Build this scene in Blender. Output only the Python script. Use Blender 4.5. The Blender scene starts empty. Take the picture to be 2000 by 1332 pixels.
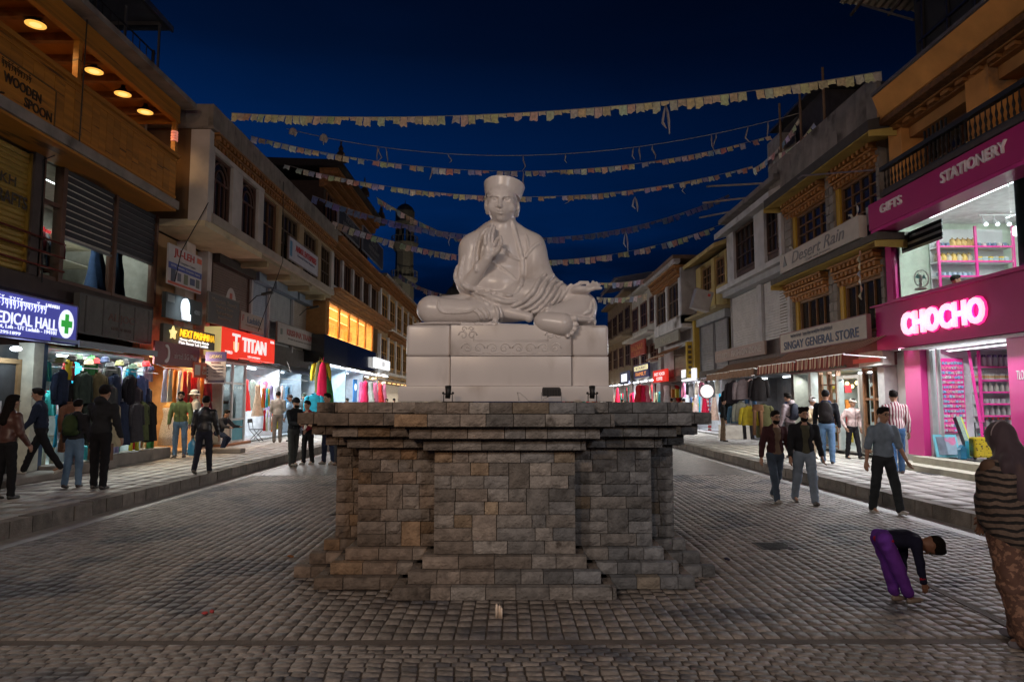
import bpy, math, random
import numpy as np
from mathutils import Vector, Matrix

# ------------------------------------------------------------------ camera, sky, exposure
SC = bpy.context.scene
COL = SC.collection
RN = random.Random(11)
CAM_H = 1.8
cam = bpy.data.cameras.new('camera'); cam.lens = 24.0; cam.sensor_width = 36.0
cam.clip_start = 0.05; cam.clip_end = 3000
camo = bpy.data.objects.new('camera', cam); COL.objects.link(camo)
camo.location = (0, 0, CAM_H)
camo.rotation_euler = (math.radians(90 + 5.016), 0, -math.radians(0.344))
SC.camera = camo

W = bpy.data.worlds.new('World'); SC.world = W; W.use_nodes = True
SKY_STRENGTH = 1.0
def make_sky():
    nt = W.node_tree; nt.nodes.clear(); L = nt.links.new
    N = nt.nodes.new
    out = N('ShaderNodeOutputWorld'); bg = N('ShaderNodeBackground'); bg.inputs[1].default_value = SKY_STRENGTH
    tc = N('ShaderNodeTexCoord'); sep = N('ShaderNodeSeparateXYZ'); L(tc.outputs['Generated'], sep.inputs[0])
    el = N('ShaderNodeValToRGB'); L(sep.outputs[2], el.inputs[0])     # colour of the dusk sky by height
    r = el.color_ramp; r.elements[0].position = 0.0; r.elements[0].color = (.0004, .012, .058, 1)
    r.elements[1].position = 1.0; r.elements[1].color = (.0004, .0012, .0055, 1)
    for p, c in ((.24, (.0003, .0145, .0740)), (.36, (.0003, .0098, .0505)), (.46, (.0003, .0044, .0215)), (.56, (.0004, .0022, .0100))):
        e = r.elements.new(p); e.color = (*c, 1)
    az = N('ShaderNodeMapRange'); L(sep.outputs[0], az.inputs[0])       # the afterglow lies to the left of the street
    az.inputs[1].default_value = -.42; az.inputs[2].default_value = .55; az.inputs[3].default_value = 1.45; az.inputs[4].default_value = .28
    ns = N('ShaderNodeTexNoise'); ns.inputs['Scale'].default_value = 2.2; ns.inputs['Detail'].default_value = 5
    mp = N('ShaderNodeMapping'); mp.inputs['Scale'].default_value = (1, 1, 4.0); L(tc.outputs['Generated'], mp.inputs[0]); L(mp.outputs[0], ns.inputs[0])
    cl = N('ShaderNodeMapRange'); L(ns.outputs[0], cl.inputs[0]); cl.interpolation_type = 'SMOOTHSTEP'
    cl.inputs[1].default_value = .46; cl.inputs[2].default_value = .62; cl.inputs[3].default_value = 0; cl.inputs[4].default_value = 1
    lo = N('ShaderNodeMapRange'); L(sep.outputs[2], lo.inputs[0]); lo.interpolation_type = 'SMOOTHSTEP'  # dark cloud bank low down
    lo.inputs[1].default_value = .30; lo.inputs[2].default_value = .14; lo.inputs[3].default_value = .12; lo.inputs[4].default_value = .80
    mm = N('ShaderNodeMath'); mm.operation = 'MULTIPLY'; L(cl.outputs[0], mm.inputs[0]); L(lo.outputs[0], mm.inputs[1])
    inv = N('ShaderNodeMath'); inv.operation = 'SUBTRACT'; inv.inputs[0].default_value = 1; L(mm.outputs[0], inv.inputs[1])
    m1 = N('ShaderNodeMath'); m1.operation = 'MULTIPLY'; L(az.outputs[0], m1.inputs[0]); L(inv.outputs[0], m1.inputs[1])
    sc = N('ShaderNodeVectorMath'); sc.operation = 'SCALE'; L(el.outputs[0], sc.inputs[0]); L(m1.outputs[0], sc.inputs[3])
    L(sc.outputs[0], bg.inputs[0]); L(bg.outputs[0], out.inputs[0])
make_sky()
SC.view_settings.view_transform = 'Standard'; SC.view_settings.look = 'None'
SC.view_settings.exposure = 0.0; SC.view_settings.gamma = 1.0; SC.view_settings.use_curve_mapping = False
SC.cycles.max_bounces = 5; SC.cycles.diffuse_bounces = 3; SC.cycles.glossy_bounces = 3; SC.cycles.transmission_bounces = 4
SC.cycles.transparent_max_bounces = 8; SC.cycles.sample_clamp_indirect = 3.0; SC.cycles.sample_clamp_direct = 12.0
SC.cycles.caustics_reflective = False; SC.cycles.caustics_refractive = False
SC.cycles.use_denoising = True
NL = [0]
SPILL = 1.35                                  # lamps added under the shop fascias to brighten pavement and facades
SHOP = 1.5                                   # brightness of the shops' own lamps
def lamp(kind, loc, energy, col, size=.3, to=None, sizey=None, spread=None, spot=None, parent=None):
    d = bpy.data.lights.new('lamp_light', kind); d.energy = energy; d.color = col
    if kind == 'AREA':
        if sizey and size <= .12: size, sizey = sizey, size      # tubes lie along the shop front
        d.size = size
        if sizey: d.shape = 'RECTANGLE'; d.size_y = sizey
        if spread: d.spread = math.radians(spread)
    else:
        d.shadow_soft_size = size
        if kind == 'SPOT': d.spot_size = math.radians(spot or 90); d.spot_blend = .6
    o = bpy.data.objects.new('lamp_light', d); COL.objects.link(o); o.location = loc
    if to is not None:
        o.rotation_euler = (Vector(to) - Vector(loc)).to_track_quat('-Z', 'Y').to_euler()
    NL[0] += 1
    return o

# ------------------------------------------------------------------ materials
MATS = {}
def M(name, col=(.5, .5, .5), rough=.8, var=.15, scale=6, bump=0., bscale=60, metal=0., spec=.5, ov=0., oc=False,
      emit=0., ecol=None, alpha=None, trans=0., stripes=None, attr=None, col2=None, c2amt=(.5, .65), c2scale=3, coat=0., sheen=0., stretch=None, sss=0.):
    if name in MATS: return MATS[name]
    m = bpy.data.materials.new(name); m.use_nodes = True; nt = m.node_tree
    b = nt.nodes['Principled BSDF']; N = nt.nodes.new; L = nt.links.new
    info = N('ShaderNodeObjectInfo'); tc = N('ShaderNodeTexCoord')
    mul = N('ShaderNodeMath'); mul.operation = 'MULTIPLY'; mul.inputs[1].default_value = 37.0; L(info.outputs['Random'], mul.inputs[0])
    add = N('ShaderNodeVectorMath'); add.operation = 'ADD'; L(tc.outputs['Object'], add.inputs[0]); L(mul.outputs[0], add.inputs[1])
    vec = add.outputs[0]
    if stretch:
        mp = N('ShaderNodeMapping'); mp.inputs['Scale'].default_value = stretch; L(vec, mp.inputs[0]); vec = mp.outputs[0]
    rgb = N('ShaderNodeRGB'); rgb.outputs[0].default_value = (*col, 1); cur = rgb.outputs[0]
    if oc: cur = info.outputs['Color']
    if stripes:
        wv = N('ShaderNodeTexWave'); wv.bands_direction = stripes[0]; wv.inputs['Scale'].default_value = stripes[1]
        wv.inputs['Distortion'].default_value = stripes[4] if len(stripes) > 4 else 0
        L(tc.outputs['Object'], wv.inputs[0])
        rp = N('ShaderNodeMapRange'); rp.inputs[1].default_value = stripes[3] - .06; rp.inputs[2].default_value = stripes[3] + .06; L(wv.outputs[1], rp.inputs[0])
        mx = N('ShaderNodeMix'); mx.data_type = 'RGBA'; L(rp.outputs[0], mx.inputs[0]); L(cur, mx.inputs[6]); mx.inputs[7].default_value = (*stripes[2], 1); cur = mx.outputs[2]
    if col2:
        n2 = N('ShaderNodeTexNoise'); n2.inputs['Scale'].default_value = c2scale; n2.inputs['Detail'].default_value = 4; L(vec, n2.inputs[0])
        rp = N('ShaderNodeMapRange'); rp.interpolation_type = 'SMOOTHSTEP'; rp.inputs[1].default_value = c2amt[0]; rp.inputs[2].default_value = c2amt[1]; L(n2.outputs[0], rp.inputs[0])
        mx = N('ShaderNodeMix'); mx.data_type = 'RGBA'; L(rp.outputs[0], mx.inputs[0]); L(cur, mx.inputs[6]); mx.inputs[7].default_value = (*col2, 1); cur = mx.outputs[2]
    ns = N('ShaderNodeTexNoise'); ns.inputs['Scale'].default_value = scale; ns.inputs['Detail'].default_value = 5; L(vec, ns.inputs[0])
    mr = N('ShaderNodeMapRange'); mr.inputs[1].default_value = .25; mr.inputs[2].default_value = .75
    mr.inputs[3].default_value = 1 - var; mr.inputs[4].default_value = 1 + var; L(ns.outputs[0], mr.inputs[0])
    f = mr.outputs[0]
    if ov:
        o2 = N('ShaderNodeMapRange'); o2.inputs[3].default_value = 1 - ov; o2.inputs[4].default_value = 1 + ov; L(info.outputs['Random'], o2.inputs[0])
        mm = N('ShaderNodeMath'); mm.operation = 'MULTIPLY'; L(f, mm.inputs[0]); L(o2.outputs[0], mm.inputs[1]); f = mm.outputs[0]
    if attr:
        at = N('ShaderNodeAttribute'); at.attribute_name = attr
        mm = N('ShaderNodeMath'); mm.operation = 'MULTIPLY'; L(f, mm.inputs[0]); L(at.outputs['Fac'], mm.inputs[1]); f = mm.outputs[0]
    vm = N('ShaderNodeVectorMath'); vm.operation = 'SCALE'; L(cur, vm.inputs[0]); L(f, vm.inputs[3])
    L(vm.outputs[0], b.inputs['Base Color'])
    b.inputs['Roughness'].default_value = rough; b.inputs['Metallic'].default_value = metal
    b.inputs['Specular IOR Level'].default_value = spec
    if coat: b.inputs['Coat Weight'].default_value = coat; b.inputs['Coat Roughness'].default_value = .15
    if sheen: b.inputs['Sheen Weight'].default_value = sheen
    if trans: b.inputs['Transmission Weight'].default_value = trans; b.inputs['IOR'].default_value = 1.05
    if sss: b.inputs['Subsurface Weight'].default_value = sss; b.inputs['Subsurface Radius'].default_value = (.03, .02, .015)
    if alpha is not None: b.inputs['Alpha'].default_value = alpha
    if emit:
        if ecol: b.inputs['Emission Color'].default_value = (*ecol, 1)
        else: L(vm.outputs[0], b.inputs['Emission Color'])
        b.inputs['Emission Strength'].default_value = emit
    if bump:
        nb = N('ShaderNodeTexNoise'); nb.inputs['Scale'].default_value = bscale; nb.inputs['Detail'].default_value = 6; L(vec, nb.inputs[0])
        bp = N('ShaderNodeBump'); bp.inputs['Strength'].default_value = min(1, bump); bp.inputs['Distance'].default_value = .02 * max(1, bump); L(nb.outputs[0], bp.inputs['Height'])
        L(bp.outputs[0], b.inputs['Normal'])
    MATS[name] = m; return m

# ------------------------------------------------------------------ mesh building
ORG = {}
class MB:
    def __init__(s): s.v = []; s.f = []
    def box(s, x0, x1, y0, y1, z0, z1):
        n = len(s.v)
        s.v += [(x0, y0, z0), (x1, y0, z0), (x1, y1, z0), (x0, y1, z0), (x0, y0, z1), (x1, y0, z1), (x1, y1, z1), (x0, y1, z1)]
        s.f += [(n, n+3, n+2, n+1), (n+4, n+5, n+6, n+7), (n, n+1, n+5, n+4), (n+1, n+2, n+6, n+5), (n+2, n+3, n+7, n+6), (n+3, n, n+4, n+7)]
        return s
    def hexa(s, p):                                     # eight corners: bottom ring then top ring
        n = len(s.v); s.v += [tuple(q) for q in p]
        s.f += [(n, n+3, n+2, n+1), (n+4, n+5, n+6, n+7), (n, n+1, n+5, n+4), (n+1, n+2, n+6, n+5), (n+2, n+3, n+7, n+6), (n+3, n, n+4, n+7)]
        return s
    def obox(s, mat, sx, sy, sz):
        return s.hexa([mat @ Vector((a*sx/2, b*sy/2, c*sz/2)) for c in (-1, 1) for a, b in ((-1, -1), (1, -1), (1, 1), (-1, 1))])
    def beam(s, p0, p1, w, h, up=(0, 0, 1)):
        p0 = Vector(p0); p1 = Vector(p1); d = (p1 - p0); l = d.length; d.normalize()
        sd = d.cross(Vector(up)); 
        if sd.length < 1e-4: sd = Vector((1, 0, 0))
        sd.normalize(); u = sd.cross(d)
        m = Matrix((sd, d, u)).transposed().to_4x4(); m.translation = (p0 + p1) / 2
        return s.obox(m, w, l, h)
    def tube(s, pts, r, n=8, caps=True, flat=1.0):
        pts = [Vector(p) for p in pts]; rr = r if isinstance(r, (list, tuple)) else [r] * len(pts)
        base = len(s.v); up = Vector((0, 0, 1)); prev = None
        for i, p in enumerate(pts):
            d = (pts[min(i+1, len(pts)-1)] - pts[max(i-1, 0)]); d = d.normalized() if d.length > 1e-9 else Vector((0, 0, 1))
            a = prev if prev is not None else (Vector((0, 1, 0)) if abs(d.z) > .9 else up)
            x = (a - d * a.dot(d)); x = x.normalized() if x.length > 1e-6 else d.orthogonal().normalized()
            prev = x; y = d.cross(x)
            for k in range(n):
                t = 2 * math.pi * k / n
                s.v.append(tuple(p + (x * math.cos(t) + y * math.sin(t) * flat) * rr[i]))
        for i in range(len(pts) - 1):
            for k in range(n):
                a = base + i*n + k; b = base + i*n + (k+1) % n
                s.f.append((a, b, b + n, a + n))
        if caps:
            s.f.append(tuple(base + k for k in reversed(range(n)))); e = base + (len(pts)-1)*n; s.f.append(tuple(e + k for k in range(n)))
        return s
    def cyl(s, p0, p1, r0, r1=None, n=12): return s.tube([p0, p1], [r0, r0 if r1 is None else r1], n)
    def lathe(s, prof, c=(0, 0, 0), n=16, sx=1., sy=1.):
        base = len(s.v)
        for r, z in prof:
            for k in range(n):
                t = 2*math.pi*k/n; s.v.append((c[0] + r*math.cos(t)*sx, c[1] + r*math.sin(t)*sy, c[2] + z))
        for i in range(len(prof)-1):
            for k in range(n):
                a = base+i*n+k; b = base+i*n+(k+1) % n; s.f.append((a, b, b+n, a+n))
        s.f.append(tuple(base+k for k in reversed(range(n)))); e = base+(len(prof)-1)*n; s.f.append(tuple(e+k for k in range(n)))
        return s
    def ball(s, c, r, n=12, m=8, sz=1., sx=1., sy=1.):
        return s.lathe([(max(1e-4, r*math.sin(math.pi*i/m)), -r*sz*math.cos(math.pi*i/m)) for i in range(m+1)], c, n, sx, sy)
    def prism(s, poly, f0, f1):                          # poly of 2-D points; f0/f1 map a point to the two ends
        n = len(poly); b = len(s.v); s.v += [tuple(f0(*p)) for p in poly] + [tuple(f1(*p)) for p in poly]
        s.f.append(tuple(b+i for i in reversed(range(n)))); s.f.append(tuple(b+n+i for i in range(n)))
        for i in range(n): j = (i+1) % n; s.f.append((b+i, b+j, b+n+j, b+n+i))
        return s
    def grid(s, rows):
        b = len(s.v); nr = len(rows); nc = len(rows[0])
        for r in rows: s.v += [tuple(p) for p in r]
        for i in range(nr-1):
            for k in range(nc-1): a = b+i*nc+k; s.f.append((a, a+1, a+nc+1, a+nc))
        return s
    def build(s, name, mat, parent=None, smooth=False, loc=None, color=None, local=False, label=None):
        me = bpy.data.meshes.new(name)
        org = Vector((0, 0, 0)) if local else (ORG.get(parent.name, Vector((0, 0, 0))) if parent is not None else Vector(loc or (0, 0, 0)))
        v = s.v if org.length == 0 else [(a - org.x, b - org.y, c - org.z) for a, b, c in s.v]
        me.from_pydata(v, [], s.f); me.materials.append(mat)
        if smooth: me.polygons.foreach_set('use_smooth', [True] * len(me.polygons))
        me.update()
        o = link(name, me, parent)
        if parent is None and loc is not None and not local: o.location = loc
        ORG[o.name] = org
        if color: o.color = (*color, 1)
        if label: o['label'] = label
        return o
def link(name, data, parent=None):
    o = bpy.data.objects.new(name, data); COL.objects.link(o)
    if parent is not None: o.parent = parent
    return o
def thing(name, label, cat, loc=(0, 0, 0), rz=0., group=None):
    o = bpy.data.objects.new(name, None); COL.objects.link(o); o.location = loc; o.rotation_euler = (0, 0, rz)
    o.empty_display_size = .1; ORG[o.name] = Vector(loc)
    return tag(o, label, cat, group)
def tag(o, label=None, cat=None, group=None, kind=None):
    if label: o['label'] = label
    if cat: o['category'] = cat
    if group: o['group'] = group
    if kind: o['kind'] = kind
    return o
def inst(src, name, loc, parent=None, rot=(0, 0, 0), color=None, scale=(1, 1, 1)):
    o = link(name, src.data if hasattr(src, 'data') else src, parent)
    org = ORG.get(parent.name, Vector((0, 0, 0))) if parent is not None else Vector((0, 0, 0))
    o.location = Vector(loc) - org; o.rotation_euler = rot; o.scale = scale; ORG[o.name] = Vector(loc)
    if color: o.color = (*color, 1)
    return o
def mesh_of(mb, name, mat, smooth=False):
    me = bpy.data.meshes.new(name); me.from_pydata(mb.v, [], mb.f); me.materials.append(mat)
    if smooth: me.polygons.foreach_set('use_smooth', [True]*len(me.polygons))
    return me
def bevel(o, w=.01, seg=2):
    md = o.modifiers.new('edge', 'BEVEL'); md.width = w; md.segments = seg; md.limit_method = 'ANGLE'; return o

# lettering -----------------------------------------------------------------------------
FONTD = bpy.utils.system_resource('DATAFILES', path='fonts')
DEVA = None
def text_mesh(s, ext=.01, bold=0., shear=0., font=None):
    cu = bpy.data.curves.new('lettering', 'FONT'); cu.body = s; cu.extrude = ext; cu.offset = bold; cu.shear = shear
    cu.align_x = 'CENTER'; cu.align_y = 'CENTER'; cu.resolution_u = 3
    if font: cu.font = font
    o = bpy.data.objects.new('tmp', cu); COL.objects.link(o)
    dg = bpy.context.evaluated_depsgraph_get(); me = bpy.data.meshes.new_from_object(o.evaluated_get(dg))
    bpy.data.objects.remove(o); bpy.data.curves.remove(cu); return me
def letters(s, mat, parent, frame, w, h, depth=.012, bold=0., shear=0., name='lettering', font=None, color=None):
    """frame: 4x4 with local x along the reading direction, y up, z out of the sign; w, h: size of the whole line"""
    me = text_mesh(s, .5, bold, shear, font); n = len(me.vertices)
    if n == 0: return None
    co = np.empty(n*3, np.float32); me.vertices.foreach_get('co', co); co = co.reshape(-1, 3)
    lo = co.min(0); hi = co.max(0); c = (lo+hi)/2; sz = np.maximum(hi-lo, 1e-6)
    co = (co - c) / sz * np.array([w, h, depth]); co[:, 2] += depth/2
    fm = np.array(frame); co = co @ fm[:3, :3].T + fm[:3, 3]
    org = ORG.get(parent.name, Vector((0, 0, 0)))
    co -= np.array(org)
    me.vertices.foreach_set('co', co.astype(np.float32).ravel()); me.materials.clear(); me.materials.append(mat); me.update()
    o = link(name, me, parent); ORG[o.name] = org
    if color: o.color = (*color, 1)
    return o
def fr(s, y, z, X, ox=0.):                    # frame on a facade: s=-1 left side (faces +X), s=+1 right side (faces -X)
    if s < 0: m = Matrix(((0, 0, 1), (1, 0, 0), (0, 1, 0)))
    else: m = Matrix(((0, 0, -1), (-1, 0, 0), (0, 1, 0)))
    m = m.to_4x4(); m.translation = (X, y, z); return m
def fcam(x, y, z):                             # a board that faces down the street towards the viewer (-Y)
    m = Matrix(((1, 0, 0), (0, 0, -1), (0, 1, 0))).to_4x4(); m.translation = (x, y, z); return m

# signed-distance modelling ---------------------------------------------------------------
class SDF:
    def __init__(s, lo, hi, h):
        s.lo = np.array(lo, float); s.h = h; s.n = np.ceil((np.array(hi) - s.lo) / h).astype(int) + 1
        s.F = np.full(s.n, 9., np.float32)
        s.ax = [(s.lo[i] + np.arange(s.n[i]) * h).astype(np.float32) for i in range(3)]
    def sub(s, lo, hi, pad):
        a = np.clip(np.floor((np.array(lo) - pad - s.lo) / s.h).astype(int), 0, s.n - 1)
        b = np.clip(np.ceil((np.array(hi) + pad - s.lo) / s.h).astype(int) + 1, 1, s.n)
        return tuple(slice(a[i], max(a[i]+1, b[i])) for i in range(3))
    def pts(s, sl):
        return s.ax[0][sl[0]][:, None, None], s.ax[1][sl[1]][None, :, None], s.ax[2][sl[2]][None, None, :]
    def put(s, sl, d, k, cut=False):
        F = s.F[sl]
        if cut: d = -d; hh = np.clip(.5 - .5*(F - d)/max(k, 1e-5), 0, 1); s.F[sl] = F + (d - F)*hh + k*hh*(1-hh)
        else: hh = np.clip(.5 + .5*(F - d)/max(k, 1e-5), 0, 1); s.F[sl] = F + (d - F)*hh - k*hh*(1-hh)
    def cap(s, a, b, ra, rb=None, k=.02, cut=False):
        a = np.array(a, float); b = np.array(b, float); rb = ra if rb is None else rb; R = max(ra, rb)
        sl = s.sub(np.minimum(a, b) - R, np.maximum(a, b) + R, k + 3*s.h); x, y, z = s.pts(sl)
        ba = b - a; l2 = max(float(ba @ ba), 1e-9)
        t = np.clip(((x-a[0])*ba[0] + (y-a[1])*ba[1] + (z-a[2])*ba[2]) / l2, 0, 1)
        d = np.sqrt((x-a[0]-t*ba[0])**2 + (y-a[1]-t*ba[1])**2 + (z-a[2]-t*ba[2])**2) - (ra + (rb-ra)*t)
        s.put(sl, d, k, cut)
    def ell(s, c, r, k=.02, rot=None, cut=False):
        c = np.array(c, float); r = np.array(r, float); R = r.max()
        sl = s.sub(c - R, c + R, k + 3*s.h); x, y, z = s.pts(sl); x = x-c[0]; y = y-c[1]; z = z-c[2]
        if rot is not None:
            m = np.array(rot); x, y, z = (m[0,0]*x+m[1,0]*y+m[2,0]*z), (m[0,1]*x+m[1,1]*y+m[2,1]*z), (m[0,2]*x+m[1,2]*y+m[2,2]*z)
        k0 = np.sqrt((x/r[0])**2 + (y/r[1])**2 + (z/r[2])**2); k1 = np.sqrt((x/r[0]**2)**2 + (y/r[1]**2)**2 + (z/r[2]**2)**2)
        s.put(sl, k0*(k0-1)/np.maximum(k1, 1e-6), k, cut)
    def chain(s, pts, rs, k=.01, cut=False):
        rs = rs if isinstance(rs, (list, tuple)) else [rs]*len(pts)
        for i in range(len(pts)-1): s.cap(pts[i], pts[i+1], rs[i], rs[i+1], k, cut)
    def plane(s, p, n, k=.004):                     # keeps the side the normal points away from
        x, y, z = s.pts((slice(None),)*3); d = (x-p[0])*n[0] + (y-p[1])*n[1] + (z-p[2])*n[2]
        s.F = np.maximum(s.F, d.astype(np.float32))
    def wrinkle(s, amp, f):
        x, y, z = s.pts((slice(None),)*3)
        s.F += (amp*np.sin(f*(z*1.3 + .6*x) + 2.2*np.sin(f*.5*(x - y)) + 1.7*np.sin(f*.37*(z+y)))*np.sin(f*.45*(x+1.1*y-.4*z))).astype(np.float32)
    def mesh(s):
        F = s.F; S = F < 0; n = F.shape
        F = F.copy(); F[0] = F[-1] = np.maximum(.001, F[0]); 
        cnt = np.zeros((n[0]-1, n[1]-1, n[2]-1), np.int8); acc = np.zeros((*cnt.shape, 3), np.float32)
        offs = [(0,0),(0,1),(1,0),(1,1)]
        for ax in range(3):
            o1, o2 = [i for i in range(3) if i != ax]
            for u, w in offs:
                a = [slice(0, n[i]-1) for i in range(3)]; a[o1] = slice(u, n[o1]-1+u); a[o2] = slice(w, n[o2]-1+w)
                b = list(a); b[ax] = slice(1, n[ax])
                fa = F[tuple(a)]; fb = F[tuple(b)]; m = (fa < 0) != (fb < 0)
                t = np.where(m, fa/np.where(m, fa-fb, 1), 0)
                cnt += m; acc[..., ax] += t; acc[..., o1] += m*u; acc[..., o2] += m*w
        ok = cnt > 0; idx = np.full(cnt.shape, -1, np.int64); nv = int(ok.sum()); idx[ok] = np.arange(nv)
        ijk = np.argwhere(ok); V = s.lo + (ijk + acc[ok]/cnt[ok][:, None]) * s.h
        faces = []
        for ax in range(3):
            o1, o2 = [(1, 2), (2, 0), (0, 1)][ax]
            a = [slice(1, n[i]-1) for i in range(3)]; a[ax] = slice(0, n[ax]-1); b = list(a); b[ax] = slice(1, n[ax])
            fa = F[tuple(a)] < 0; fb = F[tuple(b)] < 0; e = np.argwhere(fa != fb)
            if not len(e): continue
            sg = fa[tuple(e.T)]
            base = e.copy(); base[:, [i for i in range(3) if i != ax]] += 1
            q = []
            for du, dv in ((-1, -1), (0, -1), (0, 0), (-1, 0)):
                c = base.copy(); c[:, o1] += du; c[:, o2] += dv; q.append(idx[c[:, 0], c[:, 1], c[:, 2]])
            q = np.stack(q, 1); q[~sg] = q[~sg][:, ::-1]; faces.append(q)
        Q = np.concatenate(faces) if faces else np.zeros((0, 4), int)
        Q = Q[(Q >= 0).all(1)]
        return V, Q
def np_mesh(name, V, Q, mat, smooth=True):
    me = bpy.data.meshes.new(name); me.vertices.add(len(V)); me.vertices.foreach_set('co', np.asarray(V, np.float32).ravel())
    me.loops.add(Q.size); me.loops.foreach_set('vertex_index', np.asarray(Q, np.int32).ravel())
    me.polygons.add(len(Q)); me.polygons.foreach_set('loop_start', np.arange(0, Q.size, Q.shape[1], dtype=np.int32))
    try: me.polygons.foreach_set('loop_total', np.full(len(Q), Q.shape[1], np.int32))
    except Exception: pass
    me.materials.append(mat); me.update(calc_edges=True); me.validate()
    if smooth: me.polygons.foreach_set('use_smooth', np.ones(len(me.polygons), bool))
    return me

# survey: directions measured on the photograph, turned into points at a known distance or on a known facade
_f = 1333.; _th = math.atan(117/_f); _yw = math.atan(8/_f)
def _ray(px, py):
    u = (px-1000)/_f; v = (666-py)/_f
    dx, dy, dz = u, math.cos(_th)-v*math.sin(_th), math.sin(_th)+v*math.cos(_th)
    c, s = math.cos(_yw), math.sin(_yw); return dx*c+dy*s, -dx*s+dy*c, dz
def at_y(px, py, y): d = _ray(px, py); t = y/d[1]; return (d[0]*t, y, CAM_H+d[2]*t)
def at_x(px, py, x): d = _ray(px, py); t = x/d[0]; return (d[1]*t, CAM_H+d[2]*t)
def at_z(px, py, z): d = _ray(px, py); t = (z-CAM_H)/d[2]; return (d[0]*t, d[1]*t)
# ------------------------------------------------------------------ shared materials
cloth = M('fabric', oc=True, rough=.92, var=.22, scale=9, bump=.35, bscale=25, spec=.2)
knit = M('patterned_fabric', oc=True, rough=.95, var=.5, scale=55, bump=.3, bscale=90, spec=.15)
paint = M('paint', oc=True, rough=.55, var=.10, scale=4, bump=.08, bscale=30)
plast = M('plastic', oc=True, rough=.38, var=.06, scale=3)
dull = M('dull_paint', oc=True, rough=.85, var=.22, scale=5, bump=.2, bscale=40)
plaster = M('plaster', oc=True, rough=.93, var=.22, scale=1.6, bump=.25, bscale=35, col2=(.08, .06, .045), c2amt=(.60, .80), c2scale=.9)
wood = M('carved_wood', (.27, .115, .030), rough=.6, var=.45, scale=5, bump=.3, bscale=30, stretch=(1, .25, 1))
woodo = M('painted_wood', oc=True, rough=.55, var=.3, scale=6, bump=.2, bscale=40, stretch=(1, .3, 1))
pine = M('varnished_pine', (.40, .16, .018), rough=.42, var=.38, scale=3, bump=.12, bscale=20, stretch=(.6, .12, 3.0), ov=.10, col2=(.10, .035, .008), c2amt=(.62, .70), c2scale=4)
concrete = M('concrete', (.23, .20, .175), rough=.9, var=.3, scale=2.5, bump=.35, bscale=45, ov=.10, col2=(.07, .058, .048), c2amt=(.56, .76), c2scale=1.3)
metal = M('metal', oc=True, rough=.35, var=.1, scale=8, metal=.9, spec=.5)
steel = M('shutter_steel', oc=True, rough=.45, var=.18, scale=2.5, metal=.35, spec=.5)
black = M('black_metal', (.012, .012, .013), rough=.5, var=.1)
glass = M('window_glass', (.018, .016, .016), rough=.14, var=.3, spec=.28)
clear = M('clear_glass', (.95, .97, .97), rough=.02, var=0, trans=1., spec=.4)
skin = M('skin', oc=True, rough=.55, var=.08, scale=20, spec=.35)
hairm = M('hair', (.008, .006, .005), rough=.85, spec=.15, var=.3, scale=60, bump=.4, bscale=120, stretch=(1, 1, .2))
white_lit = M('lit_white', (.85, .9, 1.0), emit=1.0, var=0)
tube_lit = M('lit_tube', (.85, .93, 1.0), emit=7.0, var=0)
warm_lit = M('lit_warm', (1., .62, .25), emit=2.2, var=0)
marble = M('marble', (.70, .66, .645), rough=.30, var=.09, scale=1.6, spec=.5, col2=(.36, .31, .28), c2amt=(.54, .84), c2scale=2.4, stretch=(1, 1, .45), bump=.03, bscale=12, sss=.0)
rubber = M('rubber', (.02, .02, .02), rough=.8)

# ------------------------------------------------------------------ street lamps assumed out of view behind the viewer, added to light statue and road
def assumed_street_lamp(x, y, h, rz, col, e, label):
    t = thing('assumed_street_lamp', label, 'street lamp', (x, y, 0), rz, 'street lamps assumed behind the viewer')
    m = MB(); m.lathe([(.16, 0), (.16, .25), (.09, .32), (.07, 1.2), (.05, h-.1)], n=12); m.tube([(0, 0, h-.2), (.25, 0, h+.1), (.9, 0, h+.18)], .035, 8)
    m.build('pole', black, t, True, local=True)
    b = MB(); b.box(.75, 1.35, -.14, .14, h+.12, h+.24); b.build('lamp_housing', black, t, local=True)
    d = MB(); d.box(.80, 1.30, -.11, .11, h+.09, h+.118); d.build('lamp_lens', M('lamp_lens', (1, .85, .65), emit=8, var=0), t, local=True)
    c, s = math.cos(rz), math.sin(rz)
    lamp('SPOT', (x + c*1.05, y + s*1.05, h+.02), e, col, .35, (x + c*3.0, y + s*1.05 + 4.5, 0), spot=165)  # source assumed for the soft light falling on the statue from the front
assumed_street_lamp(-6.35, -4.6, 8.2, 0, (1.0, .84, .72), 2100, 'assumed street lamp with a warm lens on the medicine shop side, behind the viewer')
assumed_street_lamp(6.35, -5.4, 7.4, math.pi, (.88, .91, 1.0), 1050, 'assumed street lamp with a whiter lens on the pink shop side, behind the viewer')

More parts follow.
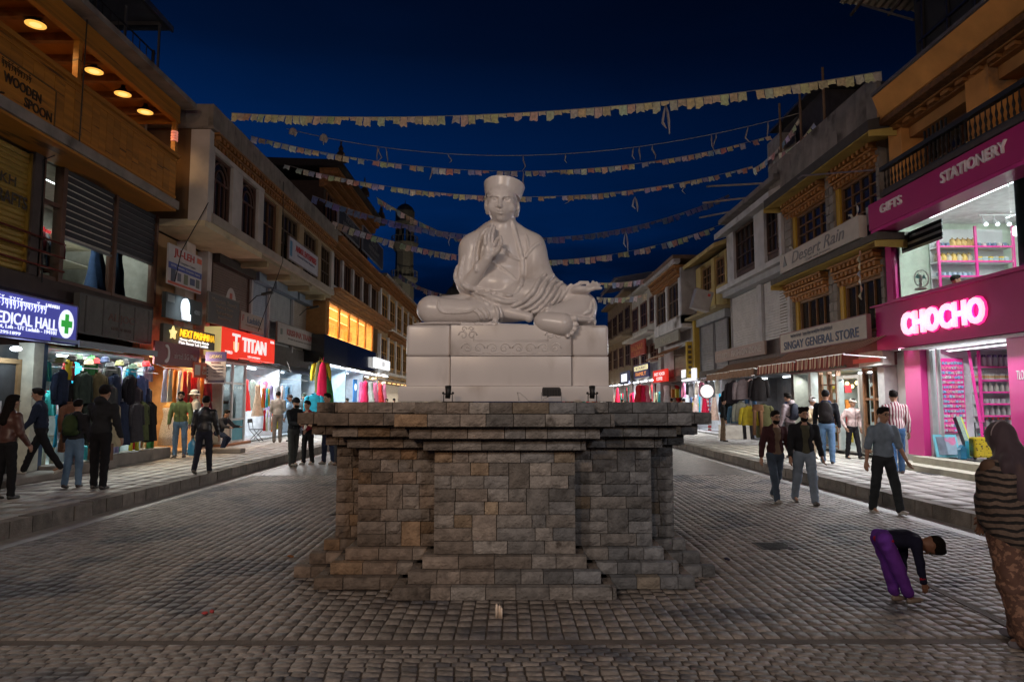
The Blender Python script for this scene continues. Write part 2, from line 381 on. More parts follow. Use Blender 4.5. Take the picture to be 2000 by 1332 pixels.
def flood_mast(x, y, h, col, e, label):  # masts added behind the viewer to brighten the upper facades evenly
    t = thing('added_flood_mast', label, 'floodlight mast', (x, y, 0), 0, 'floodlight masts added to light the facades')
    m = MB(); m.lathe([(.25, 0), (.22, .4), (.16, .5), (.10, h)], n=12); m.build('pole', black, t, True, local=True); m = MB(); m.box(-1.3, 1.3, -.08, .08, h-.1, h+.06); m.build('crossbar', black, t, local=True)
    for k in range(4): q = MB(); xx = -1.05+.7*k; q.hexa([(xx-.25, .05, h+.08), (xx+.25, .05, h+.08), (xx+.25, .30, h+.14), (xx-.25, .30, h+.14), (xx-.25, -.05, h+.5), (xx+.25, -.05, h+.5), (xx+.25, .20, h+.55), (xx-.25, .20, h+.55)]); q.build('flood_head', black, t, local=True); q = MB(); q.hexa([(xx-.22, .302, h+.16), (xx+.22, .302, h+.16), (xx+.22, .306, h+.16), (xx-.22, .306, h+.16), (xx-.22, .21, h+.53), (xx+.22, .21, h+.53), (xx+.22, .214, h+.53), (xx-.22, .214, h+.53)]); q.build('flood_lens', MATS['lamp_lens'], t, local=True)
    lamp('SPOT', (x, y+.6, h+.3), e, col, .9, (0, 26, 3), spot=100)
flood_mast(-7.5, -24, 11.5, (1., .68, .42), 4200, 'tall added floodlight mast with warm heads on the left, far behind the viewer')
flood_mast(7.5, -26, 11.5, (1., .70, .45), 2200, 'tall added floodlight mast with paler heads on the right, far behind the viewer')
# ------------------------------------------------------------------ ground, road, kerbs, pavements
g = MB(); g.box(-400, 400, -60, 900, -.4, -.06); tag(g.build('ground', M('ground_soil', (.05, .045, .04), rough=.95, bump=.2)), kind='structure')
ROADX = 6.55
paver_part = M('paver_stone', (.205, .178, .158), rough=.68, var=.36, scale=24, bump=.42, bscale=42, ov=.22, col2=(.085, .082, .09), c2amt=(.5, .62), c2scale=2, spec=.55)
paver_mass = M('paver_stone_far', (.205, .178, .158), rough=.64, var=.36, scale=24, bump=.42, bscale=42, attr='tint', col2=(.085, .082, .09), c2amt=(.52, .64), c2scale=.9, spec=.6)
mortar = M('joint_sand', (.075, .060, .050), rough=.95, var=.3, scale=12, bump=.3)
rd = MB(); rd.box(-ROADX-.1, ROADX+.1, -20, 16.9, -.05, -.009)
road = tag(rd.build('road', mortar), kind='structure')
def far_mat():
    m = bpy.data.materials.new('paving_far'); m.use_nodes = True; nt = m.node_tree; N = nt.nodes.new; L = nt.links.new; b = nt.nodes['Principled BSDF']
    tc = N('ShaderNodeTexCoord'); mp = N('ShaderNodeMapping'); mp.inputs['Rotation'].default_value = (0, 0, math.pi/2); L(tc.outputs['Object'], mp.inputs[0])
    br = N('ShaderNodeTexBrick'); L(mp.outputs[0], br.inputs[0]); br.inputs['Scale'].default_value = 1
    br.inputs['Color1'].default_value = (.165, .14, .125, 1); br.inputs['Color2'].default_value = (.085, .075, .072, 1); br.inputs['Mortar'].default_value = (.03, .025, .022, 1)
    br.inputs['Mortar Size'].default_value = .008; br.inputs['Brick Width'].default_value = .15; br.inputs['Row Height'].default_value = .119
    L(br.outputs[0], b.inputs['Base Color']); b.inputs['Roughness'].default_value = .5
    bp = N('ShaderNodeBump'); bp.inputs['Strength'].default_value = .8; bp.inputs['Distance'].default_value = .012; bp.invert = True; L(br.outputs[1], bp.inputs['Height']); L(bp.outputs[0], b.inputs['Normal'])
    return m
rf = MB(); rf.box(-ROADX-.1, ROADX+.1, 16.9, 150, -.05, -.002); tag(rf.build('road_far_stretch', far_mat()), kind='structure')
def paver_block(rows):
    """rows: (x, y, w, l) centre and size -> vertices and quads with uneven tops"""
    A = np.array(rows, float); n = len(A); rg = np.random.RandomState(5)
    V = np.zeros((n, 8, 3)); hw = A[:, 2]/2; hl = A[:, 3]/2
    sg = np.array([(-1, -1), (1, -1), (1, 1), (-1, 1)])
    zt = rg.normal(0, .0015, n)[:, None] + rg.normal(0, .0012, (n, 4))
    for i, (a, b) in enumerate(sg):
        jx = rg.normal(0, .0022, n); jy = rg.normal(0, .0022, n)
        V[:, i, 0] = A[:, 0] + a*hw + jx; V[:, i, 1] = A[:, 1] + b*hl + jy; V[:, i, 2] = -.02
        V[:, i+4, 0] = A[:, 0] + a*(hw-.005) + jx; V[:, i+4, 1] = A[:, 1] + b*(hl-.005) + jy; V[:, i+4, 2] = zt[:, i]
    q = np.array([(4, 5, 6, 7), (0, 1, 5, 4), (1, 2, 6, 5), (2, 3, 7, 6), (3, 0, 4, 7)])
    Q = (np.arange(n)[:, None, None]*8 + q[None]).reshape(-1, 4)
    return V, Q
def mass_mesh(name, rows, mat, parent, tint=.28, seed=3):
    V, Q = paver_block(rows); me = np_mesh(name, V.reshape(-1, 3), Q, mat, False)
    at = me.attributes.new('tint', 'FLOAT', 'POINT'); t = np.repeat(1 + np.random.RandomState(seed).uniform(-tint, tint, len(rows)), 8)
    at.data.foreach_set('value', t.astype(np.float32)); o = link(name, me, parent); o['kind'] = 'stuff'; return o
PEDX = -.03
def in_ped(x, y): return (abs(x-PEDX) < .98 and y > 6.42) or (abs(x-PEDX) < 1.80 and y > 6.77) or (abs(x-PEDX) < 2.1 and y > 7.28)
near = []; y = 3.9; i = 0
while y < 5.22:
    x = -5.6 + (i % 2)*.063 + RN.uniform(-.03, .03)
    while x < 5.6:
        w = RN.uniform(.112, .135)
        if abs(x) < .80*y+.25: near.append((x + w/2, y + RN.uniform(-.004, .004) + .010*math.sin(x*1.7), w-.008, .0755))
        x += w
    y += .082; i += 1
far = []; xs = -ROADX + .42; 
while xs < ROADX - .42:
    w = RN.uniform(.112, .126); y = 5.36 + RN.uniform(0, .02)
    while y < 16.9:
        l = RN.uniform(.135, .175)
        if not in_ped(xs+w/2, y+l/2) and y+l < 16.95 and abs(xs) < .80*y+.3:
            far.append((xs + w/2 + .012*math.sin(y*1.3+xs), y + l/2, w-.008, l-.006))
        y += l
    xs += w
near.sort(key=lambda r: (r[1] + .25*abs(r[0])))
near = [r for r in near if r[1] > 4.28 or True]
seen = [r for r in near if r[1] >= 4.3]; hid = [r for r in near if r[1] < 4.3]
pv = [];
for k in range(5):
    V, Q = paver_block([(0, 0, .112, .074)]); V = V.reshape(-1, 3); V[4:, 2] += np.random.RandomState(k).normal(0, .003, 4); pv.append(np_mesh('paver', V, Q, paver_part, False))
for r in seen[:300]:
    o = link('paver', RN.choice(pv), road); o.location = (r[0], r[1], RN.uniform(-.002, .003)); o.scale = (r[2]/.112, r[3]/.074, 1); o.rotation_euler = (0, 0, RN.uniform(-.02, .02)); ORG[o.name] = Vector((r[0], r[1], 0))
mass_mesh('paver_field', seen[300:] + hid + far, paver_mass, road)
s = MB(); s.box(-ROADX, ROADX, 5.245, 5.345, -.03, .001); s.build('edging_strip', M('edging', (.105, .085, .072), rough=.85, var=.35, scale=9, bump=.4), road)
for sd, nm in ((-1, 'left'), (1, 'right')):
    s = MB(); s.box(*sorted((sd*(ROADX-.40), sd*(ROADX-.02))), 2, 60, -.03, .004); s.build('gutter_strip', M('gutter', (.27, .26, .25), rough=.6, var=.3, scale=3, bump=.2), road)
    k = MB(); k.box(*sorted((sd*(ROADX+.02), sd*(ROADX+.2))), 2, 90, -.05, .19); kerb = tag(k.build('kerb_'+nm, mortar), kind='structure')
    y = 2.0
    while y < 60:
        l = RN.uniform(.36, .50); c = MB(); e = .008; x0, x1 = sorted((sd*(ROADX + RN.uniform(-.008, .008)), sd*(ROADX+.22))); zt = .22 + RN.uniform(-.006, .006)
        c.hexa([(x0, y+e, -.02), (x1, y+e, -.02), (x1, y+l-e, -.02), (x0, y+l-e, -.02), (x0+.012, y+e*1.5, zt), (x1, y+e*1.5, zt), (x1, y+l-e*1.5, zt), (x0+.012, y+l-e*1.5, zt)])
        c.build('kerb_stone', M('kerb_concrete', (.15, .128, .108), rough=.88, var=.35, scale=7, bump=.5, bscale=40, ov=.22), kerb); y += l
    p = MB(); p.box(*sorted((sd*(ROADX+.2), sd*12.6)), 0, 120, -.05, .196); pav = tag(p.build('pavement_'+nm, mortar), kind='structure')
    tiles = []; x = ROADX + .225
    while x < 10.9:
        w = RN.uniform(.30, .46); y = 5 + RN.uniform(0, .3)
        while y < 34:
            l = RN.uniform(.35, .75); tiles.append((sd*(x+w/2), y+l/2, w-.012, l-.012)); y += l
        x += w
    tiles.sort(key=lambda r: r[1] if (abs(r[0]) < .78*r[1]) else r[1]+100)
    tm = M('pavement_slab', (.31, .29, .265), rough=.68, var=.28, scale=5, bump=.5, bscale=30, ov=.13, col2=(.12, .105, .09), c2amt=(.5, .72), c2scale=1.5)
    tmm = M('pavement_slab_far', (.31, .29, .265), rough=.68, var=.28, scale=5, bump=.5, bscale=30, attr='tint', col2=(.12, .105, .09), c2amt=(.5, .72), c2scale=1.0)
    tv = []
    for q in range(4):
        V, Q = paver_block([(0, 0, .4, .55)]); V = V.reshape(-1, 3); tv.append(np_mesh('slab', V, Q, tm, False))
    for r in tiles[:300]:
        o = link('slab', RN.choice(tv), pav); o.location = (r[0], r[1], .22 + RN.uniform(-.003, .003)); o.scale = (r[2]/.4, r[3]/.55, 1); ORG[o.name] = Vector(o.location)
    o = mass_mesh('slab_field', tiles[300:], tmm, pav, .13); o.location.z = .22
    p = MB(); p.box(*sorted((sd*(ROADX+.22), sd*12.6)), 34, 120, .19, .219); p.build('far_slabs', tm, pav)

# ------------------------------------------------------------------ stone pedestal
ped = thing('stone_pedestal', 'stepped grey brown stone pedestal in the middle of the road, carrying the white seated statue', 'pedestal', (PEDX, 8.6, 0))
TI = [(.68, 6.66), (1.49, 7.02), (1.82, 7.46)]; YC = 8.6
core = MB()
def tier_boxes(b, grow, z0, z1, fr_, ins=.03):
    for w, yf in TI: b.box(PEDX-w-grow+ins, PEDX+w+grow-ins, yf-fr_+ins, 2*YC-yf+fr_-ins, z0, z1)
tier_boxes(core, 0, .3, 1.34, 0)
COURSES = []
for i, (z0, z1, gs, gf) in enumerate([(0, .115, .34, .30), (.115, .23, .215, .195), (.23, .345, .095, .095)]): COURSES.append((z0, z1, gs, gf, 0))
for i in range(8): COURSES.append((.345+i*.1231, .345+(i+1)*.1231, 0, 0, 1))
COURSES += [(1.33, 1.445, .10, .09, 2), (1.445, 1.56, .22, .20, 2), (1.56, 1.68, .345, .30, 2), (1.68, 1.79, .17, .21, 2)]
for z0, z1, gs, gf, kd in COURSES:
    if kd != 1: tier_boxes(core, gs, z0-.004, z1-.006, gf)
core.build('core', M('pedestal_mortar', (.045, .037, .031), rough=.95, var=.3, bump=.4), ped)
stone_m = M('pedestal_stone', oc=True, rough=.86, var=.38, scale=11, bump=1.0, bscale=42, col2=(.045, .036, .030), c2amt=(.61, .76), c2scale=3.5, spec=.3)
def stone(x0, x1, yf, z0, z1, rough, d=.13):
    rg = RN; b = MB(); nx = 5; nz = 4; e = .0035; rows = []
    for j in range(nz):
        row = []
        for i in range(nx):
            u = i/(nx-1); v = j/(nz-1); edge = (i in (0, nx-1)) or (j in (0, nz-1))
            x = x0+e + (x1-x0-2*e)*u; z = z0+e + (z1-z0-2*e)*v
            y = yf + (.010 if edge else -rough*rg.uniform(.1, 1.0)) + rg.uniform(-.002, .002)
            if not edge: x += rg.uniform(-.012, .012); z += rg.uniform(-.008, .008)
            row.append((x, y, z))
        rows.append(row)
    b.grid(rows); n = len(b.v); back = [(x0+e, yf+d, z0+e), (x1-e, yf+d, z0+e), (x1-e, yf+d, z1-e), (x0+e, yf+d, z1-e)]; b.v += back
    b.f += [tuple(range(nx-1, -1, -1)) + (n, n+1), tuple((nz-1)*nx+i for i in range(nx)) + (n+2, n+3),
            tuple(j*nx for j in range(nz)) + (n+3, n), tuple(j*nx+nx-1 for j in range(nz-1, -1, -1)) + (n+1, n+2)]
    return b
def scol(x, warm):
    t = min(1, max(0, .5 + (x-PEDX)/2.6 + RN.uniform(-.22, .22)))
    a = np.array((.205, .152, .115)); m_ = np.array((.27, .245, .222)); c = np.array((.165, .172, .182)); v = (a*(1-2*t) + m_*2*t if t < .5 else m_*(2-2*t) + c*(2*t-1)) * RN.uniform(.62, 1.25)  # warm left and cool right lamp light painted into the stone colours
    if RN.random() < .07: v = v*np.array((1.15, .97, .75))
    return tuple(v)
side = MB(); nst = 0; RESV = {}
def split(x0, x1, lo, hi):
    xs = [x0]
    while xs[-1] < x1 - hi: xs.append(xs[-1] + RN.uniform(lo, hi))
    if x1 - xs[-1] > hi*.85: xs.append((xs[-1]+x1)/2 + RN.uniform(-.03, .03))
    return xs + [x1]
def side_stone(x, sx, y0, y1, z0, z1, rough):
    rows = []; nx = 5; nz = 4
    for j in range(nz):
        row = []
        for i in range(nx):
            edge = (i in (0, nx-1)) or (j in (0, nz-1)); yy = y0+.004+(y1-y0-.008)*i/(nx-1); zz = z0+.0035+(z1-z0-.007)*j/(nz-1)
            row.append((x + sx*(-.010 if edge else rough*RN.uniform(.1, 1)), yy, zz))
        rows.append(row if sx < 0 else row)
    side.grid(rows)
    xi = x - sx*.10; side.f += []; b = len(side.v)
    side.v += [(x-sx*.010, y0+.004, z0+.0035), (x-sx*.010, y1-.004, z0+.0035), (x-sx*.010, y1-.004, z1-.0035), (x-sx*.010, y0+.004, z1-.0035), (xi, y0+.004, z0+.0035), (xi, y1-.004, z0+.0035), (xi, y1-.004, z1-.0035), (xi, y0+.004, z1-.0035)]
    for a in range(4): q = (a+1) % 4; side.f.append((b+a, b+q, b+4+q, b+4+a))
for ci, (z0, z1, gs, gf, kd) in enumerate(COURSES):
    prevw = 0; prevy = None
    for ti, (w, yf) in enumerate(TI):
        W2 = w + gs; Y2 = yf - gf; lo, hi = ((.13, .38) if kd == 1 else (.18, .36))
        rough = (.005 if ti == 0 else .017) if kd == 1 else (.007 if kd == 2 else .004)
        spans = [(-W2, W2)] if ti == 0 else [(-W2, -prevw), (prevw, W2)]
        for si, (a, c) in enumerate(spans):
            rv = RESV.pop((ti, si), None); segs = [(a, c)] if rv is None else [(a, rv[0]), (rv[1], c)]; st_ = []
            for sa, sc in segs:
                xs_ = split(sa, sc, lo, hi); st_ += list(zip(xs_[:-1], xs_[1:]))
            dbl = None
            if kd == 1 and COURSES[ci+1][4] == 1 and rv is None and RN.random() < .6:
                cand = [k for k in range(1, len(st_)-1) if st_[k][1]-st_[k][0] < .26]
                if cand: dbl = RN.choice(cand); RESV[(ti, si)] = st_[dbl]
            for k_, (p, q) in enumerate(st_):
                o = stone(PEDX+p, PEDX+q, Y2 + RN.uniform(-.004, .004), z0, COURSES[ci+1][1] if k_ == dbl else z1, rough).build('stone', stone_m, ped); o.color = (*scol(PEDX+(p+q)/2, 0), 1); nst += 1
        yn = (TI[ti+1][1] - gf) if ti < 2 else 2*YC - Y2
        for sx in (-1, 1):
            for p, q in zip(*(lambda s: (s[:-1], s[1:]))(split(Y2+.12, yn, .22, .42))): side_stone(PEDX+sx*W2, sx, p, q, z0, z1, rough)
        prevw = W2 - .0; prevy = Y2
o = side.build('side_stones', stone_m, ped); o['kind'] = 'stuff'; o.color = (.19, .16, .135, 1)
for px, py, w, l, lab in ((1512, 1066, .42, .42, 'square dark iron cover set in the road paving right of the pedestal'), (668, 1003, .35, .35, 'small dark iron cover in the road behind the pedestal steps')):
    x, y = at_z(px, py, 0); t = thing('drain_cover', lab, 'drain cover', (x, y, 0)); m = MB(); m.box(x-w/2, x+w/2, y-l/2, y+l/2, -.01, .006); m.build('iron_plate', M('cast_iron', (.03, .028, .027), rough=.5, metal=.6, bump=.5, bscale=30), t)
    for k in range(5): m = MB(); m.box(x-w*.4, x+w*.4, y-l*.38+k*l*.17, y-l*.38+k*l*.17+.025, .0062, .010); m.build('rib', MATS['cast_iron'], t)
x, y = at_z(1850, 925, .22); m = MB(); m.box(x-.5, x+.75, y-.35, y+.3, .215, .232); tag(m.build('floor_plate', M('cast_iron', (.03, .028, .027)), color=None), 'dark metal plate let into the pavement before the pink shop steps', 'plate')
a_ = Vector((*at_z(1785, 1128, 0), 0)); c_ = Vector((*at_z(1978, 1226, 0), 0)); m = MB(); m.beam(a_ + Vector((0, 0, .0)), c_, .07, .010); m.build('concrete_strip', MATS['edging'], road)
# candles, petals and litter on the ground
t = thing('white_candles', 'three short white candles standing together on the paving before the pedestal', 'candles', (-.075, 5.86, 0))
for dx, dy, hh in ((-.018, 0, .115), (.006, .014, .10), (.022, -.006, .085)):
    c = MB(); c.lathe([(.0105, 0), (.0105, hh-.004), (.004, hh)], (-.075+dx, 5.86+dy, 0.001), 12); c.cyl((-.075+dx, 5.86+dy, hh), (-.075+dx, 5.86+dy, hh+.012), .0012, n=5)
    c.build('candle', M('wax', (.75, .62, .5), rough=.4, var=.05), t, True)
for px, py, c, lab in ((408, 1197, (.5, .08, .08), 'red and blue scrap of wrapper on the paving'), (567, 1088, (.28, .12, .05), 'small brown cup lying on the road'), (1418, 1093, (.03, .03, .06), 'dark crumpled rag on the road right of the pedestal')):
    x, y = at_z(px, py, 0); m = MB()
    for k in range(3): m.ball((x+RN.uniform(-.03, .03), y+RN.uniform(-.03, .03), .012), .025, 7, 5, .5, RN.uniform(.5, 1.2))
    tag(m.build('litter', cloth, color=c), lab, 'litter')
# ------------------------------------------------------------------ marble seat and statue
SEATY = 7.60
seat = thing('marble_seat', 'polished white marble block with carved scroll band, set on the stone pedestal', 'plinth', (PEDX, 8.3, 1.79))
def rbox(name, x0, x1, y0, y1, z0, z1, r, par, mat=marble):
    b = MB(); b.box(x0, x1, y0, y1, z0, z1); o = b.build(name, mat, par, True); bevel(o, r, 4); return o
rbox('base_slab', PEDX-1.18, PEDX+1.20, 7.56, 9.5, 1.792, 1.965, .008, seat)
for x0, x1, nm in ((-1.115, -.615, 'side_block'), (.745, 1.165, 'side_block')):
    rbox(nm, PEDX+x0, PEDX+x1, 7.66, 9.3, 2.299, 2.655, .035, seat); rbox(nm, PEDX+x0+.004, PEDX+x1-.004, 7.664, 9.3, 1.967, 2.296, .006, seat)
rbox('front_block', PEDX-.612, PEDX+.742, 7.60, 9.3, 2.299, 2.648, .012, seat); rbox('front_block', PEDX-.609, PEDX+.739, 7.604, 9.3, 1.967, 2.296, .006, seat)
orn = MB(); yo = 7.602
def spiral(cx, cz, r, dr):
    return [(cx + dr*(r*(1-.075*k))*math.cos(k*.62), yo, cz + (r*(1-.075*k))*math.sin(k*.62)) for k in range(12)]
for k in range(4):
    cx = PEDX - .36 + k*.285
    for dr in (-1, 1):
        orn.tube(spiral(cx + dr*.066, 2.385, .066, dr), .0085, 6); orn.tube(spiral(cx + dr*.066, 2.375, .032, -dr), .0065, 6)
    orn.tube([(cx-.13, yo, 2.335), (cx-.07, yo, 2.318), (cx, yo, 2.34), (cx+.07, yo, 2.318), (cx+.13, yo, 2.335)], .007, 6)
for cx in (-.42, .55):
    for dr in (-1, 1): orn.tube(spiral(PEDX+cx+dr*.05, 2.53, .055, dr), .0085, 6); orn.tube(spiral(PEDX+cx+dr*.04, 2.60, .03, -dr), .0065, 6)
for z in (2.462, 2.475): orn.tube([(PEDX-.36, yo, z), (PEDX+.49, yo, z)], .005, 6)
for cx in (-.35, .475): orn.tube([(PEDX+cx, yo, 2.47), (PEDX+cx, yo, 2.62)], .005, 6)
orn.build('carved_scrolls', marble, seat, True)
def build_statue():
    lo = np.array((-1.16, 7.30, 2.50)); hi = np.array((1.20, 8.95, 4.56)); S = SDF(lo, hi, .0085)
    P = at_y
    def px(r, y): return r*y/1333.
    def E(x, y, d, rx, rz, ry, k=3, cut=False): s = d/1333.; S.ell(P(x, y, d), (rx*s, ry*s, rz*s), k*s, None, cut)
    def Cp(a, b, ra, rb=None, k=3, cut=False): S.cap(P(*a), P(*b), px(ra, a[2]), px(ra if rb is None else rb, b[2]), px(k, a[2]), cut)
    def Ch(pts, rs, k=2, cut=False):
        rs = rs if isinstance(rs, (list, tuple)) else [rs]*len(pts)
        for i in range(len(pts)-1): Cp(pts[i], pts[i+1], rs[i], rs[i+1], k, cut)
    def surf(x, y, back=0.):
        d = np.array(_ray(x, y)); d = d/d[1]
        for q in np.arange(7.35, 8.9, .008):
            p = np.array((0, 0, CAM_H)) + d*q; i = np.round((p - S.lo)/S.h).astype(int)
            if (i < 0).any() or (i >= S.n).any(): continue
            if S.F[tuple(i)] < 0: return q + back
        return float('nan')
    def Rg(pts, r, k=2, back=-.006, cut=False):            # a raised fold that lies on the form built so far
        out = []
        for i in range(len(pts)-1):
            for t in np.linspace(0, 1, 5)[:-1]:
                p0 = pts[max(i-1, 0)]; p1 = pts[i]; p2 = pts[i+1]; p3 = pts[min(i+2, len(pts)-1)]
                f = lambda a, b, c, d: .5*((2*b) + (c-a)*t + (2*a-5*b+4*c-d)*t*t + (3*b-a-3*c+d)*t**3)
                out.append((f(p0[0], p1[0], p2[0], p3[0]), f(p0[1], p1[1], p2[1], p3[1])))
        out.append(pts[-1]); ds = np.array([surf(*p) for p in out]); ok = ~np.isnan(ds)
        if ok.sum() < 3: return
        out = [p for p, o_ in zip(out, ok) if o_]; ds = list(ds[ok]); ds = [np.median(ds[max(0, i-2):i+3]) for i in range(len(ds))]
        n = len(out); rr = [r*(.55 + .45*math.sin(math.pi*(i+.6)/(n+.2))) for i in range(n)]
        Ch([(a, b, d+back) for (a, b), d in zip(out, ds)], rr, k, cut)
    # torso
    E(978, 505, 8.38, 66, 80, 46, 4); E(975, 560, 8.36, 66, 48, 50, 8); E(930, 490, 8.36, 32, 36, 34, 10); E(1031, 490, 8.36, 33, 38, 36, 10)
    Cp((960, 450, 8.36), (925, 480, 8.36), 13, 22, 8); Cp((1004, 448, 8.36), (1038, 479, 8.36), 13, 22, 8)
    Cp((983, 425, 8.28), (982, 460, 8.33), 24, 29, 6)
    # arm on the left of the picture, with the robe over the shoulder
    Cp((924, 488, 8.34), (917, 552, 8.26), 28, 25, 8); E(1046, 505, 8.32, 22, 45, 36, 10)
    # lap, legs
    E(985, 600, 8.15, 90, 30, 60, 6); Cp((930, 598, 8.4), (850, 605, 8.12), 27, 25, 6)
    Cp((846, 606, 8.06), (950, 610, 7.86), 27, 21, 5); E(842, 605, 8.06, 28, 27, 28, 6); Cp((940, 611, 7.86), (966, 612, 7.82), 21, 15, 4)
    Cp((1050, 590, 8.4), (1135, 600, 8.08), 30, 31, 6); E(1133, 603, 8.02, 31, 30, 30, 6); Cp((1138, 600, 8.02), (1142, 628, 7.98), 24, 22, 5)
    Cp((1130, 606, 7.95), (1075, 618, 7.78), 26, 19, 6); E(1105, 628, 7.92, 60, 10, 40, 5)
    # drape from the right shoulder over the forearm into the lap
    Cp((1040, 500, 8.30), (1052, 552, 8.22), 26, 34, 10); Cp((1056, 556, 8.22), (1108, 582, 8.06), 30, 20, 8); E(1042, 578, 8.08, 58, 34, 40, 10); Cp((1000, 596, 7.98), (1060, 606, 7.92), 14, 12, 8)
    E(905, 545, 8.30, 15, 30, 22, 6)
    # lifted forearm and hand
    Cp((917, 553, 8.14), (951, 507, 7.97), 15, 10.5, 4); E(955, 489, 7.95, 10, 18, 6.5, 4)
    for pts, r in ((((948, 478, 7.93), (948, 462, 7.94), (954, 447, 7.99)), 4.2), (((954, 476, 7.96), (955, 459, 7.97), (960, 444, 8.02)), 4.4), (((960, 477, 7.99), (962, 459, 8.0), (966, 444, 8.04)), 4.2),
                   (((965, 480, 7.98), (971, 468, 7.94), (977, 464, 7.91), (980, 470, 7.90)), 4.0), (((961, 499, 7.95), (972, 490, 7.92), (978, 479, 7.90), (979, 469, 7.90)), 4.6)):
        Ch(pts, [r*1.05] + [r*.95]*(len(pts)-2) + [r*.72], 1.2)
    E(970, 489, 7.94, 8, 7, 5, 4)
    # resting hand, palm up on the knee
    Cp((1108, 570, 8.02), (1124, 566, 7.96), 12, 10, 4); E(1136, 566, 7.92, 20, 9.5, 17, 4); E(1138, 557, 7.90, 15, 5, 10, 2, True)
    for k, (tx, ty) in enumerate(((1173, 563), (1170, 557), (1165, 553), (1158, 551))):
        Ch([(1148, 567-k*2.2, 7.86+k*.035), (1160, 563-k*2.6, 7.85+k*.035), (tx, ty, 7.86+k*.035)], [4.8, 4.4, 3.2], 1.2)
    Ch([(1122, 560, 7.94), (1134, 553, 7.95), (1148, 552, 7.96)], [4.6, 4.2, 3.2], 1.5)
    # feet
    Cp((985, 609, 7.88), (1028, 618, 7.82), 13, 9, 4); E(1033, 620, 7.81, 9, 10, 9, 3)
    Cp((1066, 630, 7.66), (1098, 634, 7.62), 21, 23, 4); E(1057, 629, 7.66, 15, 17, 16, 4); E(1106, 636, 7.62, 12, 22, 14, 4)
    for x, y, r in ((1122, 622, 7.6), (1125, 634, 5.6), (1123, 643.5, 5.2), (1117, 651.5, 4.7), (1109, 657, 4.2)):
        Cp((1108, y-(y-638)*.25, 7.62), (x, y, 7.58), r*.85, r, 1.0)
    # cloth over the block edge and hems
    E(868, 634, 7.86, 62, 5, 30, 2); Cp((905, 634, 7.74), (1030, 637, 7.70), 5, 4, 2)
    # face
    E(980, 396, 8.24, 30, 44, 37, 3); E(979, 412, 8.19, 25, 23, 31, 4); E(979, 426, 8.12, 10, 7.5, 9, 5)
    E(961, 405, 8.10, 9, 10, 9, 5); E(998, 406, 8.10, 9, 10, 9, 5); E(979, 377, 8.12, 24, 12, 14, 5)
    E(966, 388, 8.015, 9, 6.5, 9, 2.5, True); E(990, 389, 8.015, 9, 6.5, 9, 2.5, True)
    E(966.5, 388.5, 8.082, 6.8, 4.0, 6.5, .6); E(990, 389.5, 8.082, 6.8, 4.0, 6.5, .6)
    for ex in (966.5, 990): Ch([(ex-6, 389, 8.065), (ex, 390.8, 8.04), (ex+6, 389.3, 8.065)], .9, .4, True)
    Ch([(956, 384, 8.07), (963, 381.5, 8.04), (973, 384, 8.03)], [1.8, 2.5, 2.0], 2); Ch([(983, 384.5, 8.03), (993, 382.5, 8.04), (1001, 385, 8.07)], [2.0, 2.5, 1.8], 2)
    Ch([(978, 383, 8.05), (977, 394, 8.02), (976.5, 402, 7.985)], [3.2, 3.6, 4.8], 2); E(970.5, 403.5, 8.02, 3.4, 3, 4, 1.5); E(983, 403.5, 8.02, 3.4, 3, 4, 1.5)
    Ch([(968, 412, 8.05), (973, 410.6, 8.02), (977, 411.4, 8.015), (982, 410.6, 8.02), (988, 412.5, 8.05)], [1.2, 1.8, 1.6, 1.8, 1.2], 1.5)
    Ch([(970, 415.2, 8.04), (978, 416.6, 8.03), (986, 415.6, 8.045)], [1.4, 2.3, 1.4], 1.5); Ch([(969, 413.5, 8.015), (978, 413.9, 7.99), (987, 413.8, 8.015)], 1.0, .6, True)
    for x, y, s in ((951.5, 401, -1), (1010, 406, 1)):
        E(x, y, 8.26, 6.0, 14.5, 9, 2); E(x+s*1.5, y-2, 8.19, 3.2, 8, 5, 1.2, True); E(x-s*.5, y+13, 8.25, 4, 6, 5, 2)
    # cap: a drum that flares upward
    sl = S.sub(np.array(P(940, 400, 8.0))-.05, np.array(P(1032, 335, 8.6))+.05, .03); x, y, z = S.pts(sl)
    b0 = np.array(P(982, 387, 8.27)); t0 = np.array(P(985, 364, 8.30)); ax = t0-b0; hl = np.linalg.norm(ax); ax /= hl
    u = (x-b0[0])*ax[0] + (y-b0[1])*ax[1] + (z-b0[2])*ax[2]
    rho = np.sqrt(np.maximum(0, (x-b0[0])**2 + (y-b0[1])**2 + (z-b0[2])**2 - u*u)); ra = (.214 + .036*np.clip(u/hl, 0, 1.1))
    dd = np.maximum(rho - ra, np.maximum(-u, u - hl - .03*(1-(rho/.27)**2))) ; S.put(sl, (dd - .006).astype(np.float32), .012)
    # robe edges and folds
    Rg([(962, 440), (944, 455), (936, 478), (932, 505), (930, 530)], 4.70, 2.5); Rg([(905, 500), (899, 530), (901, 550), (914, 562), (934, 565), (958, 569)], 4.70, 2.5)
    Rg([(1001, 434), (1007, 456), (1014, 482), (1020, 508), (1021, 534), (1017, 556), (1003, 575), (980, 582)], 5.15, 2.5)
    Rg([(1027, 458), (1031, 475), (1033, 490)], 2.69, 2); Rg([(1056, 473), (1043, 482), (1032, 494), (1023, 508)], 3.58, 2)
    Rg([(984, 488), (998, 500), (1014, 508)], 2.91, 2); Rg([(962, 512), (985, 528), (1006, 545)], 2.91, 2)
    Rg([(894, 520), (890, 540), (897, 556), (908, 567)], 4.48, 2.5)
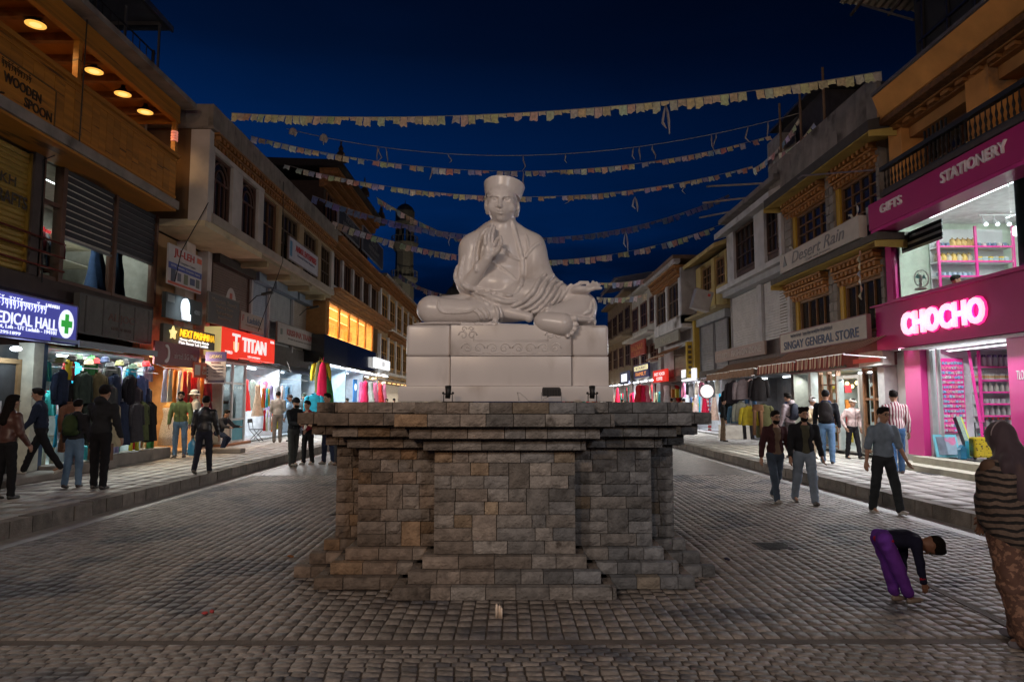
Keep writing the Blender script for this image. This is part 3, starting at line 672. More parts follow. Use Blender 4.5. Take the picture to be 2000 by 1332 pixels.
    Rg([(917, 571), (944, 576), (966, 584), (990, 590), (1008, 588)], 5.15, 2.5); Rg([(921, 574), (938, 586), (955, 595)], 3.58, 2); Rg([(958, 569), (980, 575), (998, 577)], 4.26, 2)
    Rg([(932, 572), (952, 576), (964, 571)], 3.58, 2)
    for pts in (((1066, 535), (1052, 549), (1040, 571), (1019, 590), (1002, 598)), ((1081, 537), (1065, 554), (1053, 577), (1032, 594), (1012, 603)), ((1093, 541), (1077, 557), (1062, 582), (1042, 601), (1027, 607)),
                ((1104, 545), (1088, 560), (1073, 582), (1056, 602), (1040, 611)), ((1112, 549), (1099, 563), (1088, 578), (1075, 596), (1066, 606)), ((1118, 554), (1105, 568), (1094, 582), (1082, 596))):
        Rg(list(pts), 5.0, 1.2, -.008)
    for pts in (((1074, 537), (1059, 552), (1047, 574), (1026, 592), (1008, 601)), ((1088, 540), (1071, 556), (1058, 580), (1037, 598), (1020, 605)), ((1099, 544), (1083, 559), (1068, 582), (1049, 602), (1034, 609)), ((1108, 548), (1094, 562), (1081, 580), (1066, 599), (1054, 609))):
        Rg(list(pts), 2.2, 1.0, -.004, True)
    for pts in (((936, 455), (928, 480), (924, 506), (921, 528)), ((1012, 452), (1020, 480), (1026, 508), (1027, 536), (1022, 560)), ((925, 577), (945, 584), (962, 592)), ((935, 566), (958, 573), (985, 581), (1004, 584))): Rg(list(pts), 2.0, 1.2, -.003, True)
    for pts in (((1156, 590), (1152, 606), (1140, 614)), ((1160, 584), (1160, 608), (1152, 626)), ((1150, 630), (1158, 622), (1163, 636))): Rg(list(pts), 3.14, 1.6)
    Rg([(857, 584), (856, 600), (866, 610), (890, 611), (915, 609), (935, 603)], 2.24, 1.5)
    Rg([(968, 598), (972, 612), (968, 626), (955, 633), (930, 632)], 4.48, 2); Rg([(974, 597), (979, 614), (975, 628), (962, 636)], 3.81, 2)
    for pts in (((935, 603), (946, 612), (950, 622)), ((945, 601), (954, 612), (957, 624)), ((925, 606), (936, 614), (940, 624))): Rg(list(pts), 2.24, 1.5)
    V, Q = S.mesh(); V = V - np.array((PEDX, 8.3, 2.64))
    return np_mesh('seated_statue', V, Q, marble)
st = link('seated_statue', build_statue()); st.location = (PEDX, 8.3, 2.64); ORG[st.name] = Vector(st.location)
tag(st, 'white marble statue of a seated robed man in a drum cap, one hand raised', 'statue')
def floodlight(px, d, wide, lab):
    x, _, _ = at_y(px, 784, d); t = thing('floodlight', lab, 'floodlight', (x, d, 1.792), 0, 'floodlights before the marble seat'); z = 1.792
    if wide:
        b = MB(); b.hexa([(x-.105, d-.03, z+.055), (x+.095, d-.03, z+.055), (x+.085, d+.05, z+.075), (x-.095, d+.05, z+.075), (x-.105, d-.03, z+.135), (x+.095, d-.03, z+.135), (x+.085, d+.05, z+.155), (x-.095, d+.05, z+.155)]); bevel(b.build('housing', black, t), .008)
        for k in range(7): f = MB(); f.box(x-.09+k*.029, x-.083+k*.029, d-.05, d-.028, z+.06, z+.13); f.build('cooling_fin', black, t)
        b = MB()
        for s in (-.11, .10): b.beam((x+s, d, z+.1), (x+s, d, z+.005), .008, .02)
        b.beam((x-.11, d, z+.006), (x+.10, d, z+.006), .02, .008); b.build('bracket', metal, t, color=(.4, .4, .42))
        c = MB(); c.tube([(x-.03, d, z+.06), (x-.12, d-.02, z+.008), (x-.24, d-.03, z+.01), (x-.33, d, z+.09), (x-.36, d+.0, z+.10), (x-.345, d, z+.01)], .006, 6); c.build('cable', plast, t, True, color=(.6, .58, .56))
    else:
        b = MB(); b.tube([(x-.004, d, z+.035), (x+.002, d+.005, z+.10), (x, d+.015, z+.165)], [.026, .03, .034], 12); b.build('housing', black, t, True)
        b = MB()
        for s in (-.045, .045): b.tube([(x+s, d, z), (x+s, d, z+.07), (x+s*.6, d, z+.085)], .005, 6)
        b.ball((x-.05, d, z+.09), .014); b.ball((x+.05, d, z+.09), .014); b.build('bracket', black, t)
floodlight(875, 7.2, False, 'small black spotlight on its yoke, left of the other two'); floodlight(1078, 7.2, True, 'wide black floodlight with a trailing white cable'); floodlight(1157, 7.2, False, 'small black spotlight on its yoke, beside the wide one')
# ------------------------------------------------------------------ building components
class Fac:
    def __init__(s, side, x0): s.s = side; s.x0 = x0
    def X(s, o): return s.s*(s.x0 - o)
    def box(s, b, y0, y1, o0, o1, z0, z1):
        a, c = sorted((s.X(o0), s.X(o1))); b.box(a, c, y0, y1, z0, z1); return b
    def part(s, name, par, y0, y1, o0, o1, z0, z1, mat, color=None, label=None):
        return s.box(MB(), y0, y1, o0, o1, z0, z1).build(name, mat, par, color=color, label=label)
    def frame(s, y, z, o): return fr(s.s, y, z, s.X(o))
def building(F, y0, y1, ztop, label, depth=6., color=(.2, .16, .12), o=-.35, z0=0., back=None, sz=3.25):
    t = thing('building', label, 'building', (F.X(0), (y0+y1)/2, 0), 0); bk = back if back is not None else -3.2
    F.part('rear_wall', t, y0, y1, o - depth, min(bk, -3.2), z0, ztop, plaster, color)
    if bk > -3.2: F.part('upper_wall', t, y0, y1, -3.2, bk, sz, ztop, plaster, color)
    return t
def window(F, par, y0, y1, z0, z1, o, nx=2, nz=2, color=(.10, .045, .02), fw=.07, arch=False, curtain=None, pane=glass, mw=.035, th=.10):
    b = MB(); F.box(b, y0, y0+fw, o-th, o, z0, z1); F.box(b, y1-fw, y1, o-th, o, z0, z1); F.box(b, y0+fw, y1-fw, o-th+.003, o-.003, z0, z0+fw); F.box(b, y0+fw, y1-fw, o-th+.003, o-.003, z1-fw, z1)
    iy0, iy1, iz0, iz1 = y0+fw, y1-fw, z0+fw, z1-fw
    zt = iz1 if not arch else iz0 + (iz1-iz0)*.62
    for k in range(1, nx): y = iy0 + (iy1-iy0)*k/nx; F.box(b, y-mw/2, y+mw/2, o-th*.7, o-.012, iz0, iz1 if not arch else zt)
    for k in range(1, nz): z = iz0 + (iz1-iz0)*k/nz; F.box(b, iy0, iy1, o-th*.7, o-.016, z-mw/2, z+mw/2)
    if arch:
        F.box(b, iy0, iy1, o-th*.7, o-.010, zt-.03, zt+.03); yc = (iy0+iy1)/2
        for rr in (.48, .30):
            r = (iy1-iy0)*rr; hz = min(r*1.1, iz1-zt-.04)
            b.tube([(F.X(o-.035), yc + r*math.cos(a), zt + hz*math.sin(a)) for a in [math.pi*i/12 for i in range(13)]], .03, 6)
        for sg in (-1, 1): F.box(b, yc+sg*(iy1-iy0)*.30-.02, yc+sg*(iy1-iy0)*.30+.02, o-th*.7, o-.02, iz0, zt)
    w = b.build('window', woodo, par, color=color)
    F.part('pane', w, iy0, iy1, o-th+.02, o-th+.03, iz0, iz1, pane)
    if curtain:
        rows = []; n = 18
        for z in (iz0, iz1): rows.append([(F.X(o-th-.05+.02*math.sin(i*2.1)), iy0+(iy1-iy0)*i/n, z) for i in range(n+1)])
        MB().grid(rows).build('curtain', cloth, w, True, color=curtain)
    return w
BEAM = None
def cornice(F, par, y0, y1, z0, z1, o, rows=3, reach=.4, color=None, indiv=False, mat=None, pitch=.24):
    """a carved Himalayan cornice: stacked planks with rows of projecting beam ends"""
    mat = mat or wood; b = MB(); h = (z1-z0)/rows; bb = MB()
    F.box(b, y0, y1, o-.25, o, z0, z1)
    for r in range(rows):
        zz = z0 + r*h; oo = o + reach*(r+.6)/rows
        F.box(b, y0-.02, y1+.02, o-.02, oo+.05, zz+h*.70, zz+h*.97)
        n = max(2, int((y1-y0)/pitch))
        for k in range(n):
            yc = y0 + (k+.5 + (.25 if r % 2 else -.1))*(y1-y0)/n
            if yc > y1-.05: continue
            w = pitch*.27
            if indiv and r < 3:
                q = MB(); F.box(q, yc-w, yc+w, o, oo, zz+h*.12, zz+h*.68); q.build('beam_end', mat, par)
            else: F.box(bb, yc-w, yc+w, o, oo, zz+h*.12, zz+h*.68)
    c = b.build('carved_cornice', mat, par)
    if bb.v: bb.build('beam_row', mat, c)['kind'] = 'stuff'
    return c
def shutter(F, par, y0, y1, z0, z1, o, color=(.3, .31, .33), pitch=.085, rails=True, name='roller_shutter', mat=None):
    b = MB(); n = max(3, int((z1-z0)/pitch)); ra = [];
    for k in range(n):
        for t, d in ((0, 0), (.25, .018), (.75, .022), (.98, .002)): ra.append((o+d, z0+(z1-z0)*(k+t)/n))
    b.grid([[(F.X(oo), y0, z), (F.X(oo), y1, z)] for oo, z in ra]); sh = b.build(name, mat or steel, par, color=color)
    if rails:
        r = MB()
        for y in (y0-.05, y1-.01): F.box(r, y, y+.06, o-.02, o+.07, z0, z1)
        r.build('guide_rail', steel, par, color=tuple(c*.9 for c in color))
    return sh
def lit(name, col, e): return M('lit_'+name, col, emit=e, var=0, ecol=col)
def signboard(frame, w, h, label, color, lines=(), thick=.10, mat=None, trim=None, group=None, name='shop_sign'):
    """frame: centre of the face; lines: (text, dx, dz, width, height, material or colour, options)"""
    p = frame.translation.copy(); t = thing(name, label, 'sign', p, 0, group)
    R3 = frame.to_3x3()
    def bx(nm, x0, x1, y0, y1, z0, z1, m, c=None):
        b = MB(); b.hexa([p + R3 @ Vector(q) for q in ((x0, y0, z0), (x1, y0, z0), (x1, y1, z0), (x0, y1, z0), (x0, y0, z1), (x1, y0, z1), (x1, y1, z1), (x0, y1, z1))]); return b.build(nm, m, t, color=c)
    bx('board', -w/2, w/2, -h/2, h/2, -thick, 0, mat or paint, color)
    if trim:
        for q in ((-w/2-.012, w/2+.012, h/2, h/2+.03), (-w/2-.012, w/2+.012, -h/2-.03, -h/2), (-w/2-.03, -w/2, -h/2, h/2), (w/2, w/2+.03, -h/2, h/2)): bx('trim', *q, -thick-.005, .012, paint, trim)
    for ln in lines:
        tx, dx, dz, lw, lh, m = ln[:6]; op = ln[6] if len(ln) > 6 else {}
        f = frame.copy(); f.translation = p + R3 @ Vector((dx, dz, .002))
        mm = m if not isinstance(m, tuple) else paint
        if tx == '#': bx('printed_panel', dx-lw/2, dx+lw/2, dz-lh/2, dz+lh/2, 0.0, .006, mm, m if isinstance(m, tuple) else None)
        elif tx == '#o':
            b = MB(); b.v = [tuple(p + R3 @ Vector((dx+lw/2*math.cos(a), dz+lh/2*math.sin(a), z))) for z in (0, .012) for a in [2*math.pi*i/20 for i in range(20)]]
            b.f = [tuple(range(19, -1, -1)), tuple(range(20, 40))] + [(i, (i+1) % 20, 20+(i+1) % 20, 20+i) for i in range(20)]; b.build('roundel', mm, t, color=m if isinstance(m, tuple) else None)
        elif tx == '#p':
            b = MB(); b.v = [tuple(p + R3 @ Vector((dx+lw*a, dz+lh*c, z))) for z in (0, op.get('depth', .02)) for a, c in op['poly']]; n = len(op['poly'])
            b.f = [tuple(range(n-1, -1, -1)), tuple(range(n, 2*n))] + [(i, (i+1) % n, n+(i+1) % n, n+i) for i in range(n)]; b.build('emblem', mm, t, color=m if isinstance(m, tuple) else None)
        else: letters(tx, mm, t, f, lw, lh, op.get('depth', .012), op.get('bold', 0.), op.get('shear', 0.), font=op.get('font'), color=m if isinstance(m, tuple) else None)
    return t
def glyph_line(frame, par, x0, x1, z0, h, mat, color, seed, depth=.008):
    """hanging-head letters of the local script, drawn as strokes"""
    rg = random.Random(seed); b = MB(); p = frame.translation; R3 = frame.to_3x3(); x = x0
    T = lambda u, v: tuple(p + R3 @ Vector((u, v, depth)))
    while x < x1 - h*.4:
        w = h*rg.uniform(.38, .6); r = h*.055
        b.tube([T(x, z0), T(x+w, z0)], r*1.2, 5)
        k = rg.randrange(4)
        if k == 0: b.tube([T(x+w*.8, z0), T(x+w*.8, z0-h*.55), T(x+w*.55, z0-h*.9)], r, 5); b.tube([T(x+w*.3, z0), T(x+w*.2, z0-h*.3), T(x+w*.5, z0-h*.4)], r, 5)
        elif k == 1: b.tube([T(x+w*.5+.3*w*math.cos(a), z0-h*.3+h*.25*math.sin(a)) for a in [i*.7 for i in range(8)]], r, 5); b.tube([T(x+w*.8, z0-h*.3), T(x+w*.7, z0-h)], r, 5)
        elif k == 2: b.tube([T(x+w*.2, z0), T(x+w*.15, z0-h*.4), T(x+w*.5, z0-h*.5), T(x+w*.9, z0-h*.3)], r, 5); b.tube([T(x+w*.9, z0), T(x+w*.9, z0-h*.7)], r, 5)
        else: b.tube([T(x+w*.7, z0), T(x+w*.5, z0-h*.25), T(x+w*.8, z0-h*.5), T(x+w*.3, z0-h*.8)], r, 5)
        if rg.random() < .45: b.tube([T(x+w*.1, z0+h*.35), T(x+w*.45, z0+h*.18), T(x+w*.8, z0+h*.38)], r*.9, 5)
        x += w + h*.12
        if rg.random() < .4: b.tube([T(x-h*.02, z0), T(x+h*.03, z0-h*.08)], r*.8, 4)
    o = b.build('script_lettering', mat, par, color=color); return o
def awning(F, y0, y1, zt, ot, zf, of, val, label, c1, c2, pitch=.16, group=None):
    t = thing('striped_awning', label, 'awning', (F.X(of), (y0+y1)/2, zf), 0, group)
    m = M('awning_%d%d' % (int(c1[0]*100), int(pitch*100)), c1, rough=.9, var=.2, scale=4, stripes=('Y', 1/pitch*.314*1.0, c2, .45), bump=.1) if c2 else cloth
    n = max(6, int((y1-y0)/pitch*2)); rows = []
    for j in range(5):
        u = j/4; rows.append([(F.X(ot+(of-ot)*u), y0+(y1-y0)*i/n, zt+(zf-zt)*u - .05*math.sin(math.pi*u) + .006*math.sin(i*.9+j)) for i in range(n+1)])
    b = MB(); b.grid(rows); k = len(b.v); b.grid([[(x, y, z-.008) for x, y, z in r] for r in rows]); b.build('canopy', m, t, color=c1)
    v = MB(); v.grid([[(F.X(of+.012*math.sin(i*1.3)), y0+(y1-y0)*i/n, zf-.005) for i in range(n+1)], [(F.X(of+.02+.02*math.sin(i*1.3)), y0+(y1-y0)*i/n, zf-val*(.9 if i % 2 else 1.05)) for i in range(n+1)]])
    v.build('valance', m, t, color=c1)
    for y in (y0+.1, y1-.1): a = MB(); a.beam((F.X(ot), y, zt-.55), (F.X(of-.03), y, zf-.01), .025, .025); a.build('support_arm', metal, t, color=(.4, .4, .4))
    a = MB(); a.beam((F.X(of-.01), y0, zf-.005), (F.X(of-.01), y1, zf-.005), .03, .03); a.build('front_bar', metal, t, color=(.5, .5, .5))
    return t
def shop_room(F, par, y0, y1, z0, z1, depth, color=(.55, .56, .55), o=0., light=None, lcol=(.82, .93, 1.), rows=1, tubes=True):
    b = MB(); F.box(b, y0, y1, o-depth-.06, o-depth, z0, z1); F.box(b, y0-.05, y0, o-depth, o-.02, z0, z1); F.box(b, y1, y1+.05, o-depth, o-.02, z0, z1)
    F.box(b, y0, y1, o-depth, o, z0-.05, z0); F.box(b, y0, y1, o-depth, o, z1, z1+.05)
    r = b.build('shop_room', dull, par, color=color)
    if light:
        if tubes:
            n = max(1, int((y1-y0)/2.2))
            for k in range(n):
                yc = y0+(y1-y0)*(k+.5)/n; q = MB(); F.box(q, yc-.6, yc+.6, o-.62, o-.57, z1-.10, z1-.05); q.build('tube_light', tube_lit if lcol[2] > .8 else warm_lit, par)
        lamp('AREA', (F.X(o-.30), (y0+y1)/2, z1-.10), light*SHOP, lcol, .07, (F.X(o+1.1), (y0+y1)/2, z0-.6), max(.3, (y1-y0)*.8))
        spill(F, par, y0, y1, z1+.02, o+.42, light, lcol)
    return r
def spill(F, par, y0, y1, z, o, e, lcol):  # black battens and an area lamp added to brighten the street
    n = max(1, int((y1-y0)/2.4)); q = MB()
    for k in range(n): yc = y0+(y1-y0)*(k+.5)/n; F.box(q, yc-.5, yc+.5, o-.10, o-.06, z+.03, z+.10)
    q.build('added_batten', black, par)
    lamp('AREA', (F.X(o), (y0+y1)/2, z), e*SPILL, tuple(.55*q+.45*w for q, w in zip(lcol, (1., .82, .62))), .05, (F.X(o+2.2), (y0+y1)/2, z-1.9), max(.4, (y1-y0)*.8), spread=165)
CN = {'black': (.012, .012, .014), 'navy': (.015, .022, .05), 'charcoal': (.035, .036, .04), 'dark green': (.03, .05, .035), 'olive': (.085, .085, .035), 'red': (.42, .02, .025), 'crimson': (.5, .012, .06),
      'pink': (.55, .16, .26), 'white': (.65, .64, .62), 'cream': (.55, .47, .36), 'beige': (.33, .25, .18), 'brown': (.12, .06, .035), 'maroon': (.12, .012, .02), 'sky blue': (.03, .42, .62), 'denim blue': (.06, .12, .22), 'mustard': (.40, .30, .03),
      'yellow': (.6, .48, .03), 'orange': (.62, .20, .03), 'teal': (.02, .22, .24), 'lilac': (.32, .27, .45), 'grey': (.2, .2, .21), 'green': (.06, .22, .07), 'magenta': (.45, .02, .22)}
GM = {}
def garment_mesh(kind):
    if kind in GM: return GM[kind]
    b = MB(); rg = random.Random(hash(kind) % 97 if False else len(kind)*7)
    prof = {'jacket': [(.07, .05, 0), (.12, .07, -.03), (.215, .085, -.07), (.235, .10, -.2), (.225, .10, -.45), (.245, .11, -.72)],
            'coat': [(.07, .05, 0), (.12, .07, -.03), (.215, .085, -.07), (.23, .10, -.25), (.22, .10, -.5), (.28, .13, -1.05)],
            'shirt': [(.06, .03, 0), (.11, .05, -.03), (.20, .06, -.07), (.215, .07, -.2), (.21, .06, -.4), (.225, .07, -.62)],
            'dress': [(.05, .03, 0), (.10, .05, -.02), (.17, .08, -.07), (.175, .09, -.22), (.14, .085, -.42), (.20, .13, -.65), (.29, .19, -1.25)],
            'scarf': [(.03, .03, 0), (.06, .04, -.06), (.09, .03, -.3), (.10, .025, -.6), (.11, .03, -.95)],
            'trousers': [(.17, .05, 0), (.18, .07, -.08), (.20, .08, -.22)]}[kind]
    n = 20; base = 0; rows = []
    for w, t, z in prof:
        fold = min(1, max(0, (-z-.1)*1.6)); rows.append([(w*math.cos(a), t*math.sin(a)*(1+.35*fold*math.sin(7*a+z*4)) + .012*math.sin(z*14+a), z + .01*fold*math.sin(3*a)) for a in [2*math.pi*i/n for i in range(n)]])
    for r in rows: b.v += r
    for i in range(len(rows)-1):
        for k in range(n): a = i*n+k; c = i*n+(k+1) % n; b.f.append((a, a+n, c+n, c))
    if kind in ('jacket', 'coat', 'shirt'):
        for s in (-1, 1): b.tube([(s*.17, 0, -.075), (s*.225, .0, -.12), (s*.275, .01, -.36), (s*.285, -.02, -.62)], [.05, .07, .06, .052], 9)
        b.tube([(-.06, -.04, .0), (-.05, .04, .02), (.05, .04, .02), (.06, -.04, 0)], .018, 6)
    if kind == 'trousers':
        for s in (-1, 1): b.tube([(s*.10, 0, -.18), (s*.11, .0, -.55), (s*.115, .01, -.98)], [.10, .085, .08], 10, flat=.7)
    b.tube([(0, 0, -.01), (0, 0, .06), (.02, 0, .085), (0, 0, .10)], .004, 4)
    me = mesh_of(b, kind, cloth, True); GM[kind] = me; return me
USED = {}
def garment(kind, cn, x, y, z, rz, place, group, sc=1.0, mat=None):
    o = link(kind, garment_mesh(kind)); o.location = (x, y, z); o.rotation_euler = (RN.uniform(-.04, .04), RN.uniform(-.05, .05), rz + RN.uniform(-.15, .15)); o.scale = (sc*RN.uniform(.92, 1.08), sc, sc*RN.uniform(.93, 1.06))
    c = CN[cn]; o.color = (*(v*RN.uniform(.85, 1.15) for v in c), 1); ORG[o.name] = Vector(o.location)
    lab = f'{cn} {kind} {place}'; pv_ = USED.get('prev')
    if lab in USED and pv_ and len(lab.split()) < 11: lab = f'{cn} {kind} next to a {pv_} {place}'
    USED[lab] = 1; USED['prev'] = f'{cn} {kind}'
    tag(o, lab, 'clothing', group); return o
def rail(F, y0, y1, o, z, label):
    b = MB(); b.tube([(F.X(o), y0, z), (F.X(o), y1, z)], .012, 6)
    for y in (y0+.1, y1-.1): b.tube([(F.X(o), y, z), (F.X(o-.3), y, z+.12)], .008, 5)
    return tag(b.build('hanging_rail', metal, color=(.5, .5, .5)), label, 'rail')
def stand(x, y, z0, h, label):
    t = thing('display_stand', label, 'stand', (x, y, z0)); b = MB(); b.cyl((x, y, z0+.02), (x, y, z0+h), .012, n=8); b.build('pole', metal, t, True, color=(.5, .5, .5))
    f = MB(); f.lathe([(.16, 0), (.16, .012), (.02, .03)], (x, y, z0), 16); f.build('foot', metal, t, color=(.4, .4, .4)); return t
# ------------------------------------------------------------------ left side of the street
FL = Fac(-1, 10.0)
OR = (.36, .17, .05)
# the house with the pine balcony
L1 = building(FL, 2, 19.08, 9.95, 'pine balcony house with warm lamps above the medicine shop', color=(.13, .10, .08), o=-.35, back=-2.9, sz=3.2)
FL.part('balcony_slab', L1, 2, 18.55, -.4, .90, 7.06, 7.28, concrete); FL.part('soffit_board', L1, 2, 18.5, .0, .84, 7.0, 7.055, pine)
y = 3.0
while y < 18.4:
    w = min(RN.uniform(.26, .34), 18.46-y); FL.part('plank', L1, y+.004, y+w-.004, .76, .80+RN.uniform(-.004, .004), 7.28, 8.50, pine); y += w
FL.part('plank', L1, 18.462, 18.50, -.6, .80, 7.28, 8.50, pine)
FL.part('light_stop_liner', L1, 3, 18.45, .70, .752, 7.281, 8.499, pine); FL.part('handrail', L1, 3, 18.55, .72, .88, 8.502, 8.60, pine); FL.part('handrail', L1, 18.44, 18.56, -.6, .72, 8.502, 8.60, pine)  # unseen liner added to stop lamp light leaking between the planks
for z in (7.36, 8.38): FL.part('panel_rail', L1, 3, 18.5, .806, .825, z, z+.07, pine)
for yy in (9.9, 14.12, 18.40): FL.part('balcony_post', L1, yy-.06, yy+.06, .70, .82, 8.602, 9.50, pine)
for k in range(4): m = MB(); m.lathe([(.085, 0), (.095, .03), (.085, .06)], (FL.X(.76), 18.40, 8.95+k*.075), 12); m.build('post_ring', lit('rose', (1., .35, .25), .35), L1)
FL.part('fascia_board', L1, 3, 18.50, .70, .82, 9.50, 10.0, pine); FL.part('fascia_board', L1, 18.50, 18.56, -.6, .82, 9.50, 10.0, pine); FL.part('fascia_rail', L1, 3, 18.52, .823, .85, 9.50, 9.58, pine)
FL.part('eave', L1, 2, 18.75, -3.4, 1.18, 10.02, 10.17, concrete, )
FL.part('balcony_back_wall', L1, 3, 18.9, -1.3, -1.2, 7.28, 9.98, plaster, (.34, .29, .24)); FL.part('balcony_end_wall', L1, 18.82, 18.95, -1.2, -.3, 7.28, 9.98, plaster, (.3, .26, .22))
FL.part('balcony_ceiling', L1, 3, 18.5, -1.2, .70, 9.84, 9.90, pine)
for k in range(16): yy = 4+k*.95; FL.part('ceiling_beam', L1, yy-.07, yy+.07, -1.2, .69, 9.66, 9.835, wood)
for yy in (10.6, 12.9, 15.1, 17.3):
    FL.part('wall_column', L1, yy-.16, yy+.16, -1.195, -.95, 7.28, 9.65, plaster, (.55, .50, .46)); window(FL, L1, yy+.4, yy+1.6, 7.35, 9.3, -1.1, 2, 2, (.22, .10, .03), curtain=(.4, .3, .2))
for i, yy in enumerate((11.2, 13.59, 15.6, 16.81, 17.89)):
    x = FL.X(.2); t = thing('pendant_lamp', ['warm round lamp, hidden first of the row under the pine ceiling', 'warm round lamp under the pine ceiling, above the wooden board', 'warm round lamp just past the balcony post', 'warm round lamp between two others under the pine ceiling', 'warm round lamp beside the far corner post of the pine balcony'][i], 'lamp', (x, yy, 9.55), 0, 'round lamps under the pine ceiling')
    m = MB(); m.lathe([(.21, .0), (.205, .03), (.10, .10), (.055, .16), (.05, .22)], (x, yy, 9.57), 18); m.build('lamp_shade', black, t, True)
    m = MB(); m.lathe([(.195, 0), (.195, .012)], (x, yy, 9.560), 18); m.build('lamp_disc', M('lamp_disc', (1., .50, .09), emit=1.15, var=0, ecol=(1., .50, .09)), t)
    m = MB(); m.lathe([(.11, 0), (.11, .008)], (x, yy, 9.553), 14); m.build('lamp_core', M('lamp_core', (1., .66, .22), emit=1.3, var=0, ecol=(1., .62, .2)), t)
    lamp('SPOT', (x, yy, 9.53), 85, (1., .55, .18), .2, (x-.12, yy, 7), spot=158)
b = signboard(FL.frame(11.55, 7.66, .845), 3.65, .74, 'carved wooden spoon shop board on the pine balcony front', (.30, .14, .03),
    [('WOODEN', .92, .02, 1.0, .19, (.03, .014, .006), {'bold': .02, 'font': None}), ('SPOON', 1.36, -.22, .78, .19, (.03, .014, .006), {'bold': .02}), ('THE', .1, .02, .4, .19, (.03, .014, .006), {'bold': .02})], thick=.03, mat=pine, trim=(.10, .05, .015))
glyph_line(FL.frame(11.55, 7.66, .845), b, .35, 1.15, .30, .13, paint, (.03, .014, .006), 3)
m = MB(); m.tube([(FL.X(.851), 10.6+1.4*i/14, 7.36+.035*math.sin(i*.9)) for i in range(15)], .02, 6); m.build('carved_spoon', paint, b, color=(.03, .014, .006))
# roof terrace of the pine house
rt = thing('roof_railing', 'dark mesh railing on the terrace above the pine balcony', 'railing', (FL.X(.6), 14, 10.17)); r = MB()
for k in range(40): yy = 5+k*.32; r.beam((FL.X(.55), yy, 10.17), (FL.X(.55), yy, 11.05), .018, .018)
for z in (10.25, 10.65, 11.05): r.beam((FL.X(.55), 5, z), (FL.X(.55), 17.6, z), .03, .03)
r.build('bars', black, rt)
for k in range(6): q = MB(); q.beam((FL.X(.55), 5+k*2.5, 10.17), (FL.X(.55), 5+k*2.5, 11.1), .06, .06); q.build('post', metal, rt, color=(.12, .12, .13))
ct = thing('terrace_canopy', 'flat metal canopy on thin posts over the roof terrace', 'canopy', (FL.X(-.6), 14, 12)); r = MB(); FL.box(r, 6, 18.0, -3, .75, 11.92, 12.0); r.build('roof_sheet', steel, ct, color=(.13, .14, .16)); FL.part('edge_trim', ct, 6, 18.02, .752, .80, 11.88, 12.04, metal, (.3, .3, .32))
FL.part('cross_beam', ct, 17.5, 17.6, -3, .7, 11.8, 11.915, metal, (.2, .2, .21))
for yy, o in ((17.55, .66), (16.6, .3), (12, .6)): q = MB(); q.beam((FL.X(o), yy, 10.17), (FL.X(o), yy, 11.8), .05, .05); q.build('post', metal, ct, color=(.22, .22, .24))
# first floor of the pine house
FL.part('floor_band', L1, 2, 19.05, -.3, .06, 4.05, 4.42, dull, (.05, .035, .028)); FL.part('wall_pier', L1, 13.98, 14.28, -.35, .10, 4.42, 7.0, dull, (.06, .045, .04))
shutter(FL, L1, 8.5, 13.95, 4.45, 6.95, -.02, (.30, .19, .03), .11)
q = signboard(FL.frame(12.9, 5.85, .03), 2.2, .02, 'faded shop lettering painted on the yellow roller shutter', (.3, .19, .03), [('HANDICRAFTS', 0, 0, 2.0, .26, (.04, .03, .02), {'bold': .015}), ('LADAKH', 0, .36, 1.3, .2, (.04, .03, .02))], thick=.004)
for z in (5.2, 4.9, 4.6): FL.part('shutter_bar', L1, 10, 14.9, .18, .24, z, z+.035, metal, (.16, .03, .02))
room = shop_room(FL, L1, 14.3, 19.05, 4.45, 7.0, 2.4, (.30, .29, .25), -.12, 0, tubes=False); lamp('AREA', (FL.X(-.7), 16.7, 6.9), 95, (.86, .96, .92), .08, (FL.X(-1.0), 16.7, 0), 3.5)
for yy, w in ((14.28, .10), (14.98, .14), (17.02, .10), (19.02, .10)): FL.part('show_window_post', L1, yy-w/2, yy+w/2, -.10, .10, 4.42, 7.0, woodo, (.085, .035, .018))
for z in (4.42, 6.05): FL.part('show_window_rail', L1, 14.34, 14.9, -.05, .06, z, z+.08, woodo, (.085, .035, .018))
FL.part('show_window_sill', L1, 15.05, 18.97, -.06, .08, 4.42, 4.5, woodo, (.085, .035, .018))
FL.part('pane', L1, 14.34, 14.90, -.015, -.010, 4.5, 7.0, clear); FL.part('pane', L1, 15.06, 16.96, -.015, -.010, 4.5, 7.0, clear); FL.part('pane', L1, 17.08, 18.96, -.015, -.010, 4.5, 7.0, clear)
for (a, c, zb), nm in zip(((15.08, 16.95, 5.45), (17.1, 18.95, 5.62)), ('near', 'far')):
    t = thing('striped_blind', f'dark striped roller blind in the {nm} half of the dress window', 'blind', (FL.X(.08), (a+c)/2, 7.0), 0, 'blinds of the dress window'); n = int((7.02-zb)/.155)
    for k in range(n): FL.part('slat', t, a, c, .02, .05, 7.02-(k+1)*.155+.045, 7.02-k*.155, dull, (.035, .036, .042))
    FL.part('backing_cloth', t, a, c, .0, .012, zb, 7.02, M('sheer_blind', (.62, .60, .52), rough=.8, trans=.25) if nm == 'near' else dull, (.13, .13, .13)); FL.part('bottom_bar', t, a, c, .0, .06, zb-.05, zb, metal, (.3, .3, .3))
for yy, cn, o in ((16.95, 'denim blue', -.34), (17.85, 'denim blue', -.32)):
    d = garment('dress', cn, FL.X(o), yy, 5.95, math.pi/2, ('on the form nearer the post' if yy < 17.5 else 'on the farther form') + ' behind the first floor dress window', None, 1.2)
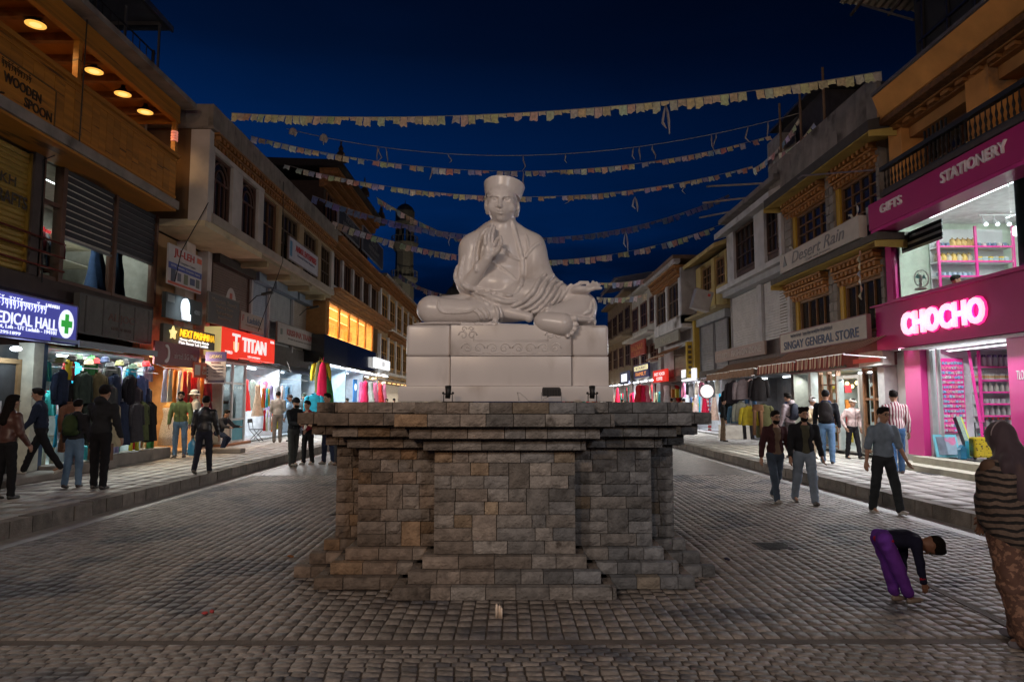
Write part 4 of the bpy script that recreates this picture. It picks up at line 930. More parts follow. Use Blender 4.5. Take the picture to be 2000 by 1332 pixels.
for k in range(14): garment('coat', ('charcoal', 'navy', 'black', 'brown', 'dark green', 'maroon', 'grey')[k % 7], FL.X(-.9-.05*(k % 5)), 14.9+k*.12, 5.75, 0.2, 'on the crowded rail along the wall of the dress shop', 'coats along the dress shop wall', .8)
sh = thing('clothes_shelf', 'pale shelf of folded coloured clothes inside the dress shop', 'shelf', (FL.X(-2), 16.5, 5.9)); FL.part('board', sh, 14.6, 18.6, -2.35, -1.4, 5.9, 5.93, dull, (.6, .55, .45)); FL.part('board', sh, 14.6, 18.6, -2.35, -1.4, 5.4, 5.43, dull, (.6, .55, .45))
for k in range(16): q = MB(); yy = 14.8+k*.235; FL.box(q, yy, yy+.2, -1.8, -1.45, 5.935, 5.935+RN.uniform(.08, .2)); cn = RN.choice(('red', 'pink', 'white', 'magenta', 'cream', 'crimson', 'lilac')); tag(q.build('folded_clothes', cloth, color=CN[cn]), f'{cn} folded clothes on the dress shop shelf', 'clothing', 'folded clothes on the dress shop shelf')
# medicine shop
md = signboard(FL.frame(12.95, 3.46, .42), 4.35, .82, 'lit blue medicine shop sign with a green cross in a white circle', None,
    [('MEDICAL HALL', .56, -.07, 1.92, .23, lit('white', (.80, .85, .95), .75), {'bold': .012}), ('Main Market, Leh - UT Ladakh - 194101', .38, -.24, 2.25, .09, lit('white', (.80, .85, .95), .75)), ('Mob : 9622951899', -.15, -.35, 1.2, .06, lit('white', (.8, .85, .95), .75)),
     ('LADAKH', 1.35, .32, .42, .07, lit('white', (.8, .85, .95), .75), {'bold': .02}), ('#o', 1.82, 0, .50, .62, lit('white', (.80, .85, .95), .75)), ('#p', 1.82, 0, .36, .42, lit('green', (.06, .62, .09), .42), {'poly': [(-.17, -.5), (.17, -.5), (.17, -.17), (.5, -.17), (.5, .17), (.17, .17), (.17, .5), (-.17, .5), (-.17, .17), (-.5, .17), (-.5, -.17), (-.17, -.17)]})],
    thick=.14, mat=lit('blue', (.10, .11, .52), .42), trim=(.12, .12, .3))
glyph_line(FL.frame(12.95, 3.46, .43), md, -.75, 1.2, .28, .17, lit('white', (.8, .85, .95), .75), None, 5)
lamp('AREA', (FL.X(.62), 13.4, 3.4), 8, (.45, .45, 1.), 2.5, (FL.X(3), 13.4, 2.6), .5)
FL.part('shop_wall', L1, 8, 12.6, -.4, -.05, .2, 3.0, dull, (.3, .31, .3)); 
dr = FL.part('door', L1, 12.72, 14.0, -.12, -.05, .25, 2.55, dull, (.05, .055, .06)); 
for a, c, z0, z1 in ((12.62, 12.72, .22, 2.65), (14.0, 14.1, .22, 2.65), (12.72, 14.0, 2.55, 2.65)): FL.part('door_frame', dr, a, c, -.14, .0, z0, z1, woodo, (.30, .2, .1))
for k in range(2): FL.part('paper_notice', dr, 13.1+k*.32, 13.34+k*.32, -.048, -.044, 1.5-.05*k, 1.85-.05*k, paint, (.6, .6, .62))
FL.part('shop_pillar', L1, 14.12, 14.42, -.1, .22, .2, 3.0, dull, (.50, .52, .44)); FL.part('shop_pillar', L1, 14.44, 14.60, -.1, .18, .2, 3.0, dull, (.07, .12, .2))
q = MB(); q.ball((FL.X(.25), 13.55, 2.83), .10, sz=.5); tag(q.build('entrance_lamp', tube_lit), 'bright white lamp above the medicine shop door', 'lamp'); lamp('POINT', (FL.X(.35), 13.55, 2.7), 14, (.85, .95, 1.), .1)
for y0, y1, o0, o1, z, lab in ((12.2, 14.7, 0, .85, .36, 'low stone step before the medicine shop door'), (14.5, 16.4, .1, .75, .45, 'rough stone block step before the clothes stall'), (16.5, 19.4, 0, .55, .52, 'long stone ledge under the hanging coats')):
    q = MB(); FL.box(q, y0, y1, o0, o1, .22, z); bevel(tag(q.build('stone_step', concrete), lab, 'step'), .03)
# clothes stall beneath the pine house
room = shop_room(FL, L1, 14.62, 18.9, .3, 2.95, 2.2, (.40, .45, .44), -.05, 120, (.80, .96, .95))
t = thing('stall_awning', 'dark weathered board awning over the clothes stall', 'awning', (FL.X(.5), 16.2, 3.05)); q = MB(); q.hexa([(FL.X(a), y, z) for z0 in (0,) for a, y, z in ((0, 14.3, 3.12), (1.0, 14.3, 2.98), (1.0, 17.5, 2.98), (0, 17.5, 3.12), (0, 14.3, 3.2), (1.0, 14.3, 3.06), (1.0, 17.5, 3.06), (0, 17.5, 3.2))]); q.build('board', steel, t, color=(.05, .06, .075)); FL.part('edge_strip', t, 14.3, 17.5, 1.002, 1.03, 2.93, 3.07, steel, (.10, .115, .14))
b = signboard(FL.frame(16.85, 3.78, .36), 3.1, .86, 'weathered grey tarpaulin sign with faded lettering above the clothes stall', (.115, .11, .10), [('ALIJOO', .15, .02, 1.2, .24, (.10, .045, .03), {'bold': .01}), ('GENERAL STORE', .15, -.22, .9, .08, (.09, .05, .04))], thick=.12, mat=dull, trim=(.05, .05, .05))
for k in range(5): q = MB(); FL.box(q, 15.5+k*.68, 15.54+k*.68, .362, .375, 3.36, 4.2); q.build('batten', dull, b, color=(.07, .065, .06))
rail(FL, 14.7, 18.9, .35, 2.55, 'steel hanging rail across the clothes stall front'); rail(FL, 14.7, 18.9, -.7, 2.6, 'steel hanging rail inside the clothes stall')
front = ['navy', 'black', 'dark green', 'black', 'olive', 'charcoal', 'navy', 'grey', 'black', 'charcoal', 'denim blue', 'navy']
for k, cn in enumerate(front): garment('jacket', cn, FL.X(.35+RN.uniform(-.1, .1)), 14.85+k*.33, 2.45 - .28*(k % 2), math.pi/2, f'in the upper front row of the clothes stall, {"near" if k < 4 else "middle" if k < 8 else "far"} part', 'jackets across the clothes stall front')
for k, cn in enumerate(('brown', 'charcoal', 'dark green', 'black', 'beige', 'navy', 'charcoal', 'olive', 'black')): garment('coat', cn, FL.X(.42+RN.uniform(-.1, .15)), 14.9+k*.43, 1.75, math.pi/2, 'in the lower front row of the clothes stall', 'coats low on the clothes stall', .95)
for k in range(26): cn = ('red', 'magenta', 'sky blue', 'white', 'lilac', 'orange', 'teal', 'pink', 'mustard', 'cream')[k % 10]; garment(('shirt', 'scarf')[k % 2], cn, FL.X(-.5-.9*(k % 3)/2), 14.8+k*.155, 2.7-.35*(k % 4), math.pi/2+.2, 'hanging inside the lit clothes stall', 'clothes inside the lit stall', .85)
for px, py, cn, kd, h in ((252, 745, 'navy', 'coat', 2.05), (268, 770, 'beige', 'jacket', 1.65), (262, 812, 'dark green', 'coat', 1.4)):
    x, y = at_z(px, 890, .24); y0 = y; garment(kd, cn, x+RN.uniform(-.05, .05), y0-.12*(2.1-h), h, .1, 'on the tall display stand at the stall corner', None, 1.0)
x, y = at_z(262, 893, .24); stand(x, y+.05, .22, 2.0, 'steel display stand carrying coats at the stall corner'); x, y = at_z(290, 888, .24); stand(x, y, .22, 1.3, 'thin steel stand beside the coat display')
for k, (px, py, cn, hh) in enumerate(((100, 905, 'grey', .5), (135, 905, 'teal', .4), (165, 890, 'brown', .45))):
    x, y = at_z(px, 920, .24); q = MB(); q.box(x-.2, x+.2, y+.4, y+.75, .36, .36+hh); bevel(tag(q.build('carton', dull, color=CN[cn]), f'{cn} carton on the step before the clothes stall', 'box'), .01)
for k in range(13):
    cn = ('olive', 'black', 'dark green', 'beige', 'red', 'navy', 'charcoal')[k % 7]; yy = 14.8+k*.31; q = MB(); q.lathe([(.15, 0), (.15, .01), (.10, .02), (.095, .10), (.06, .13)], (FL.X(.32+.05*(k % 2)), yy, 2.62+.05*(k % 3)), 12); tag(q.build('sun_hat', cloth, None, True, color=CN[cn]), f'{cn} hat hung under the clothes stall awning', 'hat', 'hats under the clothes stall awning')
for k in range(30): cn = ('teal', 'lilac', 'white', 'sky blue', 'magenta', 'grey', 'cream', 'green', 'red', 'mustard')[(k*3) % 10]; garment(('shirt', 'scarf', 'trousers')[k % 3], cn, FL.X(.05+.25*(k % 2)), 14.7+k*.14, (2.75, 1.55, 1.15)[k % 3] + RN.uniform(-.1, .1), math.pi/2+RN.uniform(-.6, .6), ('in the upper clutter of the clothes stall', 'low between the coats of the clothes stall', 'near the floor of the clothes stall')[k % 3], 'small clothes among the coats of the stall', .75)
# ---------------- the cream house with white window frames
L2 = building(FL, 19.1, 33.4, 9.6, 'cream house with white framed arched windows above the red watch sign', color=(.25, .165, .09), o=-.35, back=-2.6)
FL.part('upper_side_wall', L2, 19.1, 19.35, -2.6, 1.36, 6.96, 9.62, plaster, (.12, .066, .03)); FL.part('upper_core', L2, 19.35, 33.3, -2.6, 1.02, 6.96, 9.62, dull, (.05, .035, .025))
yy = 19.1
while yy < 33.2:
    w = .52; FL.part('parapet_panel', L2, yy+.006, yy+w-.006, 1.35, 1.50, 9.68, 10.34+RN.uniform(-.01, .01), concrete); yy += w
for k in range(6): FL.part('parapet_panel', L2, 19.1, 19.24, -2.6+k*.66, -1.95+k*.66, 9.68, 10.34, concrete)
FL.part('roof_slab', L2, 19.1, 33.3, -2.6, 1.34, 9.6, 9.675, concrete); FL.part('parapet_ledge', L2, 19.06, 33.3, 1.2, 1.54, 9.60, 9.672, concrete)
WH = (.46, .42, .39); TN = (.33, .24, .14)
for a, c, col in ((19.36, 19.52, WH), (20.86, 21.62, WH), (23.04, 23.55, WH), (25.08, 25.46, TN), (27.66, 28.28, TN), (30.4, 30.95, TN), (32.8, 33.3, WH)): FL.part('pier', L2, a, c, 1.02, 1.42, 7.22, 9.06, plaster, col)
FL.part('pier', L2, 19.08, 19.358, .9, 1.44, 6.92, 9.58, plaster, WH)
FL.part('lintel_band', L2, 19.36, 23.55, 1.02, 1.43, 9.062, 9.2, plaster, WH); FL.part('lintel_band', L2, 23.552, 33.3, 1.02, 1.40, 9.062, 9.16, plaster, TN)
FL.part('sill_band', L2, 19.36, 33.3, 1.02, 1.46, 6.96, 7.218, plaster, (.36, .31, .26))
cornice(FL, L2, 19.37, 33.3, 9.20, 9.60, 1.40, 2, .18, indiv=True, pitch=.26)
for a, c, ar, col, nx, nz in ((19.54, 20.84, True, (.085, .033, .018), 2, 1), (21.64, 23.02, True, (.085, .033, .018), 2, 1), (23.57, 25.06, False, (.13, .05, .02), 2, 2), (25.48, 27.64, False, (.10, .06, .025), 4, 3), (28.3, 30.38, False, (.10, .06, .025), 4, 3), (30.97, 32.78, False, (.10, .06, .025), 4, 3)):
    window(FL, L2, a, c, 7.22, 9.06, 1.33, nx, nz, col, .08, ar, (.28, .27, .27) if ar else None)
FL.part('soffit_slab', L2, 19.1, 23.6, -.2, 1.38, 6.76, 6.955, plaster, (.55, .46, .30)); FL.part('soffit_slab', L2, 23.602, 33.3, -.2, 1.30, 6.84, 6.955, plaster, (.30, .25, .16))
for k in range(4): FL.part('soffit_beam', L2, 24.5+k*2.6, 24.7+k*2.6, -.2, 1.25, 6.62, 6.838, plaster, (.34, .28, .16))
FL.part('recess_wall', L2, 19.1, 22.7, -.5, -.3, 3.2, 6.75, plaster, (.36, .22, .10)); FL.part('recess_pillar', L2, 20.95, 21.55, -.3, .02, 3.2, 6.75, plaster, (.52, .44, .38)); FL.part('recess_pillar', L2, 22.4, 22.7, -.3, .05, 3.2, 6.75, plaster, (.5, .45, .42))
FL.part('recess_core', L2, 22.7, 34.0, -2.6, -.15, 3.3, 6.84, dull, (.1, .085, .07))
sh = shutter(FL, L2, 22.8, 26.0, 4.2, 6.75, .0, (.11, .065, .05)); FL.part('shutter_box', L2, 22.75, 26.05, -.1, .30, 6.45, 6.76, dull, (.03, .022, .018))
e = MB(); yc = 24.4; e.v = [(FL.X(.035), yc+.5*math.cos(a), 5.1+.75*math.sin(a)) for a in [math.pi*i/16 for i in range(17)]]; e.f = [tuple(range(17))]; e.build('painted_arch', paint, sh, color=(.42, .38, .36)); FL.part('painted_emblem', sh, 24.15, 24.65, .036, .042, 5.1, 5.45, paint, (.40, .07, .04)); FL.part('painted_emblem', sh, 24.28, 24.5, .036, .042, 5.45, 5.65, paint, (.40, .07, .04))
for a, c, col in ((26.35, 27.95, (.24, .29, .36)), (28.3, 31.1, (.27, .29, .31)), (31.45, 33.8, (.36, .31, .26))):
    shutter(FL, L2, a, c, 4.2, 6.45, .0, col); FL.part('shutter_box', L2, a-.04, c+.04, -.1, .34, 6.46, 6.80, steel, (.20, .26, .34))
for a in (26.12, 28.05, 31.2, 33.9): FL.part('shutter_pillar', L2, a, a+.16, -.1, .12, 4.0, 6.45, plaster, (.42, .40, .4))
FL.part('sign_band', L2, 22.7, 34.8, -.3, .08, 3.2, 4.2, dull, (.10, .085, .075))
# boards on the cream house
b = signboard(FL.frame(20.1, 5.68, .42), 2.1, 1.15, 'white electronics shop banner with red lettering and a blue stripe', (.50, .47, .46), [('JU-LEH', -.12, .36, 1.25, .28, (.45, .03, .02), {'bold': .01}), ('Computer Centre', .1, .14, 1.0, .10, (.25, .25, .27)), ('#', 0, -.03, 2.08, .18, (.06, .08, .3)), ('CCTV - Biometric - Computers - Laptop', 0, -.03, 1.8, .07, (.6, .6, .6)), ('#', .86, .42, .3, .16, (.55, .10, .04)), ('#', 0, -.52, 2.08, .07, (.5, .09, .05))], thick=.05)
for k, (w, h) in enumerate(((.26, .36), (.2, .24), (.24, .3), (.3, .2), (.22, .26))): q = MB(); FL.box(q, 19.22+k*.39, 19.22+k*.39+w, .421, .43, 5.38-h/2, 5.38+h/2); q.build('printed_picture', paint, b, color=(.06+.05*(k % 3), .07+.05*(k % 3), .10+.05*(k % 2)))
b = signboard(FL.frame(20.15, 4.50, .42), 2.25, .72, 'dark box sign with a glowing white round emblem', (.018, .024, .026), [('4000', .78, .0, .4, .14, (.25, .27, .28)), ('#', -.85, .2, .4, .2, (.2, .22, .22)),
    ('#p', -.05, 0, .62, .64, lit('glow', (.80, .84, .9), .85), {'depth': .06, 'poly': [(-.2, -.5), (.5, -.5), (.5, -.2), (.36, -.2)] + [(.0+.37*math.cos(a), .06+.44*math.sin(a)) for a in [-.3+i*.35 for i in range(15)]] + [(-.28, -.3)]})], thick=.12)
lamp('AREA', (FL.X(.60), 20.1, 4.5), 4, (.7, .9, 1.), .7, (FL.X(.3), 20.1, 4.4), .7)
b = signboard(FL.frame(20.4, 3.68, .52), 3.3, .52, 'black pashmina shop sign with glowing yellow letters', (.02, .017, .010), [('NEXT PASHMINA', .42, .09, 2.3, .22, lit('yellow', (1., .55, .03), .72), {'bold': -.004, 'shear': .15, 'depth': .03}), ('House of Pashmina Shawls', .25, -.09, 1.9, .075, lit('white', (.8, .85, .95), .75)), ('Main Bazaar Leh Ladakh', .2, -.19, 1.9, .085, lit('white', (.8, .85, .95), .75)),
    ('#p', -1.15, .03, .42, .40, lit('yellow2', (1., .85, .35), .9), {'depth': .04, 'poly': [((.5 if i % 2 == 0 else .27)*math.sin(i*math.pi/5), (.5 if i % 2 == 0 else .27)*math.cos(i*math.pi/5)) for i in range(10)]})], thick=.10)
lamp('AREA', (FL.X(.66), 20.5, 3.75), 5, (1., .6, .1), 2., (FL.X(.3), 20.5, 3.6), .3)
signboard(FL.frame(19.25, 3.08, .72), 2.6, .62, 'dark red phone network board with a white swirl under the yellow lettered sign', (.17, .014, .02), [('airtel 5G Plus', .42, -.02, 1.35, .16, (.42, .30, .30)), ('#p', -.72, 0, .5, .5, (.62, .55, .55), {'poly': [(.35*math.cos(a)+.05, .5*math.sin(a)) for a in [-2.2+i*.33 for i in range(14)]] + [(.16*math.cos(a)+.08, .3*math.sin(a)+.05) for a in [2.0-i*.33 for i in range(11)]]})], thick=.05)
signboard(FL.frame(20.9, 2.72, .75), 1.5, .46, 'orange red dress shop board below the phone network board', lit('salmon', (.62, .12, .05), .35) and (.62, .14, .07), [('BEAUTY', .2, .08, .7, .11, (.7, .6, .5)), ('GALLERY', .2, -.07, .8, .11, (.7, .6, .5)), ('#', -.5, 0, .35, .3, (.65, .55, .5))], thick=.04)
x, y, z = at_y(421, 718, 21.0); b = signboard(fcam(x, y, z), .64, .98, 'purple and white travel poster board hung facing up the street', (.40, .36, .37), [('#', 0, .34, .63, .29, (.05, .03, .17)), ('LADAKH', 0, .34, .36, .10, (.62, .5, .3), {'bold': .02}), ('TRAVELS', 0, .15, .3, .05, (.2, .05, .1))] + [('* Tours and taxi', .06, .04-.1*k, .34, .045, (.15, .12, .16)) for k in range(4)] + [('#', .03, -.42, .5, .08, (.06, .04, .08))] + [('#o', -.24, .04-.1*k, .05, .05, (.04, .03, .05)) for k in range(5)], thick=.03)
q = signboard(FL.frame(24.87, 3.77, .62), 5.1, .93, 'glowing red watch shop sign with white letters', None, [('TITAN', .35, .02, 2.35, .50, lit('white2', (.92, .90, .88), .8), {'bold': .02, 'depth': .04}), ('WORLD', -1.95, -.34, .6, .10, lit('white2', (.92, .9, .88), .8)), ('LEH LADAKH', .35, -.38, 1.2, .07, lit('white2', (.92, .9, .88), .8)), ('INDIA', 2.25, .34, .4, .1, lit('white2', (.92, .9, .88), .8)), ('#p', -1.35, .02, .75, .62, lit('white2', (.92, .9, .88), .8), {'poly': [(-.45, .5), (.45, .5), (.45, .36), (.1, .36), (.1, -.5), (-.1, -.5), (-.1, .36), (-.45, .36)]}),
    ('#p', -1.35, -.05, .75, .5, lit('amber', (1., .62, .3), .7), {'poly': [(-.3, .2), (-.2, .2), (-.15, -.3), (-.05, -.4), (-.12, -.45), (-.28, -.3)]}), ('#p', -1.35, -.05, .75, .5, lit('amber', (1., .62, .3), .7), {'poly': [(.3, .2), (.2, .2), (.15, -.3), (.05, -.4), (.12, -.45), (.28, -.3)]})], thick=.55, mat=lit('red', (.80, .035, .016), .85))
FL.part('side_panel', q, 22.300, 22.318, .06, .618, 3.30, 4.235, lit('yellowpanel', (.75, .62, .25), .45))
lamp('AREA', (FL.X(.9), 24.9, 3.7), 26, (1., .12, .06), 4., (FL.X(3), 24.9, 2.4), .6)
b = signboard(FL.frame(22.95, 4.80, .42), 2.5, .95, 'dark grey travel agency board tilted between the shutters and the red sign', (.055, .05, .048), [('Mountain Travels', 0, .3, 2.0, .13, (.22, .18, .14)), ('Trekking Tours', 0, .1, 1.4, .11, (.25, .19, .13)), ('Taxi and Hotel', 0, -.08, 1.3, .11, (.25, .19, .13)), ('Booking', 0, -.26, 1.0, .10, (.25, .19, .13))], thick=.05, trim=(.14, .12, .10))
b = signboard(FL.frame(25.55, 4.70, .42), 2.3, .66, 'pale beige board with blue lettering above the red watch sign', (.34, .28, .23), [('Ladakh', .1, .08, 1.3, .24, (.06, .09, .16), {'bold': .01}), ('Handicraft Emporium', .1, -.14, 1.6, .07, (.3, .16, .08)), ('F', -.95, .1, .14, .22, (.4, .05, .04))], thick=.05)
b = signboard(FL.frame(31.4, 4.68, .42), 6.2, .82, 'worn white traders board with faded red letters', (.30, .265, .245), [('KRISHNA TRADERS', .3, .10, 4.4, .27, (.28, .05, .04), {'bold': .02}), ('Deals in garments and provisions', .3, -.18, 4.0, .09, (.15, .12, .12)), ('#', -2.6, .05, .25, .25, (.08, .1, .08))], thick=.06, trim=(.12, .10, .09))
b = signboard(FL.frame(28.0, 7.72, 1.55), 4.0, .85, 'white enterprise banner fixed below the wooden windows of the cream house', (.46, .45, .50), [('ANMOL ENTERPRISES', .25, .14, 2.9, .26, (.45, .03, .03), {'bold': .015}), ('General Order Suppliers', .25, -.12, 2.4, .12, (.12, .12, .2)), ('#', -1.75, .0, .26, .6, (.06, .2, .33))], thick=.05, trim=(.18, .14, .14))
# pashmina shop
shop_room(FL, L2, 19.1, 22.3, .3, 3.2, 2.2, (.55, .36, .18), .0, 85, (1., .72, .42))
for k in range(6):
    for j in range(4): q = MB(); yy = 19.25+k*.5; FL.box(q, yy, yy+.42, -2.1, -1.7, .6+j*.55, .6+j*.55+.38); tag(q.build('stacked_shawls', cloth, color=CN[('beige', 'brown', 'cream', 'mustard')[(k+j) % 4]]), f'{("beige", "brown", "cream", "mustard")[(k+j) % 4]} folded shawls on the back shelves of the pashmina shop', 'shawls', 'folded shawls in the pashmina shop')
rail(FL, 19.0, 22.2, .45, 2.72, 'hanging rail across the pashmina shop front')
for k, (kd, cn) in enumerate((('scarf', 'white'), ('scarf', 'cream'), ('scarf', 'orange'), ('scarf', 'white'), ('scarf', 'red'), ('scarf', 'brown'), ('dress', 'red'), ('scarf', 'cream'), ('scarf', 'orange'), ('dress', 'maroon'), ('scarf', 'red'))): garment(kd, cn, FL.X(.45), 19.1+k*.29, 2.68, math.pi/2, 'across the pashmina shop front', 'shawls and dresses before the pashmina shop')
for px, cn, lab in ((325, 'white', 'sleeveless patterned white dress on a golden dress form'), (312, 'maroon', 'dark checked dress on a form behind the white one')):
    x, y = at_z(px, 888, .22); y += (.4 if cn == 'maroon' else 0); t = thing('dress_form', lab, 'dress form', (x, y, .22)); m = MB(); m.lathe([(.17, 0), (.17, .02), (.03, .05), (.015, .1), (.015, .45)], (x, y, .22), 14); m.build('foot', metal, t, True, color=(.35, .3, .22))
    m = MB(); m.lathe([(.10, .95), (.14, 1.05), (.12, 1.18), (.16, 1.34), (.17, 1.42), (.06, 1.48), (.045, 1.56), (.02, 1.60)], (x, y, .22), 16, 1, .65); m.build('torso', plast, t, True, color=(.45, .26, .08))
    m = MB(); m.lathe([(.27, .28), (.24, .55), (.20, .85), (.15, 1.05), (.135, 1.18), (.17, 1.34), (.15, 1.40)], (x, y, .22), 20, 1, .68); m.build('dress', knit, t, True, color=(.72, .70, .66) if cn == 'white' else (.16, .06, .07))
# watch shop
shop_room(FL, L2, 24.0, 26.0, .35, 3.2, 2.2, (.55, .60, .60), .0, 55, (.85, .95, 1.))
t = thing('watch_shop_front', 'grey framed glass front of the watch shop under the red sign', 'shop front', (FL.X(0), 25, .3))
for a in (23.9, 24.75, 25.95): FL.part('mullion', t, a-.05, a+.05, -.03, .08, .3, 3.2, steel, (.45, .47, .48))
for z in (.3, 1.1, 2.4, 3.12): FL.part('transom', t, 23.95, 25.9, -.02, .06, z, z+.07, steel, (.45, .47, .48))
FL.part('plinth_panel', t, 24.8, 25.9, -.015, .03, .38, 1.09, paint, (.06, .30, .40)); FL.part('plinth_panel', t, 23.95, 24.7, -.015, .03, .38, 1.09, dull, (.45, .38, .3)); FL.part('brick_plinth', t, 23.7, 26.2, -.1, .25, .2, .3, dull, (.30, .13, .06))
FL.part('pane', t, 23.95, 25.9, 0., .004, 1.17, 3.12, clear)
for k in range(22): q = MB(); yy = 24.1+(k % 8)*.23; zz = 1.25+.42*(k//8)*1.2; q.ball((FL.X(-.5), yy, zz), .07, 8, 6); cn = RN.choice(('orange', 'white', 'yellow', 'brown', 'cream', 'black')); tag(q.build('display_item', plast, color=CN[cn]), f'{cn} round trinket on the glass shelves of the watch shop', 'trinket', 'trinkets on the watch shop shelves')
for z in (1.18, 1.68, 2.18): q = MB(); FL.box(q, 24.0, 25.9, -.8, -.3, z-.02, z); tag(q.build('display_shelf', clear), {1.18: 'lowest glass shelf in the watch shop window', 1.68: 'middle glass shelf in the watch shop window', 2.18: 'top glass shelf in the watch shop window'}[z], 'shelf')
# white clothes shop and blue shutter shop
shop_room(FL, L2, 26.2, 30.0, .3, 3.2, 2.4, (.80, .82, .84), .0, 165, (.86, .94, 1.))
shop_room(FL, L2, 30.2, 33.2, .3, 3.2, 1.0, (.45, .5, .55), .0, 110, (.75, .9, 1.)); shutter(FL, L2, 31.2, 33.1, .35, 2.6, -.5, (.42, .50, .58))
rail(FL, 26.3, 33.0, .35, 2.75, 'hanging rail from the white clothes shop to the blue shutter')
for k, cn in enumerate(('white', 'cream', 'red', 'white', 'grey', 'lilac', 'lilac', 'white', 'pink', 'cream', 'lilac', 'denim blue')): garment('dress' if k % 3 else 'scarf', cn, FL.X(-.4+.6*(k % 2)), 26.5+k*.36, 2.65-.2*(k % 2), math.pi/2, 'hung in the bright white clothes shop', 'dresses of the bright white clothes shop')
for k, cn in enumerate(('red', 'white', 'cream', 'orange', 'white', 'mustard', 'lilac')): garment('scarf', cn, FL.X(.45), 27.0+k*.32, 1.45, math.pi/2, 'on the low table rail before the bright white clothes shop', 'scarves low before the white shop', .9)
for k, cn in enumerate(('orange', 'red', 'sky blue', 'mustard')): garment('scarf', cn, FL.X(.4), 26.9+k*.22, 2.3, math.pi/2, 'in the coloured cluster at the near end of the white shop', 'coloured scarves of the white shop', .8)
for kd, cn, px, py, d in (('scarf', 'crimson', 631, 708, 28), ('scarf', 'olive', 624, 706, 28.2), ('scarf', 'green', 640, 735, 28.5), ('shirt', 'yellow', 627, 706, 28.4)):
    x, y, z = at_y(px, py, d); garment(kd, cn, x, y, z, .2, 'on the pole beside the blue shutter', None, 1.25 if kd == 'shirt' else 2.1)
x, y, z = at_y(614, 770, 26.5); garment('shirt', 'sky blue', x, y, z, 0, 'on a wire form above the crowd near the pedestal', None, 1.15); stand(x, y+.05, .22, z-.25, 'thin stand carrying the sky blue shirt')
t = thing('folding_chair', 'black folding chair at the edge of the white clothes shop', 'chair', (*at_z(500, 862, .22), .22)); x, y = at_z(500, 862, .22)
for s in (-.2, .2): q = MB(); q.tube([(x-.22, y+s, .22), (x+.2, y+s, .70)], .014, 6); q.tube([(x+.22, y+s, .22), (x-.2, y+s, .70), (x-.26, y+s, 1.1)], .014, 6); q.build('leg_frame', black, t)
q = MB(); q.box(x-.2, x+.2, y-.2, y+.2, .68, .71); q.build('seat', black, t); q = MB(); q.box(x-.28, x-.25, y-.2, y+.2, .95, 1.1); q.build('backrest', black, t)
aw = thing('curved_metal_awning', 'shiny curved metal awning catching the light of the blue shop', 'awning', (FL.X(.6), 31, 3.2)); q = MB(); q.grid([[(FL.X(1.0*math.sin(a)), y, 2.95+.42*math.cos(a)) for y in (28.6, 30.8, 31.0, 33.6)] for a in [i*math.pi/16 for i in range(9)]]); q.build('sheet', metal, aw, True, color=(.55, .62, .7))
# ---------------- carved wooden house
L3 = building(FL, 33.9, 46.9, 13.6, 'carved wooden house with a tiered roof and lit showroom', color=(.06, .04, .03), o=.2, back=-3.3)
F3 = Fac(-1, 9.0)
F3.part('upper_wall', L3, 33.9, 46.8, -3, -.1, 7.6, 10.1, plaster, (.4, .36, .34))
for k in range(5): a = 34.2+k*2.5; window(F3, L3, a, a+1.9, 7.7, 9.5, 0.02, 3, 1, (.12, .05, .02)); F3.part('pier', L3, a-.4, a-.02, -.1, .10, 7.4, 9.7, plaster, (.48, .45, .45))
cornice(F3, L3, 33.9, 46.8, 9.3, 10.1, 0, 3, .75); F3.part('sill_band', L3, 33.9, 46.8, -.1, .18, 7.4, 7.66, plaster, (.45, .42, .42))
cornice(F3, L3, 33.5, 50, 6.72, 7.4, .05, 3, .75)
F3.part('terrace_slab', L3, 33.7, 46.8, -3, .5, 10.1, 10.3, concrete)
F3.part('loft_wall', L3, 35.2, 46.5, -5, -.7, 10.3, 13.4, dull, (.05, .03, .02))
for k in range(7): a = 35.6+k*1.55; window(F3, L3, a, a+1.3, 10.9, 12.9, -.62, 2, 1, (.15, .065, .025))
cornice(F3, L3, 35.0, 46.7, 13.0, 14.0, -.65, 3, .8); 
q = MB(); q.hexa([(F3.X(-6), 34.6, 14.0), (F3.X(.45), 34.6, 14.0), (F3.X(.45), 47.0, 14.0), (F3.X(-6), 47.0, 14.0), (F3.X(-6), 34.6, 14.5), (F3.X(.3), 34.6, 14.3), (F3.X(.3), 47.0, 14.3), (F3.X(-6), 47.0, 14.5)]); q.build('roof', dull, L3, color=(.025, .02, .018))
for yy in (35.0, 41, 46.5): m = MB(); m.box(F3.X(.2)-.25, F3.X(.2)+.25, yy-.2, yy+.2, 14.3, 14.6); m.lathe([(.18, .3), (.22, .45), (.10, .6), (.14, .72), (.03, .95), (.06, 1.0), (.01, 1.2)], (F3.X(.2), yy, 14.3), 10); m.build('roof_finial', dull, L3, color=(.05, .03, .02))
F3.part('showroom_front', L3, 33.6, 34.0, -3, -.02, 5.1, 6.75, dull, (.3, .15, .05))
room = shop_room(F3, L3, 33.9, 45.2, 5.1, 6.74, 2.0, (.85, .60, .30), -.05, 0, tubes=False)
for oo in (-.4, -1.5): lamp('AREA', (F3.X(oo), 39.5, 6.68), 420, (1., .70, .34), .08, (F3.X(oo-.5), 39.5, 3), 10)
lamp('AREA', (F3.X(-.8), 39.5, 5.3), 1000, (1., .72, .36), .1, (F3.X(-1.2), 39.5, 9), 10)  # upward lamp added to brighten the showroom ceiling
for k in range(6): a = 33.9+k*2.25; F3.part('showroom_post', L3, a-.08, a+.08, -.05, .06, 5.1, 6.75, woodo, (.55, .25, .06))
